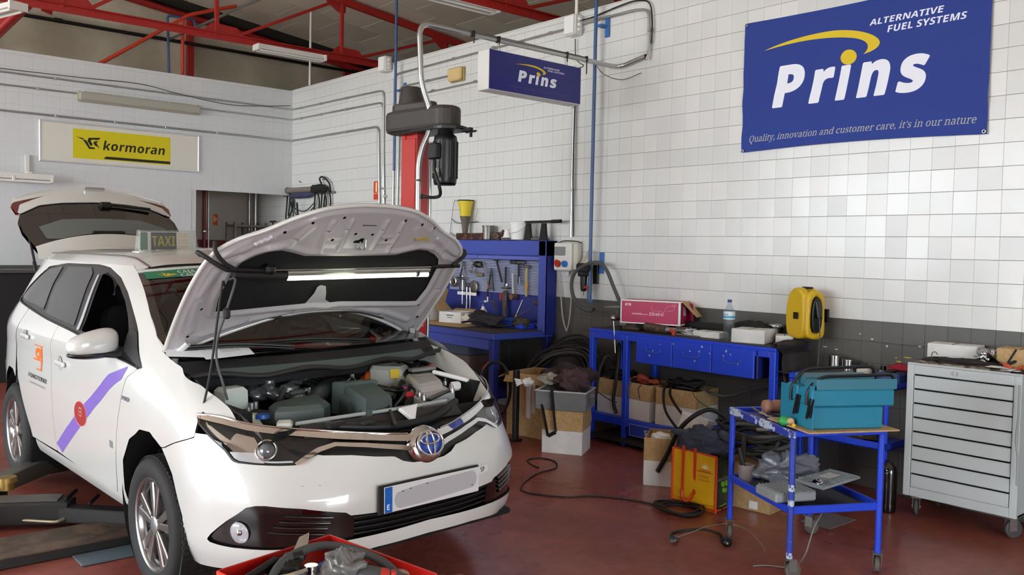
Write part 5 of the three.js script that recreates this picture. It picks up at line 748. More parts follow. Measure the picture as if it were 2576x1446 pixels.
// ---------------------------------------------------------------- passage and back corner
{ const t = T('sprinkler_pipe', 'dark red vertical pipe on the wall of the passage', 'pipe'); P('tube', rodg(V(-.875, .1, -1.14), V(-.875, 2.6, -1.14), .024), M({ color: '#8d1a1c', rough: .4 }), t); P('clamp', bx(.05, .03, .05, -.875, 1.85, -1.14, .006), m_steel, t); }
conduit('pair of grey pipes in the far corner of the passage', [[-.16, 2.6, -1.13], [-.16, .1, -1.13]], [[-.16, 2.25, -1.13]], .022);
conduit('pale pipe beside the corner of the passage', [[-.07, 2.6, -1.1], [-.07, .1, -1.1]], [[-.07, 2.25, -1.1], [-.07, 2.4, -1.1]], .03);
conduit('thin grey pipe next to the dark red pipe in the passage', [[-.80, 2.6, -1.16], [-.80, .1, -1.16]], [[-.8, 1.85, -1.16]], .014);
const fireSign = (name, label, x, y, z, turn, w, h, kind) => { const t = T(name, label, 'sign', [x, y, z], turn); const tx = printTex(200, Math.round(200 * h / w), (c, W, H) => { c.fillStyle = '#d8431f'; c.fillRect(0, 0, W, H); if (kind) { c.fillStyle = '#f3e3a4'; c.fillRect(W * .36, H * .08, W * .28, H * .50); c.fillRect(W * .44, H * .03, W * .12, H * .08); c.fillStyle = '#efe2d6'; c.fillRect(0, H * .645, W, H * .03); c.fillStyle = '#c43a1c'; c.fillRect(W * .1, H * .80, W * .8, H * .06); } else { c.fillStyle = '#f0d37a'; c.fillRect(W * .1, H * .15, W * .3, H * .62); c.fillRect(W * .4, H * .42, W * .45, H * .16); c.fillRect(W * .62, H * .25, W * .12, H * .2); } }); P('plate', bx(w, h, .004, 0, 0, 0, .001), M({ color: '#d8431f', rough: .5 }), t); P('pictogram', K(mv(new THREE.PlaneGeometry(w * .96, h * .97), 0, 0, .0026)), printMat(tx, .5), t); };
fireSign('fire_sign', 'red fire extinguisher sign on the tiled wall left of the lift column', -.004, 2.385, 2.365, -Math.PI / 2, .135, .235, 1);
fireSign('fire_sign', 'small red fire hose sign on the far wall of the passage', -.68, 2.035, -1.19, 0, .07, .165, 0);
{
  const t = T('metal_shelving', 'grey slotted-angle shelving standing in the passage', 'shelving', [-.30, 0, -.88]);
  for (const x of [-.26, .0, .24]) for (const z of [-.15, .15]) { P('upright', [b2(x - .017, x + .017, 0, 2.0, z - .002, z + .002, .001), b2(x - .018, x - .014, 0, 2.0, z - .018, z + .018, .001)], m_galvDark, t); }
  for (const y of [.2, .8, 1.4, 1.93]) P('shelf', b2(-.27, .26, y, y + .03, -.16, .16, .003), m_galvDark, t);
}
{ const t = T('storage_box', 'pale box on the shelving in the passage', 'box', [-.10, 1.433, -.88]); P('carton', bx(.24, .40, .24, 0, .2, 0, .004), M({ color: '#c5bda9', rough: .8 }), t); P('lid', bx(.25, .05, .25, 0, .42, 0, .004), M({ color: '#d4ccba', rough: .8 }), t); }
{ const t = T('wheel_hub', 'dark wheel-like part on the middle shelf in the passage', 'car part', [-.42, 1.433, -.86]); P('ring', mv(ro(new THREE.TorusGeometry(.10, .03, 12, 30), 0, .5), 0, .13, 0), m_blackMat, t); P('disc', mv(ro(cyl(.08, .08, .03, 0, 0, 0, 24), Math.PI / 2, .5), 0, .13, 0), m_steelD, t); }
{ const t = T('square_stand', 'small white square frame standing on the bench in the passage opening', 'stand', [-.95, 1.35, .35]); P('frame', ext(rrect(.21, .19, .01), .03, .004, [rrect(.14, .11, .01)]), m_whitePl, t); P('foot', bx(.34, .03, .12, .04, -.105, .02, .006), m_whitePl, t); P('stand', b2(-.05, .10, -1.35, -.12, -.03, .05, .01), m_whitePl, t); }
{ // jump-lead bundle and bicycle-like handles on the right wall
  const t = T('cable_rack', 'rolled tool and looped black cables hanging on wall hooks near the corner', 'cable rack', [0, 2.40, .42]);
  P('rolled_blind', [rodg(V(-.07, .07, -.42), V(-.07, .06, .38), .04, 16), rodg(V(-.07, .07, -.46), V(-.07, .07, -.40), .05, 16)], M({ color: '#7d736b', rough: .7 }), t);
  P('blue_wrap', mv(lump(.04, .05, .34, .25, 1.5, 3, 24), -.06, -.01, .0), M({ color: '#3a3c5a', rough: .8 }), t);
  P('black_wrap', mv(lump(.055, .06, .22, .3, 2, 5, 24), -.07, .06, .52), m_blackMat, t); P('wall_bar', b2(-.05, -.002, -.015, .015, -.6, .9, .004), m_galvDark, t);
  for (const [z, w, h, y] of [[-.42, .09, .20, -.16], [-.36, .05, .16, -.14], [.42, .07, .2, -.17], [.62, .07, .16, -.15], [.72, .09, .20, -.15]]) P('cable_loop', tube(Array.from({ length: 12 }, (_, i) => { const a = i / 12 * 6.283; return [-.05 + .015 * Math.cos(a * 2), y + h * Math.sin(a), z + w * Math.cos(a) + .03 * Math.sin(a)]; }), .012, true, 48, 7), m_blackRub, t);
  P('cable_loop', tube([[-.06, .1, .62], [-.05, .2, .52], [-.05, .22, .62], [-.05, .12, .80], [-.06, 0, .85]], .012, false, 30, 7), m_blackRub, t);
  for (const d of [0, .05, .10]) P('slack_cable', tube([[-.05, -.05, -.40], [-.05, -.2 - d * 1.5, -.2], [-.05, -.24 - d * 1.6, .1], [-.05, -.12 - d, .40]], .007, false, 30, 6), m_blackRub, t);
  for (const z of [-.12, .58]) P('hook', rodg(V(-.0, .18, z), V(-.04, .20, z), .006), m_steelD, t);
}
{
  const t = T('pedal_stand', 'black upright bar with hand levers showing above the bonnet near the wall corner', 'tool', [-.12, 0, .52]);
  P('post', rodg(V(0, .9, .12), V(0, 2.28, -.12), .016), m_black, t); P('foot', bx(.3, .9, .3, 0, .45, .12, .02), m_blackMat, t);
  P('lever', tube([[0, 2.02, -.02], [0, 2.07, -.15], [0, 2.06, -.30], [0, 2.055, -.36]], .012, false, 20, 8), m_black, t); P('lever', tube([[0, 2.0, .02], [0, 2.08, .12], [0, 2.10, .22]], .009, false, 20, 8), m_black, t); P('lever_grip', [rodg(V(0, 2.10, .18), V(0, 2.12, .34), .018), rodg(V(0, 2.06, .28), V(0, 2.12, .28), .01)], m_black, t);
  P('side_handle', [rodg(V(0, 1.9, -.86), V(0, 2.01, -.9), .012), rodg(V(0, 2.015, -.98), V(0, 2.015, -.80), .014), rodg(V(0, .95, -.1), V(0, 1.9, -.86), .012)], m_black, t);
}

{ const t = T('dark_counter', 'long black counter along the back wall behind the taxi', 'counter', [-4.9, 0, .30]); P('counter_top', b2(-1.6, 1.75, 1.27, 1.31, -.28, .28, .006), M({ color: '#4a4a4c', rough: .4 }), t); P('front', b2(-1.58, 1.72, .0, 1.27, -.26, .25, .006), m_blackMat, t); }
// ---------------------------------------------------------------- tool bench with hanging tools
const PBX = -0.79;
{
  const t = T('tool_bench', 'blue steel workbench with a tall louvred tool panel against the tiled wall', 'workbench');
  P('bench_top', b2(PBX, -.02, .80, .86, 3.75, 5.73, .006), m_blue, t);
  P('top_mat', b2(PBX + .01, -.03, .861, .866, 3.8, 5.72, .002), M({ color: '#3b3230', rough: .8 }), t);
  for (const [x, z] of [[PBX + .04, 5.69], [PBX + .04, 3.85], [-.06, 5.69], [-.06, 3.85]]) P('leg', b2(x - .035, x + .035, 0, .80, z - .035, z + .035, .006), m_blueD, t);
  P('apron', [b2(PBX + .01, PBX + .03, .70, .80, 3.8, 5.65, .004)], m_blue, t); P('lower_shelf', b2(PBX + .06, -.05, .22, .25, 3.85, 5.65, .004), m_blueD, t);
  P('lower_cabinet', b2(PBX + .05, -.08, .27, .78, 3.8, 4.42, .008), m_blueD, t);
  P('side_panel', b2(-.15, -.002, .82, 1.755, 5.735, 5.745, .002), m_blueD, t); P('side_front', b2(-.155, -.13, .84, 1.755, 5.64, 5.745, .005), m_blue, t); P('side_panel', b2(-.15, -.002, .82, 1.755, 3.75, 3.80, .004), m_blueD, t);
  P('canopy', [b2(-.155, -.002, 1.60, 1.755, 3.75, 5.745, .006)], m_blue, t); P('shutter_rail', [b2(-.13, -.10, 1.555, 1.598, 3.8, 4.62, .006), b2(-.13, -.10, 1.555, 1.598, 4.63, 5.64, .006)], M({ color: '#5f68b8', rough: .4 }), t);
  P('back_panel', b2(-.022, -.004, .87, 1.56, 3.8, 5.64, .002), m_blueD, t);
  for (let k = 0; k < 22; k++) P('louvre', (() => { const g = cb(.014, .0078, 1.60, .002); g.rotateZ(.35); return g.translate(-.034, 1.545 - k * .0162, 4.82); })(), M({ color: '#c3c8dd', rough: .4 }), t);
}
// tools hanging on the panel: each its own thing
const toolAt = (name, label, z, y, cat = 'tool', x = -.07) => T(name, label, cat, [x, y, z]);
const spanner = (t, L, r, m = m_steel) => { P('shaft', bx(.008, L, .020, 0, 0, 0, .003), m, t); P('ring_end', mv(ro(new THREE.TorusGeometry(r, .006, 8, 20), 0, Math.PI / 2), 0, L / 2 + r * .8, 0), m, t); P('open_jaw', [mv(bx(.008, .03, .012, 0, 0, 0, .002), 0, -L / 2 - .012, -.017), mv(bx(.008, .03, .012, 0, 0, 0, .002), 0, -L / 2 - .012, .017), mv(bx(.008, .016, .04, 0, 0, 0, .002), 0, -L / 2 - .002, 0)], m, t); };
{ const t = toolAt('combination_spanner', 'longest combination spanner, at the right edge of the louvred panel', 5.60, 1.39); spanner(t, .30, .022); }
{ const t = toolAt('file_tool', 'yellow-handled pull bar hanging left of the long combination spanner', 5.37, 1.33); P('bar', bx(.02, .30, .026, 0, 0, 0, .006), M({ color: '#b5a56a', rough: .5 }), t); P('yellow_grip', bx(.022, .09, .028, -.001, -.04, .006, .008), M({ color: '#d29a1c', rough: .45 }), t); P('head', bx(.03, .03, .09, 0, .16, 0, .006), m_steelD, t); }
{ const t = toolAt('claw_hammer', 'dark claw hammer hanging at the top of the panel', 5.25, 1.44); P('handle', bx(.022, .22, .03, 0, -.02, 0, .008), m_black, t); P('hammer_head', [mv(ro(new THREE.CylinderGeometry(.02, .02, .10, 14), Math.PI / 2), 0, .09, -.08), bx(.03, .035, .12, 0, .09, .03, .008)], m_steelD, t); P('steel_neck', bx(.02, .09, .026, 0, -.10, .01, .006), m_steel, t); }
{ const t = toolAt('ball_hammer', 'small hammer with a round wooden head hanging upside down on the panel', 5.17, 1.27); P('handle', rodg(V(0, .14, -.02), V(0, -.08, .0), .011), M({ color: '#b9b7b2', rough: .4 }), t); P('hammer_head', mv(ro(new THREE.CylinderGeometry(.032, .032, .07, 18), 0, 0, Math.PI / 2), 0, -.10, 0), M({ color: '#6a4c3c', rough: .7 }), t); }
{ const t = toolAt('pipe_wrench', 'adjustable pipe wrench with chrome jaw hanging in the middle of the panel', 5.04, 1.32); P('handle', bx(.016, .20, .026, 0, .06, 0, .006), m_black, t); P('jaw', [bx(.02, .05, .05, 0, -.05, 0, .008), bx(.018, .08, .02, 0, -.10, -.006, .006)], m_steel, t); P('screw_ring', cyl(.016, .016, .02, 0, -.03, .02, 14), m_chrome, t); }
{ const t = toolAt('breaker_bar', 'black breaker bar leaning across the louvred panel', 4.93, 1.43); P('bar', rodg(V(0, .12, -.05), V(0, -.12, .05), .011), m_black, t); P('square_head', bx(.03, .04, .08, 0, .13, -.05, .006), m_steelD, t); P('cross_handle', rodg(V(0, .14, -.04), V(0, .135, .20), .010), m_steelD, t); }
{ const t = toolAt('dividers', 'pair of black dividers with open legs hanging on the panel', 4.80, 1.34); P('leg', rodg(V(0, .10, 0), V(0, -.13, -.05), .009), m_black, t); P('leg', rodg(V(0, .10, 0), V(0, -.13, .05), .009), m_black, t); P('pivot', sph(.016, 0, .10, 0, 12), m_steelD, t); }
{ const t = toolAt('screwdriver', 'steel flat bar tool slanting left of the black dividers', 4.70, 1.40); P('shaft', beam(V(0, .12, -.04), V(0, -.10, .05), .008, .018, .003), m_steel, t); P('handle', beam(V(0, -.10, .05), V(0, -.17, .08), .022, .024, .006), M({ color: '#7a4a35', rough: .5 }), t); }
{ const t = toolAt('loose_square', 'folding square frame tool at the top left of the louvred panel', 4.47, 1.45); P('frame', ro(ext([[-.05, -.06], [.05, -.06], [.05, .07], [-.05, .07]], .01, .002, [[[-.03, -.04], [.03, -.04], [.03, .05], [-.03, .05]]]), -.0, -Math.PI / 2, 0).rotateX(.4), m_steel, t); }
{ const t = toolAt('lever_pliers', 'bright lever pliers at the left of the louvred panel', 4.30, 1.42); P('jaw', bx(.02, .06, .03, 0, .07, 0, .006), m_steelD, t); P('handle', beam(V(0, .05, .0), V(0, -.10, .035), .012, .02, .004), m_steel, t); P('handle', beam(V(0, .05, 0), V(0, -.08, -.05), .012, .018, .004), m_black, t); }
{ const t = toolAt('spring_clamp', 'chrome bearing clamp hanging low at the left of the panel', 4.13, 1.29); P('ring', mv(ro(new THREE.TorusGeometry(.05, .014, 10, 26), 0, Math.PI / 2), 0, 0, 0), m_steel, t); P('ring_hub', mv(ro(new THREE.CylinderGeometry(.025, .025, .03, 16), 0, 0, Math.PI / 2), 0, 0, 0), m_steelD, t); P('screw', rodg(V(0, .02, .05), V(0, .02, .11), .008), m_chrome, t); }
{ const t = toolAt('puller', 'three-legged bearing puller hanging beside the chrome bearing clamp', 4.30, 1.28); P('leg', bx(.016, .13, .02, 0, -.02, -.05, .004), m_steelD, t); P('leg', bx(.016, .13, .02, 0, -.02, .05, .004), m_steelD, t); P('crosshead', bx(.03, .03, .14, 0, .05, 0, .008), m_steel, t); P('spindle', rodg(V(0, .08, 0), V(0, -.24, 0), .008), m_steel, t); }
{ const t = toolAt('puller', 'slim chrome double-rod puller hanging above the open carton', 4.38, 1.12); P('leg', rodg(V(0, .16, 0), V(0, -.14, 0), .010), m_steel, t); P('leg', rodg(V(0, .14, .06), V(0, -.16, .06), .010), m_steel, t); P('crosshead', bx(.03, .05, .13, 0, .14, .03, .008), m_steel, t); }
{ const t = toolAt('white_ruler', 'white plastic bar lying level across the lower panel', 4.38, 1.163); P('bar', bx(.012, .035, .34, 0, 0, 0, .003), m_white, t); }
{ const t = toolAt('grinding_disc', 'round dark grinding disc hanging by the white plastic bar', 4.50, 1.24); P('disc', mv(ro(lathe([[0, .008], [.03, .012], [.05, .006], [.07, .004], [.07, -.004], [0, -.004]], 28), 0, 0, Math.PI / 2), 0, 0, 0), m_steelD, t); }
{ const t = toolAt('grease_fitting', 'small brass and steel pipe cutter on the louvred panel', 4.60, 1.38); P('body', bx(.03, .04, .09, 0, 0, 0, .008), M({ color: '#8d8462', rough: .4, metal: .6 }), t); P('blade', beam(V(0, .05, -.09), V(0, -.02, -.03), .01, .022, .003), m_steel, t); }
{ const t = toolAt('vice_pliers', 'chunky black clamp tool with bright rim, upper middle of the panel', 4.57, 1.49); P('body', mv(lump(.03, .035, .07, .3, 2, 8, 20), 0, 0, 0), m_black, t); P('rim', bx(.02, .014, .05, -.012, -.01, .01, .004), m_steel, t); }
{ const t = toolAt('chisel', 'short screwdriver with a white blade below the louvres', 4.745, 1.15); P('blade', bx(.006, .055, .02, 0, -.03, 0, .002), m_white, t); P('handle', bx(.018, .08, .02, 0, .04, 0, .006), m_black, t); }
{ const t = toolAt('hacksaw', 'rusty brown saw with a red grip hanging in the lower middle of the panel', 5.03, 1.11); P('blade', ro(ext([[-.02, .11], [.05, .12], [.03, -.16], [-.01, -.16], [-.03, 0]], .012, .003), 0, -Math.PI / 2), m_rust, t); P('red_grip', bx(.02, .09, .03, -.005, .05, -.06, .008), M({ color: '#9c2230', rough: .5 }), t); P('back_bar', rodg(V(0, .14, -.06), V(0, .15, .10), .008), m_steelD, t); }
{ const t = toolAt('hook_tool', 'small rusty bent hook low on the panel', 4.82, 1.07); P('hook', tube([[0, .03, -.03], [0, .03, .03], [0, 0, .05], [0, -.06, .05]], .009, false, 20, 8), m_rust, t); }
{ const t = toolAt('long_pliers', 'open long-handled pliers with a brass joint standing at the foot of the panel', 5.27, .985); P('handle', rodg(V(-.03, -.02, -.02), V(0, .16, .05), .007), m_steel, t); P('handle', rodg(V(-.03, -.02, -.02), V(0, .08, .18), .005), m_steelD, t); P('joint', [sph(.02, -.03, -.01, -.01, 12), rodg(V(-.03, -.02, -.02), V(-.04, -.07, -.06), .012)], M({ color: '#9a7a42', rough: .4, metal: .6 }), t); }
{ const t = toolAt('hammer_head', 'brown hammer head below the long combination spanner', 5.56, 1.13); P('head', bx(.04, .045, .13, 0, 0, 0, .012), m_rust, t); P('pin', rodg(V(0, .02, 0), V(0, .06, 0), .008), m_steelD, t); }
// things on the bench
function carton(name, label, p, turn, w, h, d, o = {}) {   // open or closed carton, walls with thickness; o.kraft = brown upper half, o.flaps = list
  const t = T(name, label, 'box', p, turn), th = .006, mA = o.m || m_cardW, mB = o.m2 || m_card, y1 = o.half ?? h;
  if (o.closed) { P('carton', bx(w, h, d, 0, h / 2, 0, .004), mA, t); if (o.lid !== false) P('lid_seam', bx(w * .995, .003, .006, 0, h + .0005, 0, .001), m_greyRub, t); return t; }
  const wall = (x, z, ww, dd) => [bx(ww, y1, dd, x, y1 / 2, z, .002)], up = (x, z, ww, dd) => bx(ww, h - y1 - .0005, dd, x, y1 + (h - y1) / 2 + .0005, z, .002);
  const W = [[0, d / 2 - th / 2, w, th], [0, -d / 2 + th / 2, w, th], [w / 2 - th / 2, 0, th, d - 2 * th], [-w / 2 + th / 2, 0, th, d - 2 * th]];
  P('carton', [...W.flatMap((q) => wall(...q)), bx(w - .002, th, d - .002, 0, th / 2, 0, .001)], mA, t);
  if (y1 < h - .01) P('kraft_upper', W.map((q) => up(...q)), mB, t);
  P('inside_face', bx(w - 2 * th - .004, .004, d - 2 * th - .004, 0, o.fill ?? h * .6, 0, .001), m_cardIn, t);
  for (const f of o.flaps || []) { const [side, len, ang] = f, hz = side < 2, g = cb(hz ? w - .01 : len, .005, hz ? len : d - .01, .001); if (side === 0) { g.translate(0, 0, len / 2); g.rotateX(ang); g.translate(0, h, d / 2); } if (side === 1) { g.translate(0, 0, -len / 2); g.rotateX(-ang); g.translate(0, h, -d / 2); } if (side === 2) { g.translate(len / 2, 0, 0); g.rotateZ(-ang); g.translate(w / 2, h, 0); } if (side === 3) { g.translate(-len / 2, 0, 0); g.rotateZ(ang); g.translate(-w / 2, h, 0); } P('flap', g, o.flapM || mB, t); }
  return t;
}
{ const t = carton('carton', 'white carton with a tall brown flap, half hidden behind the lift column', [-.40, .868, 4.12], 0, .24, .20, .30, { flaps: [[0, .16, -1.2], [1, .1, .3]] }); P('print', bx(.001, .02, .10, -.121, .10, .02, .0003), m_greyRub, t); }
{ const t = carton('carton', 'low white carton with a blue band and its brown lid thrown open', [-.36, .868, 4.58], .35, .26, .12, .28, { flaps: [[1, .17, -.75], [2, .06, -.3]], fill: .05 }); P('blue_band', [bx(.24, .025, .001, 0, .055, .1408, .0003), bx(.001, .025, .15, .1308, .055, 0, .0003)], M({ color: '#2f4f96', rough: .5 }), t); P('print', [bx(.0012, .012, .09, -.1308, .085, 0, .0003), bx(.0012, .007, .06, -.1308, .06, 0, .0003)], M({ color: '#55585e', rough: .6 }), t); }
{ const t = T('cardboard_sheet', 'brown cardboard sheet under the cartons at the bench edge', 'cardboard', [-.57, .868, 4.55], .12); P('sheet', bx(.36, .006, 1.0, 0, .003, 0, .001), m_card, t); }
{ const t = T('spray_bottle', 'white spray bottle with a blue trigger, standing beside the open low carton', 'bottle', [-.22, .868, 4.86]); P('bottle', lathe([[0, 0], [.042, .0], [.046, .01], [.046, .11], [.040, .14], [.018, .165], [.016, .19]], 24), m_white, t); P('label', lathe([[.0468, .035], [.0468, .10]], 24), M({ color: '#b5b0ac', rough: .5 }), t); P('collar', cyl(.019, .019, .025, 0, .20, 0, 16), M({ color: '#3b55a8', rough: .4 }), t); P('trigger_head', [bx(.035, .03, .07, 0, .235, -.01, .008), rodg(V(0, .23, -.04), V(0, .17, -.055), .007)], M({ color: '#33489c', rough: .4 }), t); P('nozzle', bx(.024, .022, .03, 0, .24, .035, .006), m_white, t); }
{ const t = T('cotton_rag', 'crumpled off-white rag in front of the spray bottle', 'rag', [-.36, .915, 4.80]); P('cloth', lump(.06, .05, .10, .6, 1.8, 2, 36), M({ color: '#cfc9bb', rough: .95 }), t); }
{ const t = T('angle_grinder', 'dark power tool with its cable heaped on the bench corner', 'power tool', [-.38, .87, 5.12]); P('body', mv(lump(.10, .07, .22, .45, 1.6, 7, 40), 0, .06, 0), M({ color: '#26242b', rough: .7 }), t); P('motor', mv(lump(.07, .06, .10, .3, 1.8, 9, 26), -.02, .10, -.08), m_blackMat, t); P('power_cord', tube([[-.05, .02, .2], [.1, .03, .3], [.16, .03, .1], [.05, .04, -.2], [-.15, .03, -.22]], .010, false, 40, 7), m_blackRub, t); }
{ const t = T('blue_tray', 'blue plastic tray with odds and ends at the back of the tool bench', 'tray', [-.15, .868, 5.34]); P('tray', [bx(.20, .006, .36, 0, .003, 0, .002), bx(.20, .05, .006, 0, .025, .18, .002), bx(.20, .05, .006, 0, .025, -.18, .002), bx(.006, .05, .36, -.1, .025, 0, .002), bx(.006, .05, .36, .1, .025, 0, .002)], m_blueB, t); P('blue_cloth', mv(lump(.06, .03, .12, .5, 2, 11, 26), 0, .06, -.06), M({ color: '#1d4fa6', rough: .8 }), t); P('rag', mv(lump(.07, .05, .10, .5, 2, 13, 26), -.04, .05, .10), M({ color: '#4e4438', rough: .95 }), t); }
{ const t = T('steel_rule', 'flat bright steel bar at the back right of the tool bench', 'tool', [-.05, .872, 5.56]); P('bar', bx(.03, .03, .16, 0, .03, 0, .004), m_galv, t); P('edge', bx(.008, .008, .16, -.02, .05, 0, .002), m_steel, t); }
// on top of the tool panel canopy
const CT = 1.757;
{ const t = T('funnel', 'tall funnel with yellow upper cone standing on the canopy', 'funnel', [-.08, CT, 4.34]); P('spout', lathe([[.028, .06], [.045, .20], [.062, .26], [.060, .262], [.04, .2]], 24), M({ color: '#5f574d', rough: .6 }), t); P('yellow_cone', lathe([[.055, .25], [.068, .34], [.088, .435], [.085, .435], [.065, .34], [.052, .252]], 28), M({ color: '#d6c02a', rough: .5 }), t); P('rim', mv(ro(new THREE.TorusGeometry(.088, .006, 8, 30), Math.PI / 2), 0, .435, 0), m_blackMat, t); P('stem', cyl(.022, .026, .07, 0, .035, 0, 16), M({ color: '#4c443c', rough: .6 }), t); }
one('rusty_tray', [b2(-.145, -.02, CT, CT + .075, 4.26, 4.72, .004)], M({ map: rep(col2(0x2a1c15, 0x6b3a20, N1, 2), .3), color: '#fff', rough: .8 }), 'rusty brown metal tray under the tall funnel', 'tray');
{ const t = T('steel_beaker', 'dented steel beaker on the canopy between tray and rags', 'container', [-.09, CT, 4.76]); P('beaker', lathe([[0, .002], [.055, .002], [.058, .01], [.062, .13], [.070, .155], [.067, .155], [.058, .13], [.054, .012]], 28), M({ color: '#857f78', rough: .4, metal: .7 }), t); }
{ const t = T('greasy_parts', 'dark greasy machine parts lying next to the steel beaker', 'car part', [-.09, CT, 4.92]); P('gear', mv(lump(.05, .04, .09, .6, 2, 21, 30), 0, .035, 0), m_rust, t); P('lever', beam(V(0, .03, .0), V(-.02, .10, .12), .02, .03, .006), m_rust, t); }
{ const t = T('paper_cup', 'white torn cup upside down beside the bucket', 'cup', [-.10, CT, 5.10]); P('cup', lathe([[.034, .11], [.052, .03], [.075, .025], [.05, .035], [.03, .108]], 12), m_white, t); P('cup_base', cyl(.034, .034, .006, 0, .11, 0, 16), m_white, t); P('dark_block', bx(.08, .025, .16, .01, .0125, 0, .004), m_steelD, t); }
{ const t = T('white_bucket', 'white plastic bucket with a wire handle on the canopy', 'bucket', [-.10, CT, 5.27]); P('bucket', lathe([[0, .003], [.075, .003], [.078, .01], [.092, .165], [.098, .168], [.098, .185], [.091, .185], [.075, .012]], 32), m_white, t); P('lid', lathe([[0, .188], [.096, .188], [.098, .182]], 28), m_whitePl, t); P('handle', tube([[0, .155, -.097], [-.07, .09, -.06], [-.098, .075, 0], [-.07, .09, .06], [0, .155, .097]], .004, false, 30, 6), m_white, t); }
{ const t = T('shop_crane_part', 'black A-shaped clamp jack with a long bar on the canopy', 'tool', [-.09, CT, 5.55]); for (const z of [-.13, .10]) P('trestle', ext([[-.05, 0], [.055, 0], [.03, .17], [-.02, .17]].map(([a, b]) => [a, b]), .03, .003).rotateY(-Math.PI / 2).translate(0, 0, z), m_blackMat, t); P('bar', rodg(V(0, .185, -.2), V(0, .188, .24), .012), m_blackMat, t); P('grip', rodg(V(0, .187, .20), V(0, .19, .33), .018), m_black, t); P('base_rail', bx(.05, .03, .34, 0, .015, -.02, .005), m_steelD, t); }
one('wire_rack', [tube([[-.03, 1.79, 3.98], [-.03, 1.82, 3.99], [-.03, 2.18, 4.06], [-.03, 2.19, 4.12]], .003), tube([[-.03, 2.0, 4.02], [-.03, 1.95, 4.12], [-.03, 1.95, 4.32], [-.03, 1.96, 4.5]], .005), tube([[-.03, 1.84, 4.0], [-.03, 1.80, 4.1], [-.03, 1.80, 4.3]], .005), tube([[-.03, 1.95, 4.45], [-.03, 2.0, 4.46], [-.03, 2.1, 4.5]], .003)], m_galvDark, 'thin bent wire holder on the wall behind the tall funnel', 'rack');
// under the tool bench
for (let k = 0; k < 3; k++) carton('crate', ['dark blue-grey crate under the tool bench, on top of the pile', 'dim crate in the middle of the pile under the tool bench', 'lowest dark crate of the pile under the tool bench'][k], [-.45, .252 - (k === 2 ? 0.0 : 0) + (2 - k) * .17, 4.95], .04 * k, .42, .165, .46, { closed: true, lid: false, m: [M({ color: '#3d465a', rough: .7 }), M({ color: '#5a4a44', rough: .8 }), M({ color: '#46403e', rough: .8 })][k] });
{ const t = T('red_handle_tool', 'red-handled tool leaning at the leg of the tool bench', 'tool', [-.72, 0, 5.5]); P('red_grip', beam(V(-.02, .50, .02), V(.03, .62, .12), .028, .028, .01), M({ color: '#c23a2c', rough: .45 }), t); P('shaft', beam(V(-.06, .0, -.16), V(-.02, .50, .02), .016, .016, .004), m_steelD, t); }
// socket box, pillar drill, hoses on the wall
{ const t = T('socket_box', 'white power box with a grey window and red and blue sockets on the wall', 'power box', [0, 1.60, 5.91]); P('box', bx(.09, .27, .24, -.047, 0, 0, .01), m_whitePl, t); P('side_box', bx(.07, .26, .06, -.037, .005, .155, .008), M({ color: '#c9c4b6', rough: .5 }), t); P('window', bx(.012, .085, .15, -.094, .055, -.03, .004), M({ color: '#7d7f7f', rough: .2 }), t); P('red_socket', [mv(ro(new THREE.CylinderGeometry(.032, .036, .03, 18), 0, 0, Math.PI / 2), -.10, -.07, -.05), mv(ro(bx(.05, .06, .03, 0, 0, 0, .01), 0, 0, .4), -.12, -.06, -.05)], M({ color: '#c43a28', rough: .4 }), t); P('blue_socket', [mv(ro(new THREE.CylinderGeometry(.03, .033, .03, 18), 0, 0, Math.PI / 2), -.10, -.07, .05), mv(ro(bx(.05, .05, .03, 0, 0, 0, .01), 0, 0, .4), -.12, -.065, .05)], M({ color: '#2f78c4', rough: .4 }), t); P('button', bx(.03, .05, .04, -.03, -.165, .02, .006), m_whitePl, t); P('cable_bow', tube([[-.05, .135, -.1], [-.06, .155, 0], [-.05, .15, .16], [-.03, .135, .2]], .005), m_black, t); }
for (const [k, dz] of [[0, 0], [1, .14]]) one('power_cord', tube(k ? [[-.05, 1.44, 5.99], [-.03, 1.2, 5.985], [-.03, 1.0, 5.97], [-.03, .87, 5.935]] : [[-.04, 1.43, 5.80], [-.03, 1.22, 5.84], [-.03, 1.0, 5.875], [-.03, .87, 5.93]], .007), M({ color: '#b9b2a8', rough: .6 }), k ? 'pale cord hanging from the right of the power box to a low loop' : 'pale cord hanging from the left of the power box to a low loop', 'cord');
{ const t = T('impact_driver', 'black air drill hanging on the wall beside the power box', 'power tool', [-.11, 1.47, 6.23]); P('body', [bx(.10, .09, .15, 0, .03, 0, .02), mv(lathe([[0, 0], [.055, 0], [.06, .02], [.055, .05], [0, .06]], 20), 0, -.05, 0)], m_blackMat, t); P('chuck', lathe([[0, -.19], [.022, -.19], [.028, -.17], [.032, -.08], [.035, -.03]], 18), m_black, t); P('drill_bit', rodg(V(0, -.19, 0), V(0, -.235, 0), .004), m_steelD, t); P('wall_plate', bx(.02, .18, .06, .09, -.03, .07, .004), m_black, t); P('strap', [beam(V(0, .07, -.04), V(.06, .20, .01), .005, .02, .001), beam(V(0, .07, .05), V(.06, .20, .02), .005, .02, .001), beam(V(0, .07, -.02), V(.06, .19, .03), .005, .015, .001)], M({ color: '#b5aa98', rough: .7 }), t); }
one('air_hose', tube([[-.16, 1.12, 6.42], [-.16, 1.105, 6.33], [-.16, 1.16, 6.2], [-.16, 1.30, 6.12], [-.16, 1.44, 6.15], [-.16, 1.53, 6.30], [-.15, 1.555, 6.44], [-.15, 1.50, 6.55], [-.15, 1.34, 6.65], [-.15, 1.17, 6.75], [-.15, 1.02, 6.8], [-.15, .985, 6.85]], .017, false, 80, 9), m_greyRub, 'grey rubber air hose arching over the blue pipe end', 'hose');
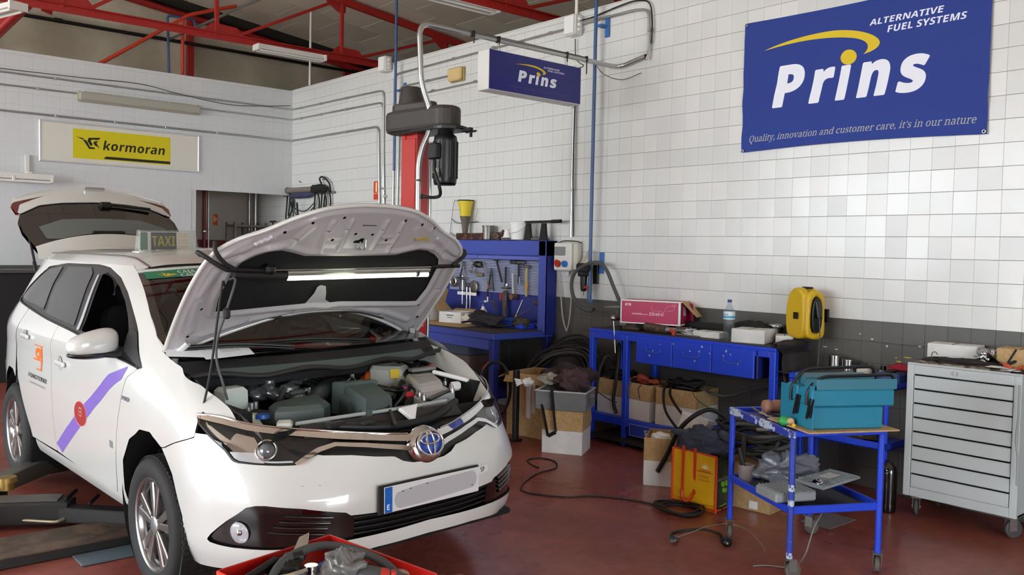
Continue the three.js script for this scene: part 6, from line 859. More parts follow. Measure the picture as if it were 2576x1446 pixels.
// ---------------------------------------------------------------- drawer bench
{
  const t = T('drawer_bench', 'bright blue workbench with three hanging drawers and a vise end', 'workbench'), X0 = -.44, Z0 = 6.64, Z1 = 8.52;
  P('bench_top', b2(X0, -.01, .955, .98, Z0, Z1, .003), m_blueB, t); P('top_sheet', b2(X0 + .01, -.02, .981, .985, Z0 + .01, Z1 - .02, .001), M({ color: '#34302f', rough: .7 }), t);
  for (const [x, z] of [[X0 + .025, Z0 + .025], [X0 + .025, 7.065], [X0 + .025, Z1 - .025], [-.04, Z0 + .025], [-.04, 7.065], [-.04, Z1 - .025]]) P('leg', b2(x - .025, x + .025, 0, .954, z - .025, z + .025, .004), m_blueB, t);
  P('frame_rail', [b2(X0, X0 + .02, .90, .955, Z0 + .05, 7.04, .003), b2(X0, X0 + .02, .905, .955, 7.09, Z1 - .05, .003)], m_blueB, t);
  for (let k = 0; k < 3; k++) { const z0 = 7.20 + k * .385, d = new THREE.Group(); d.name = 'drawer'; t.add(d); P('drawer_front', b2(X0 - .012, X0 + .01, .735, .945, z0, z0 + .378, .004), m_blueB, d); P('drawer_box', b2(X0 + .012, -.06, .745, .90, z0 + .01, z0 + .37, .003), m_blueD, d); P('drawer_pull', tube([[X0 - .014, .865, z0 + .11], [X0 - .02, .845, z0 + .12], [X0 - .024, .835, z0 + .19], [X0 - .02, .845, z0 + .26], [X0 - .014, .865, z0 + .27]], .004, false, 20, 6), M({ color: '#5a68b8', rough: .35, metal: .4 }), d); }
  P('drawer_end', b2(X0 + .0, -.05, .735, .95, 8.36, 8.375, .003), m_blueD, t);
  P('lower_shelf', b2(X0 + .01, -.02, .215, .235, Z0 + .02, Z1 - .02, .003), m_blueB, t); P('shelf_lip', b2(X0 + .005, X0 + .015, .17, .235, Z0 + .05, Z1 - .05, .003), m_blueB, t);
  const tx = printTex(800, 170, (x, w, h) => { x.fillStyle = '#2136a0'; x.fillRect(0, 0, w, h); x.strokeStyle = '#cfd4ea'; x.lineWidth = 5; x.strokeRect(3, 3, w - 6, h - 6); x.save(); x.translate(w / 2, h / 2); x.rotate(Math.PI); x.fillStyle = '#dfe3f2'; x.font = 'bold 92px sans-serif'; x.textAlign = 'center'; x.fillText('DIAGNOSIS', -60, 36, 560); x.restore(); });
  P('upside_down_panel', K(ro(mv(new THREE.PlaneGeometry(.62, .10), 0, 0, 0), 0, -Math.PI / 2).translate(X0 - .004, .155, 7.45)), printMat(tx, .4), t, 'reused sign board with its lettering upside down'); P('panel_board', b2(X0 - .002, X0 + .004, .105, .205, 7.14, 7.76, .001), m_blueB, t);
  for (let k = 0; k < 14; k++) P('paint_chip', mv(ro(new THREE.CircleGeometry(.004 + .006 * rnd(), 6), 0, -Math.PI / 2), X0 - .0128, rr(.80, .93), rr(7.22, 8.33)), M({ color: '#b9bccb', rough: .6 }), t);
}
{ const t = T('bench_vise', 'old brown bench vise with a bright steel handle at the end of the drawer bench', 'vise', [-.26, .985, 7.0], .15);
  P('base', [lathe([[0, 0], [.10, 0], [.10, .02], [.07, .04], [.06, .08]], 24), bx(.10, .05, .18, 0, .09, 0, .012)], m_rust, t);
  P('fixed_jaw', [bx(.13, .09, .06, 0, .15, .06, .014), bx(.15, .03, .04, 0, .20, .05, .006)], m_rust, t); P('moving_jaw', [bx(.12, .08, .07, 0, .14, -.10, .014), bx(.15, .03, .035, 0, .19, -.075, .006), bx(.05, .05, .22, 0, .10, -.05, .01)], m_rust, t);
  P('anvil', mv(lump(.07, .05, .12, .2, 1.5, 31, 24), 0, .12, .13), m_rust, t); P('handle', rodg(V(-.17, .09, -.10), V(-.155, -.20, -.08), .009), m_chrome, t); P('handle_knob', [sph(.024, -.17, .10, -.10, 16), rodg(V(-.06, .09, -.11), V(-.17, .09, -.10), .014)], m_steel, t); }
{ const t = T('crimped_sheet', 'bent grey sheet-metal offcut behind the vise', 'metal sheet', [-.14, 1.16, 6.78], .2); P('sheet', [bx(.22, .012, .30, 0, 0, 0, .003), bx(.16, .05, .18, .02, -.035, .04, .01), bx(.12, .12, .10, .02, -.11, .02, .01)], m_galvDark, t); }
{ const t = T('parts_box', 'long crimson carton with white edges lying on the drawer bench', 'box', [-.22, 1.15, 7.19], .36), w = .20, h = .20, d = .53, mm = M({ color: '#b32a55', rough: .5 });
  P('carton', bx(w, h, d, 0, 0, 0, .004), mm, t);
  P('white_edge', [bx(.008, h + .004, .02, -w / 2, 0, d / 2 - .008, .002), bx(.008, .012, d, -w / 2, h / 2 - .004, 0, .002), bx(.008, .014, d, -w / 2, -h / 2 + .006, 0, .002), bx(.008, h, .012, -w / 2, 0, -d / 2 + .004, .002), bx(w, .014, .008, 0, -h / 2 + .006, d / 2, .002), bx(w, .01, .008, 0, h / 2 - .004, d / 2, .002)], m_white, t);
  const tx = printTex(1000, 380, (x, W, H) => { x.fillStyle = '#b32a55'; x.fillRect(0, 0, W, H); x.fillStyle = '#f2e4e8'; x.font = 'bold 62px sans-serif'; x.fillText('KYB', 40, 84, 190); x.font = 'italic 74px serif'; x.fillText('Excel-G', 480, 240); x.fillRect(170, 228, 290, 6); x.font = '20px sans-serif'; x.fillText('SHOCK ABSORBERS', 180, 222); x.strokeStyle = '#d98aa4'; x.lineWidth = 5; x.beginPath(); x.moveTo(520, 80); x.lineTo(560, 200); x.lineTo(600, 150); x.lineTo(760, 170); x.lineTo(800, 70); x.lineTo(940, 50); x.lineTo(930, 130); x.lineTo(800, 160); x.stroke(); x.strokeRect(900, 26, 60, 36); });
  P('print', K(ro(mv(new THREE.PlaneGeometry(d - .04, h - .02), 0, 0, 0), 0, -Math.PI / 2).translate(-w / 2 - .0045, 0, 0)), printMat(tx, .45), t); P('address_label', bx(.08, .08, .001, .01, .02, d / 2 + .002, .0003), M({ color: '#d8b9c2', rough: .6 }), t);
  P('flap', (() => { const g = cb(w - .01, .005, .18, .001); g.translate(0, 0, .09); g.rotateX(.75); return g.translate(.03, h / 2, d / 2); })(), m_card, t); P('flap', (() => { const g = cb(.005, h - .01, .12, .001); g.translate(0, 0, .06); g.rotateY(-.9); return g.translate(w / 2, -.01, d / 2); })(), mm, t); P('support_part', bx(.12, .055, .3, .02, -h / 2 - .03, 0, .01), m_blackMat, t); }
{ const t = T('tool_tube', 'dark cylindrical tool with a red button lying along the front of the drawer bench', 'tool', [-.33, 1.02, 7.40]); P('barrel', rodg(V(0, .01, -.20), V(0, .0, .02), .036, 18), m_rust, t); P('metal_neck', rodg(V(0, 0, .02), V(.0, 0, .12), .024, 16), m_galv, t); P('red_button', [sph(.018, -.03, .0, .10, 12), bx(.03, .04, .03, -.03, -.02, .12, .006)], M({ color: '#b5341f', rough: .4 }), t); P('head', rodg(V(.04, .0, .10), V(.05, 0, .22), .034, 16), m_steelD, t); P('lever', beam(V(-.02, -.025, .14), V(.02, -.028, .36), .02, .012, .003), m_galvDark, t); }
{ const t = T('black_strut', 'long black gas strut lying behind the water bottle on the drawer bench', 'car part', [-.12, 1.04, 7.80]); P('tube', rodg(V(.04, .01, -.35), V(-.02, .02, .12), .04, 14), m_blackMat, t); P('rubber_boot', mv(lump(.06, .05, .16, .4, 3, 41, 26), .0, .04, .3), m_blackMat, t); }
{ const t = T('water_bottle', 'clear plastic water bottle with a blue cap standing on the drawer bench', 'bottle', [-.31, .986, 8.02]); const pr = [[0, .004], [.034, .0], [.042, .012]]; for (let k = 0; k < 9; k++) { pr.push([.044, .02 + k * .016], [.0405, .028 + k * .016]); } pr.push([.044, .165], [.044, .215], [.036, .245], [.018, .275], [.0145, .285], [.0145, .30]); P('bottle', lathe(pr, 32), M({ color: '#e8f0f4', rough: .03, transmission: .95, thickness: 0, ior: 1.4 }), t); P('label', lathe([[.0448, .165], [.0448, .225]], 28), printMat(printTex(256, 64, (x, w, h) => { x.fillStyle = '#dfe9ef'; x.fillRect(0, 0, w, h); x.fillStyle = '#4aa3c4'; x.fillRect(0, 34, w, 20); x.fillStyle = '#2d6fae'; x.font = 'bold 22px sans-serif'; x.fillText('agua', 30, 28); x.fillText('agua', 160, 28); }), .4), t); P('cap', cyl(.0165, .0165, .022, 0, .307, 0, 20), M({ color: '#26408c', rough: .4 }), t); }
carton('white_carton', 'flat white carton lying left of the water bottle', [-.24, .986, 7.80], .1, .15, .05, .24, { closed: true });
carton('white_carton', 'wide white carton right of the water bottle on the drawer bench', [-.23, .986, 8.20], .25, .30, .105, .26, { closed: true });
carton('white_carton', 'small tilted white carton at the near end of the drawer bench', [-.15, .986, 8.41], .55, .18, .07, .13, { closed: true });
for (const [z, lab] of [[8.13, 'larger shiny ring behind the wide white carton'], [8.28, 'smaller shiny ring behind the wide white carton']]) { const t = T('metal_ring', lab, 'car part', [-.06, 1.10, z]); P('ring', mv(ro(new THREE.TorusGeometry(.045, .016, 12, 28), Math.PI / 2), 0, .01, 0), m_steel, t); P('hub', cyl(.03, .03, .11, 0, -.05, 0, 16), m_steelD, t); }
{ const t = T('foil_wrapper', 'small crumpled silver wrapper on the drawer bench by the dark tool', 'wrapper', [-.28, .99, 7.62]); P('foil', mv(lump(.05, .03, .06, .7, 2.5, 51, 24), 0, .025, 0), M({ color: '#b9bbbd', rough: .3, metal: .6 }), t); }
{ // jacket over the bench end
  const t = T('dark_jacket', 'dark jacket hanging over the near end of the drawer bench', 'jacket', [-.25, 0, 8.54]); P('cloth', (() => { const g = new THREE.PlaneGeometry(.40, .62, 26, 34), p = g.attributes.position; for (let i = 0; i < p.count; i++) { const u = p.getX(i), v = p.getY(i) + .31; const k = v / .62; p.setXYZ(i, u * (1 - .15 * k) + .03 * noise.noise(v * 5, u * 3, 2), .995 - (.62 - v) + .012 * noise.noise(u * 9, v * 9, 4), .03 + .03 * Math.sin(u * 34 + v * 4) * (1 - k * .6) + .03 * noise.noise(u * 6, v * 5, 7) + (k > .93 ? -(k - .93) * 1.6 : 0)); } g.computeVertexNormals(); return g; })(), m_cloth, t); P('folded_top', mv(lump(.19, .035, .07, .3, 2, 61, 30), 0, 1.0, .0), m_cloth, t); }
// cartons on and below the shelf
const SHB = { half: .17 };
{ const t = carton('shelf_carton', 'half-brown open carton on the vise-end shelf, with black hoses over it', [-.20, .237, 6.84], .0, .34, .30, .30, { half: .16, fill: .26 }); }
{ const t = carton('shelf_carton', 'half-brown open carton with red wires, middle of the lower shelf', [-.23, .237, 7.17], -.05, .34, .31, .33, { half: .17, fill: .27 }); }
{ const t = carton('shelf_carton', 'half-brown open carton of black hoses, right of the one with red wires', [-.20, .237, 7.55], .12, .36, .31, .38, { half: .17, fill: .27 }); }
{ const t = T('red_wires', 'tangle of red and dark wires in the middle shelf carton', 'wires', [-.25, .53, 7.17]); for (let k = 0; k < 8; k++) P('wire', tube(Array.from({ length: 6 }, () => [rr(-.10, .10), rr(0, .06), rr(-.12, .12)]), .006, true, 50, 6), k % 2 ? M({ color: '#a8433a', rough: .5 }) : m_blackRub, t); P('red_clamp', mv(lump(.04, .03, .06, .4, 2, 71, 20), -.04, .05, -.03), M({ color: '#b04a3a', rough: .5 }), t); P('orange_clamp', mv(lump(.03, .02, .06, .4, 2, 72, 20), -.02, .03, .08), M({ color: '#c4623c', rough: .5 }), t); for (const z of [-.06, .06]) P('loose_end', tube([[-.10, .02, z], [-.19, -.01, z], [-.195, -.10, z + .02]], .005), m_greyRub, t); }
{ const t = T('hose_heap', 'heap of black rubber hoses spilling from the right shelf carton', 'hoses', [-.22, .54, 7.55]); for (let k = 0; k < 9; k++) P('hose', tube(Array.from({ length: 6 }, () => [rr(-.13, .10), rr(0, .07), rr(-.16, .16)]), rr(.009, .016), true, 50, 7), m_blackRub, t); P('hose', tube([[-.1, .02, -.08], [-.22, .0, -.05], [-.26, -.15, 0], [-.25, -.27, .10], [-.27, -.31, .2]], .011, false, 40, 7), m_blackRub, t); P('hose', tube([[-.12, .02, -.06], [-.22, -.04, .02], [-.25, -.14, .14], [-.24, -.24, .28], [-.2, -.30, .4]], .011, false, 40, 7), m_blackRub, t); P('hose', tube([[.0, .02, .15], [.05, -.02, .35], [.1, .05, .55], [.14, .14, .8]], .012, false, 40, 7), m_greyRub, t); P('thin_wire', tube([[-.05, .03, .1], [-.25, -.02, .3], [-.5, -.05, .7], [-.8, -.0, 1.1]], .003, false, 40, 5), m_greyRub, t); }
{ const t = T('hose_bundle', 'black hoses draped over the left shelf carton', 'hoses', [-.22, .54, 6.84]); for (let k = 0; k < 5; k++) P('hose', tube(Array.from({ length: 6 }, () => [rr(-.12, .12), rr(0, .06), rr(-.13, .13)]), rr(.010, .016), true, 50, 7), m_blackRub, t); P('hose', tube([[-.05, .05, .02], [-.12, .2, -.05], [-.17, .13, -.08], [-.2, -.0, -.10], [-.205, -.12, -.11], [-.2, -.2, -.12]], .014, false, 40, 8), m_blackRub, t); P('hose', tube([[-.05, .02, .0], [-.12, .28, .05], [-.15, .30, .1], [-.18, .15, .12], [-.205, -.05, .11], [-.21, -.18, .10], [-.2, -.28, .13]], .016, false, 40, 8), m_blackRub, t); P('thin_cable', tube([[-.2, -.1, -.16], [-.2, -.13, -.08], [-.205, -.17, .05], [-.2, -.18, .13]], .004), m_blackRub, t); }
// ---------------------------------------------------------------- heap left of the drawer bench
{ const t = T('hose_pile', 'big arching pile of black hoses between the two workbenches', 'hoses', [0, 0, 0]); for (let k = 0; k < 26; k++) { const f = k / 26, o = rr(-.05, .05); P('hose', tube([[-.62 + .25 * f, .36 + rr(-.05, .05), 5.75 + rr(0, .25)], [-.48 + .22 * f, .58 + .10 * f + o, 5.95 + rr(-.05, .1)], [-.38 + .2 * f, .70 + .12 * f + o, 6.2 + rr(-.05, .06)], [-.30 + .16 * f, .68 + .08 * f + o, 6.42 + rr(-.05, .05)], [-.32 + .2 * f, .45 + rr(-.05, .05), 6.58 + rr(-.05, .04)], [-.35 + .2 * f, .25, 6.6]], rr(.008, .017), false, 44, 7), k % 6 ? m_blackRub : m_greyRub, t); } P('loop', tube(Array.from({ length: 10 }, (_, i) => { const a = i / 10 * 6.283; return [-.95 + .03 * Math.sin(a), .38 + .25 * Math.sin(a), 5.95 + .22 * Math.cos(a)]; }), .014, true, 60, 8), m_blackRub, t); }
{ const t = carton('tall_carton', 'brown open carton full of dark cloths behind the clear plastic crate', [-.66, 0, 6.30], .2, .44, .56, .5, { m: m_card, fill: .5, flaps: [[3, .10, .9], [1, .12, .5]] }); }
{ const t = carton('white_floor_carton', 'half-white carton on the floor with a clear crate standing on it', [-.95, 0, 6.90], .55, .30, .355, .34, { half: .19, fill: .3, flaps: [[2, .15, 1.1]] }); }
{ const t = T('clear_crate', 'clear plastic crate of parts standing on the half-white floor carton', 'crate', [-.95, .36, 6.88], .55); const w = .34, h = .15, d = .42; P('crate', [[0, d / 2, w, .004], [0, -d / 2, w, .004], [w / 2, 0, .004, d], [-w / 2, 0, .004, d]].map(([x, z, a, b]) => bx(a, h, b, x, h / 2, z, .001)).concat([bx(w, .004, d, 0, .002, 0, .001)]), M({ color: '#cfd3d6', rough: .12, transmission: .75, thickness: 0 }), t); P('rim', [[0, d / 2, w + .03, .015], [0, -d / 2, w + .03, .015], [w / 2, 0, .015, d], [-w / 2, 0, .015, d]].map(([x, z, a, b]) => bx(a, .012, b, x, h, z, .003)), M({ color: '#c3c6c8', rough: .3 }), t); for (let k = 0; k < 6; k++) P('part_inside', mv(lump(.05, .04, .05, .4, 2, 80 + k, 18), rr(-.1, .1), .05, rr(-.14, .14)), k % 2 ? m_blackMat : M({ color: '#8a8482', rough: .6 }), t); }
{ const t = T('dark_cloths', 'purple-brown and black cloths heaped above the clear crate', 'cloths', [-.80, .58, 6.75]); P('cloth', lump(.17, .10, .22, .5, 1.7, 91, 44), M({ color: '#3a2c2c', rough: .95 }), t); P('cloth', mv(lump(.12, .09, .13, .55, 1.9, 92, 40), -.09, -.01, .14), M({ color: '#523c40', rough: .95 }), t); P('white_rag', mv(lump(.07, .05, .09, .6, 2, 93, 30), -.15, -.01, -.06), M({ color: '#9f9c90', rough: .9 }), t); }
{ const t = T('white_glove', 'white fringed glove hanging on the side of the carton heap', 'glove', [-1.02, .52, 6.48]); P('palm', lump(.05, .035, .05, .4, 2, 95, 24), m_white, t); for (let k = 0; k < 4; k++) P('finger', tube([[-.02, .01, -.03 + k * .012], [-.06, .02 - k * .012, -.06 + k * .008], [-.085, .025 - k * .018, -.075 + k * .01]], .008, false, 14, 7), m_white, t); P('strip', [bx(.03, .30, .05, 0, -.16, .02, .008), bx(.025, .26, .035, .02, -.14, .06, .008)], M({ color: '#b5aaa4', rough: .9 }), t); }
{ const t = T('black_strap', 'black webbing strap hanging down the front of the half-white floor carton', 'strap', [-1.12, .10, 6.98]); P('webbing', beam(V(-.03, .45, -.06), V(-.05, .26, -.01), .03, .004, .001), m_black, t); P('webbing', beam(V(-.05, .26, -.01), V(-.03, .09, .0), .03, .004, .001), m_black, t); P('webbing', beam(V(-.03, .09, .0), V(-.06, .05, -.06), .03, .004, .001), m_black, t); P('webbing', beam(V(-.06, .05, -.06), V(-.06, .30, -.14), .03, .004, .001), m_black, t); }
{ const t = T('black_post', 'black upright bar standing at the left of the carton heap', 'bar', [-1.06, 0, 6.38]); P('bar', bx(.05, .62, .05, 0, .31, 0, .008), m_black, t); P('foot', bx(.10, .02, .08, 0, .01, 0, .004), m_black, t); }
// ---------------------------------------------------------------- roller cabinet
{
  const t = T('roller_cabinet', 'light grey roller tool cabinet with seven flat drawers on castors', 'tool cabinet'), X0 = -.48, Z0 = 9.50, Z1 = 10.17;
  const mg_ = M({ color: '#c2c9ca', rough: .42 });
  P('body', [b2(X0 + .02, -.03, .14, .985, Z0, Z0 + .015, .004), b2(X0 + .02, -.03, .14, .985, Z1 - .015, Z1, .004), b2(-.045, -.03, .14, .985, Z0 + .012, Z1 - .012, .003), b2(X0 + .02, -.03, .14, .16, Z0, Z1, .003)], mg_, t);
  P('front_frame', [b2(X0, X0 + .03, .14, .985, Z0, Z0 + .042, .004), b2(X0, X0 + .03, .14, .985, Z1 - .042, Z1, .004), b2(X0, X0 + .03, .92, .985, Z0 + .042, Z1 - .042, .004), b2(X0, X0 + .03, .14, .198, Z0 + .042, Z1 - .042, .004)], mg_, t);
  const n = 8, y0 = .198, hh = (.92 - y0) / n;
  for (let k = 0; k < n; k++) { const d = new THREE.Group(); d.name = 'drawer'; t.add(d); const a = y0 + k * hh; P('drawer_front', b2(X0 + .002, X0 + .016, a + .001, a + hh - .009, Z0 + .046, Z1 - .046, .003), mg_, d); P('pull_lip', b2(X0 + .001, X0 + .012, a + hh - .016, a + hh - .009, Z0 + .047, Z1 - .047, .002), mg_, d); P('drawer_box', b2(X0 + .02, -.06, a + .006, a + hh - .02, Z0 + .05, Z1 - .05, .002), m_blackMat, d); }
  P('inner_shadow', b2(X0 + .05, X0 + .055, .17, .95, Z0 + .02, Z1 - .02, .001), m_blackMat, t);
  P('key_lock', [mv(ro(new THREE.CylinderGeometry(.011, .011, .02, 16), 0, 0, Math.PI / 2), X0 - .005, .952, 9.80), mv(ro(bx(.004, .012, .004, 0, 0, 0, .001), 0), X0 - .016, .952, 9.80)], m_steel, t);
  P('top_mat', b2(X0 + .02, -.04, .975, .99, Z0 + .02, Z1 - .02, .003), m_blackRub, t); P('top_edge', [b2(X0 + .0, X0 + .02, .975, .992, Z0, Z1, .004)], mg_, t);
  for (const [x, z, s] of [[X0 + .07, Z0 + .06, .4], [X0 + .07, Z1 - .06, -.5], [-.10, Z0 + .06, .3], [-.10, Z1 - .06, 0]]) { const c = new THREE.Group(); c.name = 'castor'; c.position.set(x, 0, z); c.rotation.y = s; t.add(c); P('castor_wheel', mv(ro(lathe([[0, .013], [.022, .016], [.025, .012], [.052, .013], [.056, .006], [.056, -.006], [.052, -.013], [.025, -.012], [0, -.016]], 28), Math.PI / 2), .03, .057, 0), m_greyRub, c); P('fork', [bx(.05, .075, .004, .015, .085, .02, .001), bx(.05, .075, .004, .015, .085, -.02, .001), bx(.07, .008, .06, 0, .125, 0, .002), cyl(.016, .016, .014, 0, .135, 0, 16), mv(ro(cyl(.008, .008, .055, 0, 0, 0, 10), Math.PI / 2), .03, .057, 0)], m_galv, c); }
}
carton('white_carton', 'long white carton with a grey end on top of the roller cabinet', [-.13, .992, 9.65], .12, .17, .11, .30, { closed: true });
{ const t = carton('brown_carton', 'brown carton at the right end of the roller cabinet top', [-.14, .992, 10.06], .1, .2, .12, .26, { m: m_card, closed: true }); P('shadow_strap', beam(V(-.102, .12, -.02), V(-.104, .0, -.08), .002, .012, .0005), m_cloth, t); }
{ const t = T('foil_lamp', 'shiny crumpled chrome reflector lamp between the two cartons on the cabinet', 'lamp part', [-.20, .992, 9.87]); P('reflector', mv(lump(.07, .05, .07, .5, 2.2, 101, 36), 0, .05, 0), M({ color: '#c4c6c8', rough: .18, metal: .9 }), t); P('bowl', mv(ro(lathe([[.0, 0], [.04, .01], [.06, .04], [.065, .06]], 24), .8), -.03, .03, .02), m_chrome, t); }
{ const t = T('greasy_cloth', 'greasy brown cloth and papers hanging over the front edge of the cabinet top', 'cloth', [-.40, .994, 9.82]); P('cloth', sheet(.16, .56, 16, 44, (x, z) => [x, .006 + .016 * Math.abs(noise.noise(x * 12, z * 10, 3)) + (x < -.055 ? (x + .055) * .9 * (1 + .5 * noise.noise(z * 6, 1, 1)) : 0), z]), M({ map: rep(col2(0x3f3430, 0x9a8f80, N1, 2.2), .3), color: '#fff', rough: .95 }), t); P('oily_rag', mv(lump(.06, .02, .2, .5, 2, 103, 36), .05, .018, -.05), M({ color: '#2d2625', rough: .95 }), t); P('paper', [bx(.10, .002, .16, -.02, .02, .22, .0005), bx(.05, .002, .1, -.06, .012, .28, .0005)], m_paper, t); }
{ const t = T('orange_pliers', 'orange-handled pliers lying at the right front of the cabinet top', 'pliers', [-.40, 1.01, 10.10]); P('handle', tube([[-.03, 0, .0], [0, .02, -.05], [.04, .02, -.07]], .012, false, 20, 9), M({ color: '#d4582a', rough: .4 }), t); P('handle', tube([[-.03, 0, .01], [.02, .006, .02], [.06, .01, .02]], .012, false, 20, 9), M({ color: '#c04a22', rough: .4 }), t); P('jaw', bx(.05, .012, .02, -.05, .0, .0, .003), m_steel, t); }
one('black_cable', tube([[-.25, 1.02, 9.74], [-.32, 1.005, 9.85], [-.30, 1.01, 9.98], [-.2, 1.06, 10.08], [-.16, 1.13, 10.14], [-.1, 1.12, 10.2]], .010, false, 50, 8), m_blackRub, 'black cable curving over the cabinet top in front of the brown carton', 'cable');
one('wire_hook', tube([[-.36, .995, 9.60], [-.36, 1.05, 9.60], [-.36, 1.06, 9.62], [-.36, 1.045, 9.635]], .003, false, 24, 6), m_steelD, 'thin wire hook standing in front of the long white carton', 'hook');
one('pale_cable', tube([[-.50, .93, 10.165], [-.51, .75, 10.17], [-.505, .62, 10.16], [-.51, .5, 10.175], [-.52, .35, 10.18]], .006, false, 40, 7), M({ color: '#9aa0a0', rough: .5 }), 'pale cord hanging down the right edge of the cabinet front', 'cord');
one('black_bottle', lathe([[0, 0], [.045, 0], [.05, .008], [.05, .05], [.047, .056], [.05, .062], [.047, .07], [.05, .076], [.05, .25], [.046, .29], [.025, .315], [.02, .33], [0, .33]], 28), m_gloss, 'tall glossy black cylinder on the floor beside the roller cabinet', 'cylinder').position.set(-.46, 0.001, 9.40);
// hose reel
{ const t = T('hose_reel', 'yellow wall-mounted cable reel with a dark slot', 'cable reel', [-.16, 1.235, 8.60], -.35); const y = M({ color: '#d3ac17', rough: .45, bumpMap: rep(T_bump2, .1), bumpScale: .001 });
  const side = (d) => { const g = ext(smoothPts([[-.085, -.17], [.06, -.185], [.095, -.14], [.10, .02], [.085, .14], [.03, .185], [-.05, .17], [-.10, .09], [-.11, -.08]], 5), .07, .02); g.rotateY(-Math.PI / 2); return g; };
  P('shell', mv(ro(side(), 0, .0), -.02, 0, -.03), y, t); P('shell', mv(ro(side(), 0, 0), .06, 0, -.03), y, t);
  P('slot', ext(smoothPts([[-.025, -.12], [.03, -.12], [.036, .10], [.0, .13], [-.028, .10]], 4), .05, .004).translate(.0, -.01, .055), m_black, t);
  P('front_shell', ext(smoothPts([[-.07, -.16], [.07, -.165], [.08, .0], [.066, .14], [.0, .18], [-.066, .15], [-.08, .0]], 5), .05, .016, [smoothPts([[-.028, -.125], [.033, -.125], [.039, .10], [.0, .135], [-.031, .10]], 4)]).translate(0, -.01, .045), y, t);
  P('cable_stop', rodg(V(.0, .085, .10), V(.0, -.03, .13), .019, 12), m_black, t); P('window', bx(.004, .05, .05, -.10, -.02, -.01, .001), m_black, t); P('carry_handle', bx(.03, .014, .10, 0, .185, -.01, .005), m_black, t); P('wall_arm', [bx(.10, .03, .04, .10, -.02, .02, .006), bx(.02, .10, .08, .14, -.02, .02, .004)], m_black, t);
  P('cable', tube([[0, -.03, .13], [.0, -.2, .14], [-.02, -.5, .14], [-.03, -.9, .13], [-.03, -1.22, .12]], .004, false, 40, 6), m_greyRub, t); }
// back trolley by the wall
{ const t = T('tool_trolley', 'low blue trolley against the wall, cluttered with bottles and rags', 'trolley'), X0 = -.43, X1 = -.03, Z0 = 8.62, Z1 = 9.36;
  P('top_tray', [b2(X0, X1, .775, .785, Z0, Z1, .002), b2(X0, X0 + .012, .775, .815, Z0, Z1, .003), b2(X0, X1, .775, .815, Z1 - .012, Z1, .003), b2(X0, X1, .775, .815, Z0, Z0 + .012, .003)], m_blueB, t); P('lower_tray', [b2(X0, X1, .38, .39, Z0, Z1, .002), b2(X0, X0 + .012, .38, .43, Z0, Z1, .003), b2(X0, X1, .38, .43, Z1 - .012, Z1, .003)], m_blueB, t);
  for (const x of [X0 + .02, X1 - .02]) for (const z of [Z0 + .02, Z1 - .02]) { P('leg', rodg(V(x, .06, z), V(x, .79, z), .017, 12), m_blueB, t); P('castor_wheel', mv(ro(cyl(.035, .035, .02, 0, 0, 0, 16), Math.PI / 2), x, .036, z), m_greyRub, t); } }
{ const t = T('rubber_sheet', 'grey rubber mat folded on the left end of the back trolley', 'mat', [-.22, .80, 8.72]); P('sheet', sheet(.44, .40, 22, 22, (x, z) => [x, .02 + .02 * Math.sin(x * 9 + z * 6) + .012 * noise.noise(x * 6, z * 6, 2), z]), M({ color: '#4a4644', rough: .85 }), t); }
for (const [z, h, lab] of [[8.80, .105, 'taller of the two shiny tins at the back of the trolley'], [8.905, .085, 'shorter of the two shiny tins at the back of the trolley']]) { const t = T('tin_can', lab, 'can', [-.11, .836, z]); P('can', lathe([[0, 0], [.042, 0], [.044, .004], [.042, .008], [.042, h - .008], [.044, h - .004], [.042, h], [.036, h - .004], [0, h - .006]], 28), m_steel, t); P('stand', b2(-.05, .05, -.047, -.001, -.05, .05, .004), m_blackMat, t); }
for (const [z, lab] of [[9.02, 'wider white bottle with a black cap on the back trolley'], [9.16, 'smaller cream bottle with a black cap on the back trolley']]) { const t = T('white_bottle', lab, 'bottle', [-.10, .79, z]); P('body', [bx(.06, .05, z < 9.1 ? .10 : .06, 0, .055, 0, .014), bx(.07, .03, z < 9.1 ? .11 : .07, 0, .015, 0, .008)], M({ color: z < 9.1 ? '#d9d8d2' : '#cfcbb6', rough: .45 }), t); P('cap', [cyl(.018, .018, .03, 0, .095, 0, 16)], m_black, t); }
one('paper_packet', bx(.10, .012, .20, -.24, .80, 9.08, .004), m_paper, 'flat white and yellow packet in front of the bottles on the back trolley', 'packet');
{ const t = T('grey_pouch', 'grey soft pouch at the front of the back trolley', 'pouch', [-.33, .79, 9.02]); P('pouch', lump(.07, .07, .10, .2, 1.2, 111, 30), M({ color: '#777a80', rough: .7 }), t); }
{ const t = T('yellow_sponge', 'yellow sponge beside the grey pouch on the back trolley', 'sponge', [-.34, .79, 9.16]); P('sponge', [bx(.09, .07, .08, 0, .035, 0, .015), bx(.07, .02, .13, -.03, .01, .10, .008)], M({ color: '#c9a02a', rough: .9 }), t); }
{ const t = T('blue_can', 'blue metal canister at the right end of the back trolley', 'canister', [-.20, .79, 9.26]); P('canister', bx(.12, .085, .17, 0, .042, 0, .012), M({ color: '#33508a', rough: .45 }), t); P('lid', bx(.05, .012, .05, 0, .09, 0, .004), m_blackMat, t); }
one('red_cloth', mv(lump(.06, .025, .12, .4, 2, 113, 26), -.09, .90, 9.32), M({ color: '#a51f34', rough: .8 }), 'crimson rag on the wall ledge right of the cream bottle', 'rag'); 
{ const t = T('ledge_box', 'dark box at the back of the trolley that carries the crimson rag', 'box', [-.09, .786, 9.32]); P('box', bx(.13, .09, .14, 0, .046, 0, .006), m_blackMat, t); P('lid', bx(.134, .012, .144, 0, .088, 0, .003), m_cloth, t); }
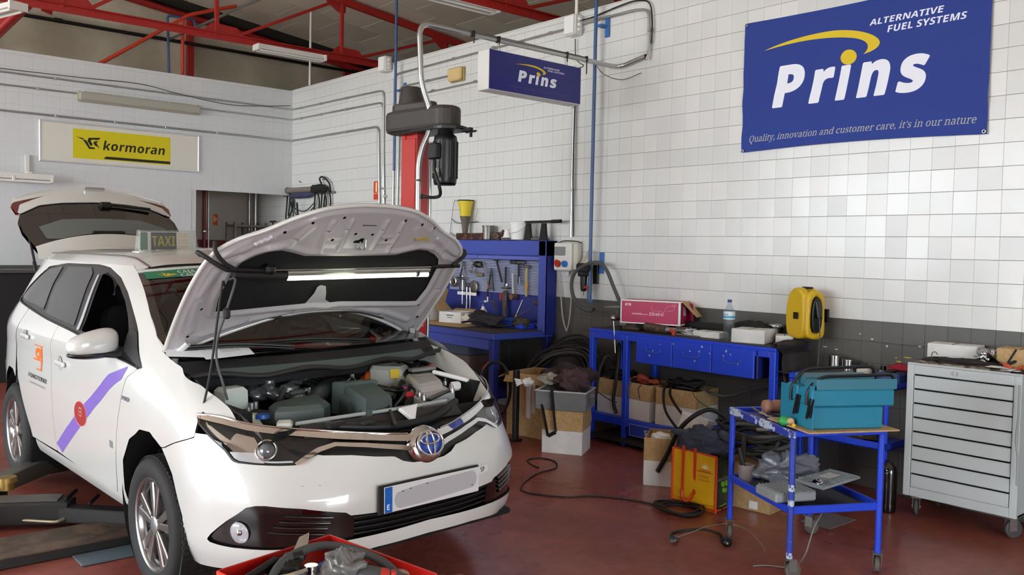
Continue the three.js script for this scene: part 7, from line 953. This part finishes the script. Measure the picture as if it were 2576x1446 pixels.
one('oily_parts', [mv(lump(.12, .03, .22, .5, 2, 115, 30), -.24, .42, 8.98)], m_rust, 'oily dark parts on the lower tray of the back trolley', 'car parts');
// front trolley
const CA = -.489, CP0 = [-2.05, 9.66];
const cw = (x, z) => { const c = Math.cos(CA), s = Math.sin(CA); return [CP0[0] + c * x + s * z, CP0[1] - s * x + c * z]; };   // local: x along the near edge, z towards the camera (0 at near edge)
const CT3 = (name, label, cat, x, y, z, turn = 0) => { const p = cw(x, z); return T(name, label, cat, [p[0], y, p[1]], CA + turn); };
{
  const t = CT3('tool_trolley', 'scuffed blue tubular trolley carrying the teal toolbox', 'trolley', 0, 0, 0); const W = .51, D = .66;
  const worn = M({ map: rep(tex(256, (i, j) => { const v = N1[j * 256 + i] > .66 ? 1 : 0; return v ? [.72, .76, .80] : [.17, .24, .62]; }, true), .35), color: '#fff', rough: .45 });
  for (const [x, z] of [[.0, .0], [W, 0], [0, -D], [W, -D]]) { P('leg', rodg(V(x, .11, z), V(x, .76, z), .0165, 14), x === 0 && z === 0 ? worn : m_blueB, t); const c = new THREE.Group(); c.name = 'castor'; c.position.set(x, 0, z); c.rotation.y = x * 2 + z * 3; t.add(c); P('castor_wheel', mv(ro(lathe([[0, .013], [.02, .015], [.04, .013], [.043, .006], [.043, -.006], [.04, -.013], [0, -.015]], 24), Math.PI / 2), .022, .044, 0), M({ color: '#5d5651', rough: .6 }), c); P('fork', [bx(.045, .06, .004, .012, .075, .02, .001), bx(.045, .06, .004, .012, .075, -.02, .001), bx(.055, .006, .05, 0, .107, 0, .002)], m_galvDark, c); }
  P('top_frame', [b2(-.02, W + .02, .735, .765, -.012, .018, .004), b2(-.02, W + .02, .735, .765, -D - .018, -D + .012, .004), b2(W - .0, W + .02, .735, .765, -D, 0, .004)], m_blueB, t); P('top_frame_worn', b2(-.02, .005, .725, .768, -D - .01, .018, .004), worn, t); P('top_sheet', b2(-.01, W + .01, .735, .742, -D, .0, .002), m_blueD, t);
  P('lower_frame', [b2(-.01, W + .01, .335, .375, -.012, .008, .004), b2(-.01, W + .01, .335, .375, -D - .008, -D + .012, .004), b2(-.012, .006, .335, .375, -D, 0, .004), b2(W - .006, W + .012, .335, .375, -D, 0, .004)], m_blueB, t); P('lower_sheet', b2(0, W, .335, .341, -D, 0, .002), M({ color: '#34363f', rough: .6 }), t);
}
{ const t = CT3('cardboard_sheet', 'brown cardboard sheet under the teal toolbox', 'cardboard', .28, .768, -.10, .02); P('sheet', bx(.52, .008, .40, 0, .004, 0, .001), m_card, t); }
{
  const t = CT3('toolbox', 'teal cantilever metal toolbox with black tube handles', 'toolbox', .275, .778, -.06, -.03); const m = M({ color: '#1f7e9c', rough: .4, bumpMap: rep(T_bump2, .2), bumpScale: .0006 }), md = M({ color: '#35768a', rough: .5 });
  P('lower_case', bx(.40, .115, .22, 0, .0575, 0, .006), m, t); P('upper_tray', [bx(.46, .085, .13, .02, .16, .062, .006)], m, t); P('upper_tray', [bx(.46, .085, .11, .02, .165, -.075, .006)], m, t);
  P('lid', ext([[.0, .0], [.128, 0], [.105, .038], [.0, .052]], .45, .004).rotateY(Math.PI / 2).translate(-.205 + .02, .203, .125).scale(1, 1, 1), md, t); P('lid', ext([[.0, .0], [.12, 0], [.12, .05], [.025, .04]], .40, .004).rotateY(Math.PI / 2).translate(-.165, .205, -.01), md, t);
  P('end_plate', ext([[-.13, 0], [.12, 0], [.12, .10], [.05, .19], [-.13, .225]], .006, .001).rotateY(Math.PI / 2).translate(-.206, 0, 0), m, t); P('end_plate', bx(.006, .19, .10, -.20, .10, -.155, .002), m, t);
  for (const z of [.085, -.075]) P('handle', pipe([[-.215, .12, z], [-.215, .20, z], [-.14, .265 + (z < 0 ? .02 : 0), z], [.26, .272 + (z < 0 ? .02 : 0), z], [.275, .24, z]], .0085, .06, 10), m_black, t);
  for (const z of [.08, -.05]) P('link_arm', [beam(V(-.212, .05, z), V(-.212, .16, z + .035), .006, .016, .002), beam(V(-.212, .06, z + .03), V(-.212, .16, z + .065), .006, .016, .002)], m_black, t);
}
{ const t = CT3('green_tape_roll', 'green and yellow plugs lying by the toolbox corner', 'plug', .015, .768, -.10); P('green_knob', mv(lump(.03, .025, .03, .15, 1.2, 121, 22), 0, .024, -.02), M({ color: '#2f9a4c', rough: .5 }), t); P('yellow_plug', sph(.012, .012, .014, .055, 14), M({ color: '#e0b02a', rough: .5 }), t); P('tan_knob', sph(.02, .02, .026, .01, 14), M({ color: '#caa27a', rough: .6 }), t); }
{ const t = CT3('copper_canisters', 'pair of coppery round fittings at the far corner of the front trolley', 'fittings', .16, .745, -.50); P('fitting', mv(ro(lathe([[0, -.05], [.038, -.05], [.04, -.02], [.034, 0], [.04, .02], [.038, .05], [0, .05]], 22), 0, 0, Math.PI / 2), 0, .05, 0), M({ color: '#a87865', rough: .5 }), t); P('fitting', mv(ro(lathe([[0, -.05], [.03, -.05], [.034, 0], [.03, .05], [0, .05]], 22), 0, .2, Math.PI / 2), .10, .045, .03), M({ color: '#8d6a5c', rough: .5 }), t); }
{ const t = CT3('small_tools', 'scatter of spanners and sockets on the worn side of the front trolley', 'tools', .07, .744, -.36); for (let k = 0; k < 7; k++) P('spanner', ro(bx(.015, .012, .14, 0, 0, 0, .004), 0, rr(-.6, .6)).translate(rr(-.04, .08), .014 + k * .003, rr(-.22, .16)), k % 2 ? m_steelD : m_steel, t); P('pink_cap', cyl(.022, .022, .018, .02, .03, .12, 16), M({ color: '#d59a9a', rough: .6 }), t); P('socket', [cyl(.018, .018, .04, .05, .03, .18, 14), cyl(.016, .016, .03, -.02, .03, .2, 14)], m_steelD, t); P('white_clip', tube([[-.05, .03, .22], [0, .045, .2], [.06, .04, .22], [.08, .03, .26]], .008), m_white, t); P('black_box', bx(.10, .05, .12, .09, .03, .08, .008), m_blackMat, t); }
{ const t = CT3('grille_cover', 'ribbed pale grey plastic cover broken across the lower trolley shelf', 'cover', .22, .375, -.28, .05); const m = M({ color: '#8f9496', rough: .45 }); P('left_half', [bx(.24, .05, .20, -.17, .03, .12, .008), ...Array.from({ length: 11 }, (_, k) => bx(.006, .008, .20, -.27 + k * .021, .056, .12, .002))], m, t); P('right_half', [ro(bx(.30, .014, .20, 0, 0, 0, .004), 0, .25, .10).translate(.13, .065, .05), ...Array.from({ length: 13 }, (_, k) => ro(bx(.006, .008, .19, -.14 + k * .0225, .01, 0, .002), 0, .25, .10).translate(.13, .065, .05))], m, t); P('paper_label', ro(bx(.09, .002, .07, .02, .016, .0, .0005), 0, .25, .10).translate(.13, .067, .05), M({ color: '#cfccc6', rough: .6 }), t); P('foil_dent', mv(lump(.03, .012, .03, .6, 2, 131, 20), .02, .075, .12), m_chrome, t); }
{ const t = CT3('plastic_bag', 'crumpled translucent plastic bag on the lower trolley shelf', 'bag', .27, .345, -.50); P('film', mv(lump(.15, .09, .11, .6, 2.2, 141, 44), 0, .08, 0), M({ color: '#84868f', rough: .25, transmission: .35, thickness: 0 }), t); }
{ const t = CT3('plastic_cup', 'frosted plastic cup with a black hose end, left on the lower trolley shelf', 'cup', .04, .345, -.56); P('cup', lathe([[0, .002], [.033, .002], [.036, .006], [.044, .11], [.042, .11], [.033, .008]], 24), M({ color: '#b3a5a4', rough: .35, transmission: .5, thickness: 0 }), t); P('hose_end', rodg(V(0, .05, 0), V(-.03, .20, -.03), .012), m_blackRub, t); }
one('trolley_cord', tube([[-1.83, .34, 9.72], [-1.93, .25, 9.72], [-1.97, .12, 9.70], [-1.95, .03, 9.62], [-1.99, .012, 9.50], [-2.05, .008, 9.45]], .004, false, 50, 6), M({ color: '#7b7472', rough: .6 }), 'thin grey cord hanging from the lower shelf of the front trolley to the floor', 'cord');
// ---------------------------------------------------------------- cartons and bag on the floor
{ const t = carton('open_carton', 'half-white open carton behind the yellow shopping bag', [-1.02, 0, 8.05], -.32 + .9, .36, .34, .34, { half: .18, fill: .24 }); P('white_tube', mv(lump(.05, .04, .07, .3, 2, 151, 22), -.10, .33, -.06), m_white, t); }
{ const t = T('white_carton', 'small white carton tipped on top of the open carton', 'box', [-.88, .35, 8.14], .35); P('carton', ro(bx(.16, .11, .20, 0, .06, 0, .004), .25, 0, -.2), m_cardW, t); P('lid', ro(bx(.165, .03, .205, 0, .115, 0, .003), .25, 0, -.2), m_cardW, t); }
{
  const t = T('shopping_bag', 'yellow and red woven shopping bag with a dark green side', 'bag', [-1.40, 0, 8.58], 0); const H = .36, pts = [[-.10, -.17], [.04, .16], [.19, .10], [.06, -.22]];
  const ang = Math.atan2(.14, .33); const Y = M({ color: '#e8b81c', rough: .4 }), G = M({ color: '#1d3022', rough: .4 }), R = M({ color: '#d2401e', rough: .4 });
  // front panel from A to B, side panel from B to C
  const A = V(-.0, 0, -.20), B = V(-.01, 0, .16), Cc = V(.17, 0, .13), Dd = V(.17, 0, -.22);
  const panel = (a, b, tex_, h0 = H) => { const d = b.clone().sub(a), L = d.length(), g = new THREE.PlaneGeometry(L, h0, 16, 16), p = g.attributes.position; for (let i = 0; i < p.count; i++) { const u = p.getX(i) / L, v = p.getY(i) / h0; p.setZ(i, .018 * Math.cos(u * 3.1) * Math.cos(v * 2.6) + .006 * noise.noise(u * 6, v * 6, 3)); } g.computeVertexNormals(); const n = V(-d.z, 0, d.x).normalize(); const mt = new THREE.Matrix4().makeBasis(d.clone().normalize(), V(0, 1, 0), d.clone().normalize().cross(V(0, 1, 0))); g.applyMatrix4(mt); const m = a.clone().add(b).multiplyScalar(.5); g.translate(m.x, h0 / 2, m.z); return K(g); };
  const tf = printTex(700, 760, (x, w, h) => { x.fillStyle = '#e9b51a'; x.fillRect(0, 0, w, h); x.strokeStyle = '#cf5a1c'; x.lineWidth = 7; x.beginPath(); x.moveTo(10, h - 70); x.bezierCurveTo(250, h - 110, 480, h - 60, w, h - 90); x.stroke(); x.strokeStyle = '#c9902a'; for (const y of [150, 260, 420]) { x.beginPath(); x.moveTo(70, y); x.bezierCurveTo(110, y - 40, 120, y + 60, 160, y + 10); x.stroke(); } x.fillStyle = '#f6ecc2'; x.beginPath(); x.arc(530, 190, 46, Math.PI, 0); x.fill(); x.strokeStyle = '#b8321c'; x.lineWidth = 10; x.beginPath(); x.moveTo(410, 236); x.lineTo(650, 236); x.stroke(); x.strokeStyle = '#f6ecc2'; x.lineWidth = 5; for (let k = 0; k < 7; k++) { const a = Math.PI + k / 6 * Math.PI; x.beginPath(); x.moveTo(530 + 54 * Math.cos(a), 190 + 54 * Math.sin(a)); x.lineTo(530 + 84 * Math.cos(a), 190 + 84 * Math.sin(a)); x.stroke(); } x.fillStyle = '#b8321c'; x.font = 'bold 44px serif'; x.fillText('Lotería', 450, 230, 180); x.fillStyle = '#b87a1c'; x.font = 'bold 52px sans-serif'; x.fillText('COMO', 440, 320); x.font = 'bold 40px sans-serif'; x.fillText('SIEMPRE', 440, 366); });
  P('front_panel', panel(A, B, tf), printMat(tf, .35), t);
  const ts = printTex(360, 760, (x, w, h) => { x.fillStyle = '#1d3022'; x.fillRect(0, 0, w, h); x.fillStyle = '#67c22a'; for (const [a, b, r] of [[160, 300, 46], [120, 380, 50], [210, 380, 52], [150, 470, 46], [210, 480, 40], [250, 330, 40]]) { x.beginPath(); x.ellipse(a, b, r, r * .7, .6, 0, 7); x.fill(); } x.fillStyle = '#8fb83a'; x.font = 'italic bold 34px serif'; x.fillRect(70, 672, 190, 14); });
  P('side_panel', panel(B, Cc, ts), printMat(ts, .35), t); P('back_panel', panel(Cc, Dd), Y, t); P('side_panel', panel(Dd, A), Y, t); P('bag_bottom', b2(.0, .16, .002, .008, -.2, .13, .001), R, t);
  P('piping', [[A], [B], [Cc]].map(([q]) => rodg(V(q.x - .004, 0, q.z), V(q.x - .004, H, q.z), .008, 8)).concat([rodg(A.clone().setY(H), B.clone().setY(H), .006, 8), rodg(A.clone().setY(.012), B.clone().setY(.012), .009, 8), rodg(B.clone().setY(.012), Cc.clone().setY(.012), .009, 8)]), R, t);
  for (const z of [-.10, .0]) P('strap', bx(.004, .30, .022, -.020, .24, z + (z < -.05 ? 0 : -.005), .001), R, t);
  P('strap_loop', tube([[-.028, .10, -.10], [-.035, .05, -.085], [-.04, .035, -.055], [-.035, .06, -.02], [-.03, .10, -.005]], .010, false, 24, 8), R, t);
}
{ const t = T('blue_jacket', 'slate-blue fleece stuffed into the top of the yellow shopping bag', 'jacket', [-1.31, .37, 8.56]); const m = M({ color: '#4d5468', rough: 1, bumpMap: rep(T_bump, .05), bumpScale: .003 }); P('cloth', mv(lump(.10, .085, .19, .35, 1.6, 161, 44), 0, .03, 0), m, t); P('cloth_fold', mv(ro(lump(.035, .02, .06, .3, 2, 163, 24), 0, .5, .0), -.05, .09, -.16), m, t); P('cloth_fold', mv(ro(lump(.035, .025, .07, .3, 2, 165, 24), .3, -.4, 0), .03, .10, .15), m, t); P('cloth_fold', mv(lump(.06, .06, .08, .3, 2, 167, 24), .0, .09, -.02), m, t); }
{ const t = carton('large_carton', 'large brown carton of black hoses behind the front trolley', [-.98, 0, 8.78], .1, .40, .30, .36, { m: m_card, fill: .26 }); P('white_patch', bx(.002, .05, .06, -.201, .04, .06, .0005), m_paper, t); }
{ const t = T('hose_coils', 'coils of thick black hose overflowing the large brown carton', 'hoses', [-.98, .33, 8.72]); for (let k = 0; k < 13; k++) { const R0 = rr(.16, .30), dx = rr(-.04, .04), dz = rr(-.06, .06), y = .0 + k * .012; P('hose', tube(Array.from({ length: 9 }, (_, i) => { const a = i / 9 * 6.283; return [dx + R0 * .62 * Math.cos(a), y + .03 * Math.sin(a * 2 + k) + .01 * rnd(), dz + R0 * Math.sin(a)]; }), rr(.010, .016), true, 70, 8), k % 5 ? m_blackRub : m_greyRub, t); } P('hose', tube([[-.12, .13, .0], [-.26, .10, .1], [-.34, .02, .16], [-.40, -.05, .26]], .014, false, 40, 8), m_blackRub, t); P('hose', tube([[.0, .14, .2], [-.16, .05, .24], [-.30, -.04, .18], [-.42, -.12, .02]], .012, false, 40, 8), m_greyRub, t); P('steel_nipple', rodg(V(-.06, .17, .06), V(.0, .185, .20), .014), m_galvDark, t); P('hose', tube([[.1, .1, -.2], [0, .22, -.28], [-.1, .24, -.34], [-.2, .12, -.45], [-.22, -.1, -.56], [-.24, -.22, -.62]], .016, false, 50, 8), m_blackRub, t); }
{ const t = T('yellow_tape', 'yellow plastic tool lying on the floor left of the shopping bag', 'tool', [-.98, 0.002, 7.86], .3); P('body', mv(ro(lump(.035, .06, .06, .15, 1.3, 171, 24), 0, 0, .3), 0, .06, 0), M({ color: '#dcd21e', rough: .4 }), t); P('tab', bx(.03, .05, .06, -.03, .026, .05, .006), M({ color: '#dcd21e', rough: .4 }), t); P('grip', bx(.02, .08, .03, -.03, .05, -.01, .006), m_black, t); }
{ const t = T('cable_coil', 'coiled black extension cable on the floor in front of the shopping bag', 'cable', [-1.55, 0, 8.56]); for (let k = 0; k < 7; k++) { const a0 = rr(0, 6), R0 = .10 + .006 * k, e = rr(.85, 1.15); P('loop', tube(Array.from({ length: 10 }, (_, i) => { const a = i / 10 * 6.283 + a0; return [.02 * Math.sin(k * 2) + R0 * .95 * e * Math.cos(a), .008 + k * .004 + .006 * Math.sin(a * 2), .02 * Math.cos(k * 3) + R0 * 1.25 / e * Math.sin(a)]; }), .0055, true, 60, 7), m_blackRub, t); } P('tail', tube([[-.04, .007, -.14], [-.08, .006, -.32], [-.22, .006, -.55], [-.40, .006, -.66], [-.52, .006, -.90], [-.42, .006, -1.05], [-.12, .006, -1.22], [.10, .006, -1.26], [.24, .006, -1.42], [.22, .006, -1.56], [.10, .006, -1.58], [.02, .006, -1.44], [.0, .006, -1.34]], .0055, false, 140, 7), m_blackRub, t); }
{ const t = T('plug_lead', 'short black lead with a bright plug at each end, on the floor before the trolley', 'cable', [0, 0, 0]); P('lead', tube([[-2.06, .012, 8.93], [-2.00, .010, 8.86], [-1.92, .008, 8.84], [-1.80, .02, 8.92], [-1.76, .012, 9.02], [-1.82, .01, 9.08], [-1.87, .012, 9.13]], .008, false, 60, 7), m_blackRub, t); P('plug', [mv(ro(cyl(.022, .018, .05, 0, 0, 0, 16), 0, 0, 1.3), -2.08, .024, 8.95), rodg(V(-2.11, .024, 8.95), V(-2.13, .022, 8.965), .004), rodg(V(-2.10, .03, 8.97), V(-2.12, .026, 8.985), .004)], m_chrome, t); P('plug', [mv(ro(lump(.03, .024, .03, .25, 2, 181, 20), 0, 0, 0), -1.88, .024, 9.16)], m_black, t); P('plug_pin', rodg(V(-1.90, .03, 9.17), V(-1.915, .03, 9.19), .006), m_steel, t); }
one('thin_wire', tube([[-1.99, .006, 8.90], [-1.88, .03, 8.94], [-1.78, .045, 8.96], [-1.66, .05, 9.02], [-1.62, .03, 9.12], [-1.70, .01, 9.26], [-1.80, .006, 9.36]], .0025, false, 60, 5), m_galv, 'thin bare wire arching over the short plug lead on the floor', 'wire');
one('flat_plate', b2(-.16, .16, .001, .006, -.10, .10, .002), M({ color: '#6b6566', rough: .5 }), 'flat grey plate on the floor under the front trolley', 'plate').position.set(-.97, 0, 9.27);
one('cross_bar', b2(-.5, -.03, .04, .07, 6.72, 8.45, .004), M({ color: '#2b2928', rough: .7 }), 'dark bar along the floor beneath the drawer bench', 'bar');
// ---------------------------------------------------------------- red tool tray in front of the car
{
  const t = T('red_tray', 'open bright red metal tool tray in front of the car bumper', 'tray', [-4.75, .80, 9.78], -.235); const R = M({ color: '#b5180f', rough: .3, clearcoat: .5, clearcoatRoughness: .2 }), W = .46, D = .42, h = .085;
  // local x along the rear-right wall, -x along the rear-left wall
  P('tray_floor', b2(-.36, .03, -h, -h + .004, 0, .46, .001), R, t);
  P('rear_wall', beam(V(0, -h / 2, 0), V(-.345, -h / 2, .165), .006, h, .002), R, t); P('right_wall', beam(V(0, -h / 2, 0), V(.17, -h / 2, .42), .006, h, .002), R, t); P('left_wall', beam(V(-.345, -h / 2, .165), V(-.17, -h / 2, .60), .006, h, .002), M({ color: '#e2371d', rough: .3, clearcoat: .5 }), t);
  P('trolley_body', beam(V(-.10, -.45, .05), V(-.06, -.45, .6), .28, .7, .01), R, t); 
}
const TR = (name, label, cat, x, y, z, turn = 0) => { const c = Math.cos(-.235), s = Math.sin(-.235); return T(name, label, cat, [-4.75 + c * x + s * z, .80 + y, 9.78 - s * x + c * z], -.235 + turn); };
{ const t = TR('white_paper', 'white paper lining the corner of the red tray', 'paper', .0, 0, 0); P('sheet', sheet(.30, .36, 12, 12, (x, z) => { const u = (x + .15) / .3, v = (z + .18) / .36; return [-.20 * (1 - u) * .9 + .15 * v + .004, -.075 + .004 * noise.noise(x * 9, z * 9, 1), .018 + .10 * (1 - u) + .36 * v]; }), m_paper, t); P('upright_sheet', beam(V(.006, -.035, .012), V(.10, -.035, .245), .002, .066, .0005), m_paper, t); }
{ const t = TR('cable_loop', 'thick black cable loop arching over the red tray', 'cable', -.04, 0, .22); P('loop', tube([[-.20, -.06, .20], [-.20, -.03, .08], [-.14, .0, -.04], [-.03, .008, -.11], [.06, .0, -.07], [.12, -.01, .06], [.14, -.05, .20]], .0125, false, 60, 10), m_greyRub, t); }
{ const t = TR('blue_screwdriver', 'blue-handled screwdriver lying across the tray', 'screwdriver', -.06, -.03, .16, .25); P('handle', rodg(V(-.05, .0, .02), V(.06, .015, -.02), .009, 12, .006), M({ color: '#1f5fc4', rough: .25, clearcoat: 1 }), t); P('shaft', rodg(V(-.05, 0, .02), V(-.12, -.015, .05), .004), m_steel, t); }
{ const t = TR('cordless_drill', 'grey and red cordless tool at the right of the tray', 'power tool', .05, -.04, .33, -.3); P('body', mv(ro(lathe([[0, -.07], [.034, -.065], [.04, -.03], [.04, .05], [.03, .07], [0, .075]], 26), 0, 0, 1.3), 0, .0, 0), M({ color: '#4a4b4e', rough: .5 }), t); P('red_band', mv(ro(lathe([[.0405, -.01], [.0415, 0], [.0405, .014]], 26), 0, 0, 1.3), 0, .0, 0), M({ color: '#c8372e', rough: .45 }), t); P('red_button', bx(.014, .012, .03, .03, .035, .02, .004), M({ color: '#c8372e', rough: .45 }), t); }
{ const t = TR('silver_tools', 'bright steel ratchets and pliers heaped at the left of the tray', 'tools', -.17, -.05, .20); P('ratchet', [rodg(V(-.08, .03, .06), V(.05, .035, .02), .008), cyl(.018, .018, .02, .06, .036, .015, 16)], m_chrome, t); P('plier_blade', ext([[-.03, 0], [.0, .05], [.03, .06], [.015, 0]], .012, .003).rotateX(-.8).translate(.06, .04, -.09), m_steel, t); P('pliers_grip', rodg(V(-.16, .03, .06), V(-.02, .05, -.05), .011), m_black, t); P('dark_socket', [mv(lump(.05, .03, .05, .5, 2, 191, 22), .0, .02, -.03), bx(.06, .03, .03, .03, .05, -.05, .008)], m_black, t); P('tag', bx(.05, .002, .035, -.02, .045, .07, .0005), M({ color: '#c9bd9e', rough: .6 }), t); P('navy_case', bx(.10, .05, .08, -.01, .0, .12, .008), M({ color: '#1c1f4a', rough: .5 }), t); P('cream_box', bx(.08, .04, .05, -.10, .0, .12, .006), M({ color: '#c9c0a4', rough: .6 }), t); }
{ const t = TR('plastic_film', 'crumpled clear plastic bag in the middle of the tray', 'bag', -.03, -.05, .26); P('film', mv(lump(.06, .05, .07, .6, 2.4, 195, 36), 0, .025, 0), M({ color: '#8f8e8e', rough: .2, transmission: .45, thickness: 0 }), t); }
{ const t = TR('red_spanner', 'red and white pliers lying at the right wall of the tray', 'pliers', .10, -.045, .32, .9); P('red_grip', [bx(.02, .018, .07, 0, .01, 0, .005)], M({ color: '#b8281e', rough: .4 }), t); P('tan_grip', rodg(V(.03, .01, -.03), V(.02, .02, .07), .012), M({ color: '#a08a7c', rough: .6 }), t); P('chain', Array.from({ length: 6 }, (_, k) => bx(.010, .008, .010, -.03 - k * .011, .03, -.02, .002)), m_steel, t); }
scene.traverse((o) => { if (o.isMesh) o.castShadow = o.receiveShadow = true; });
renderer.render(scene, camera);
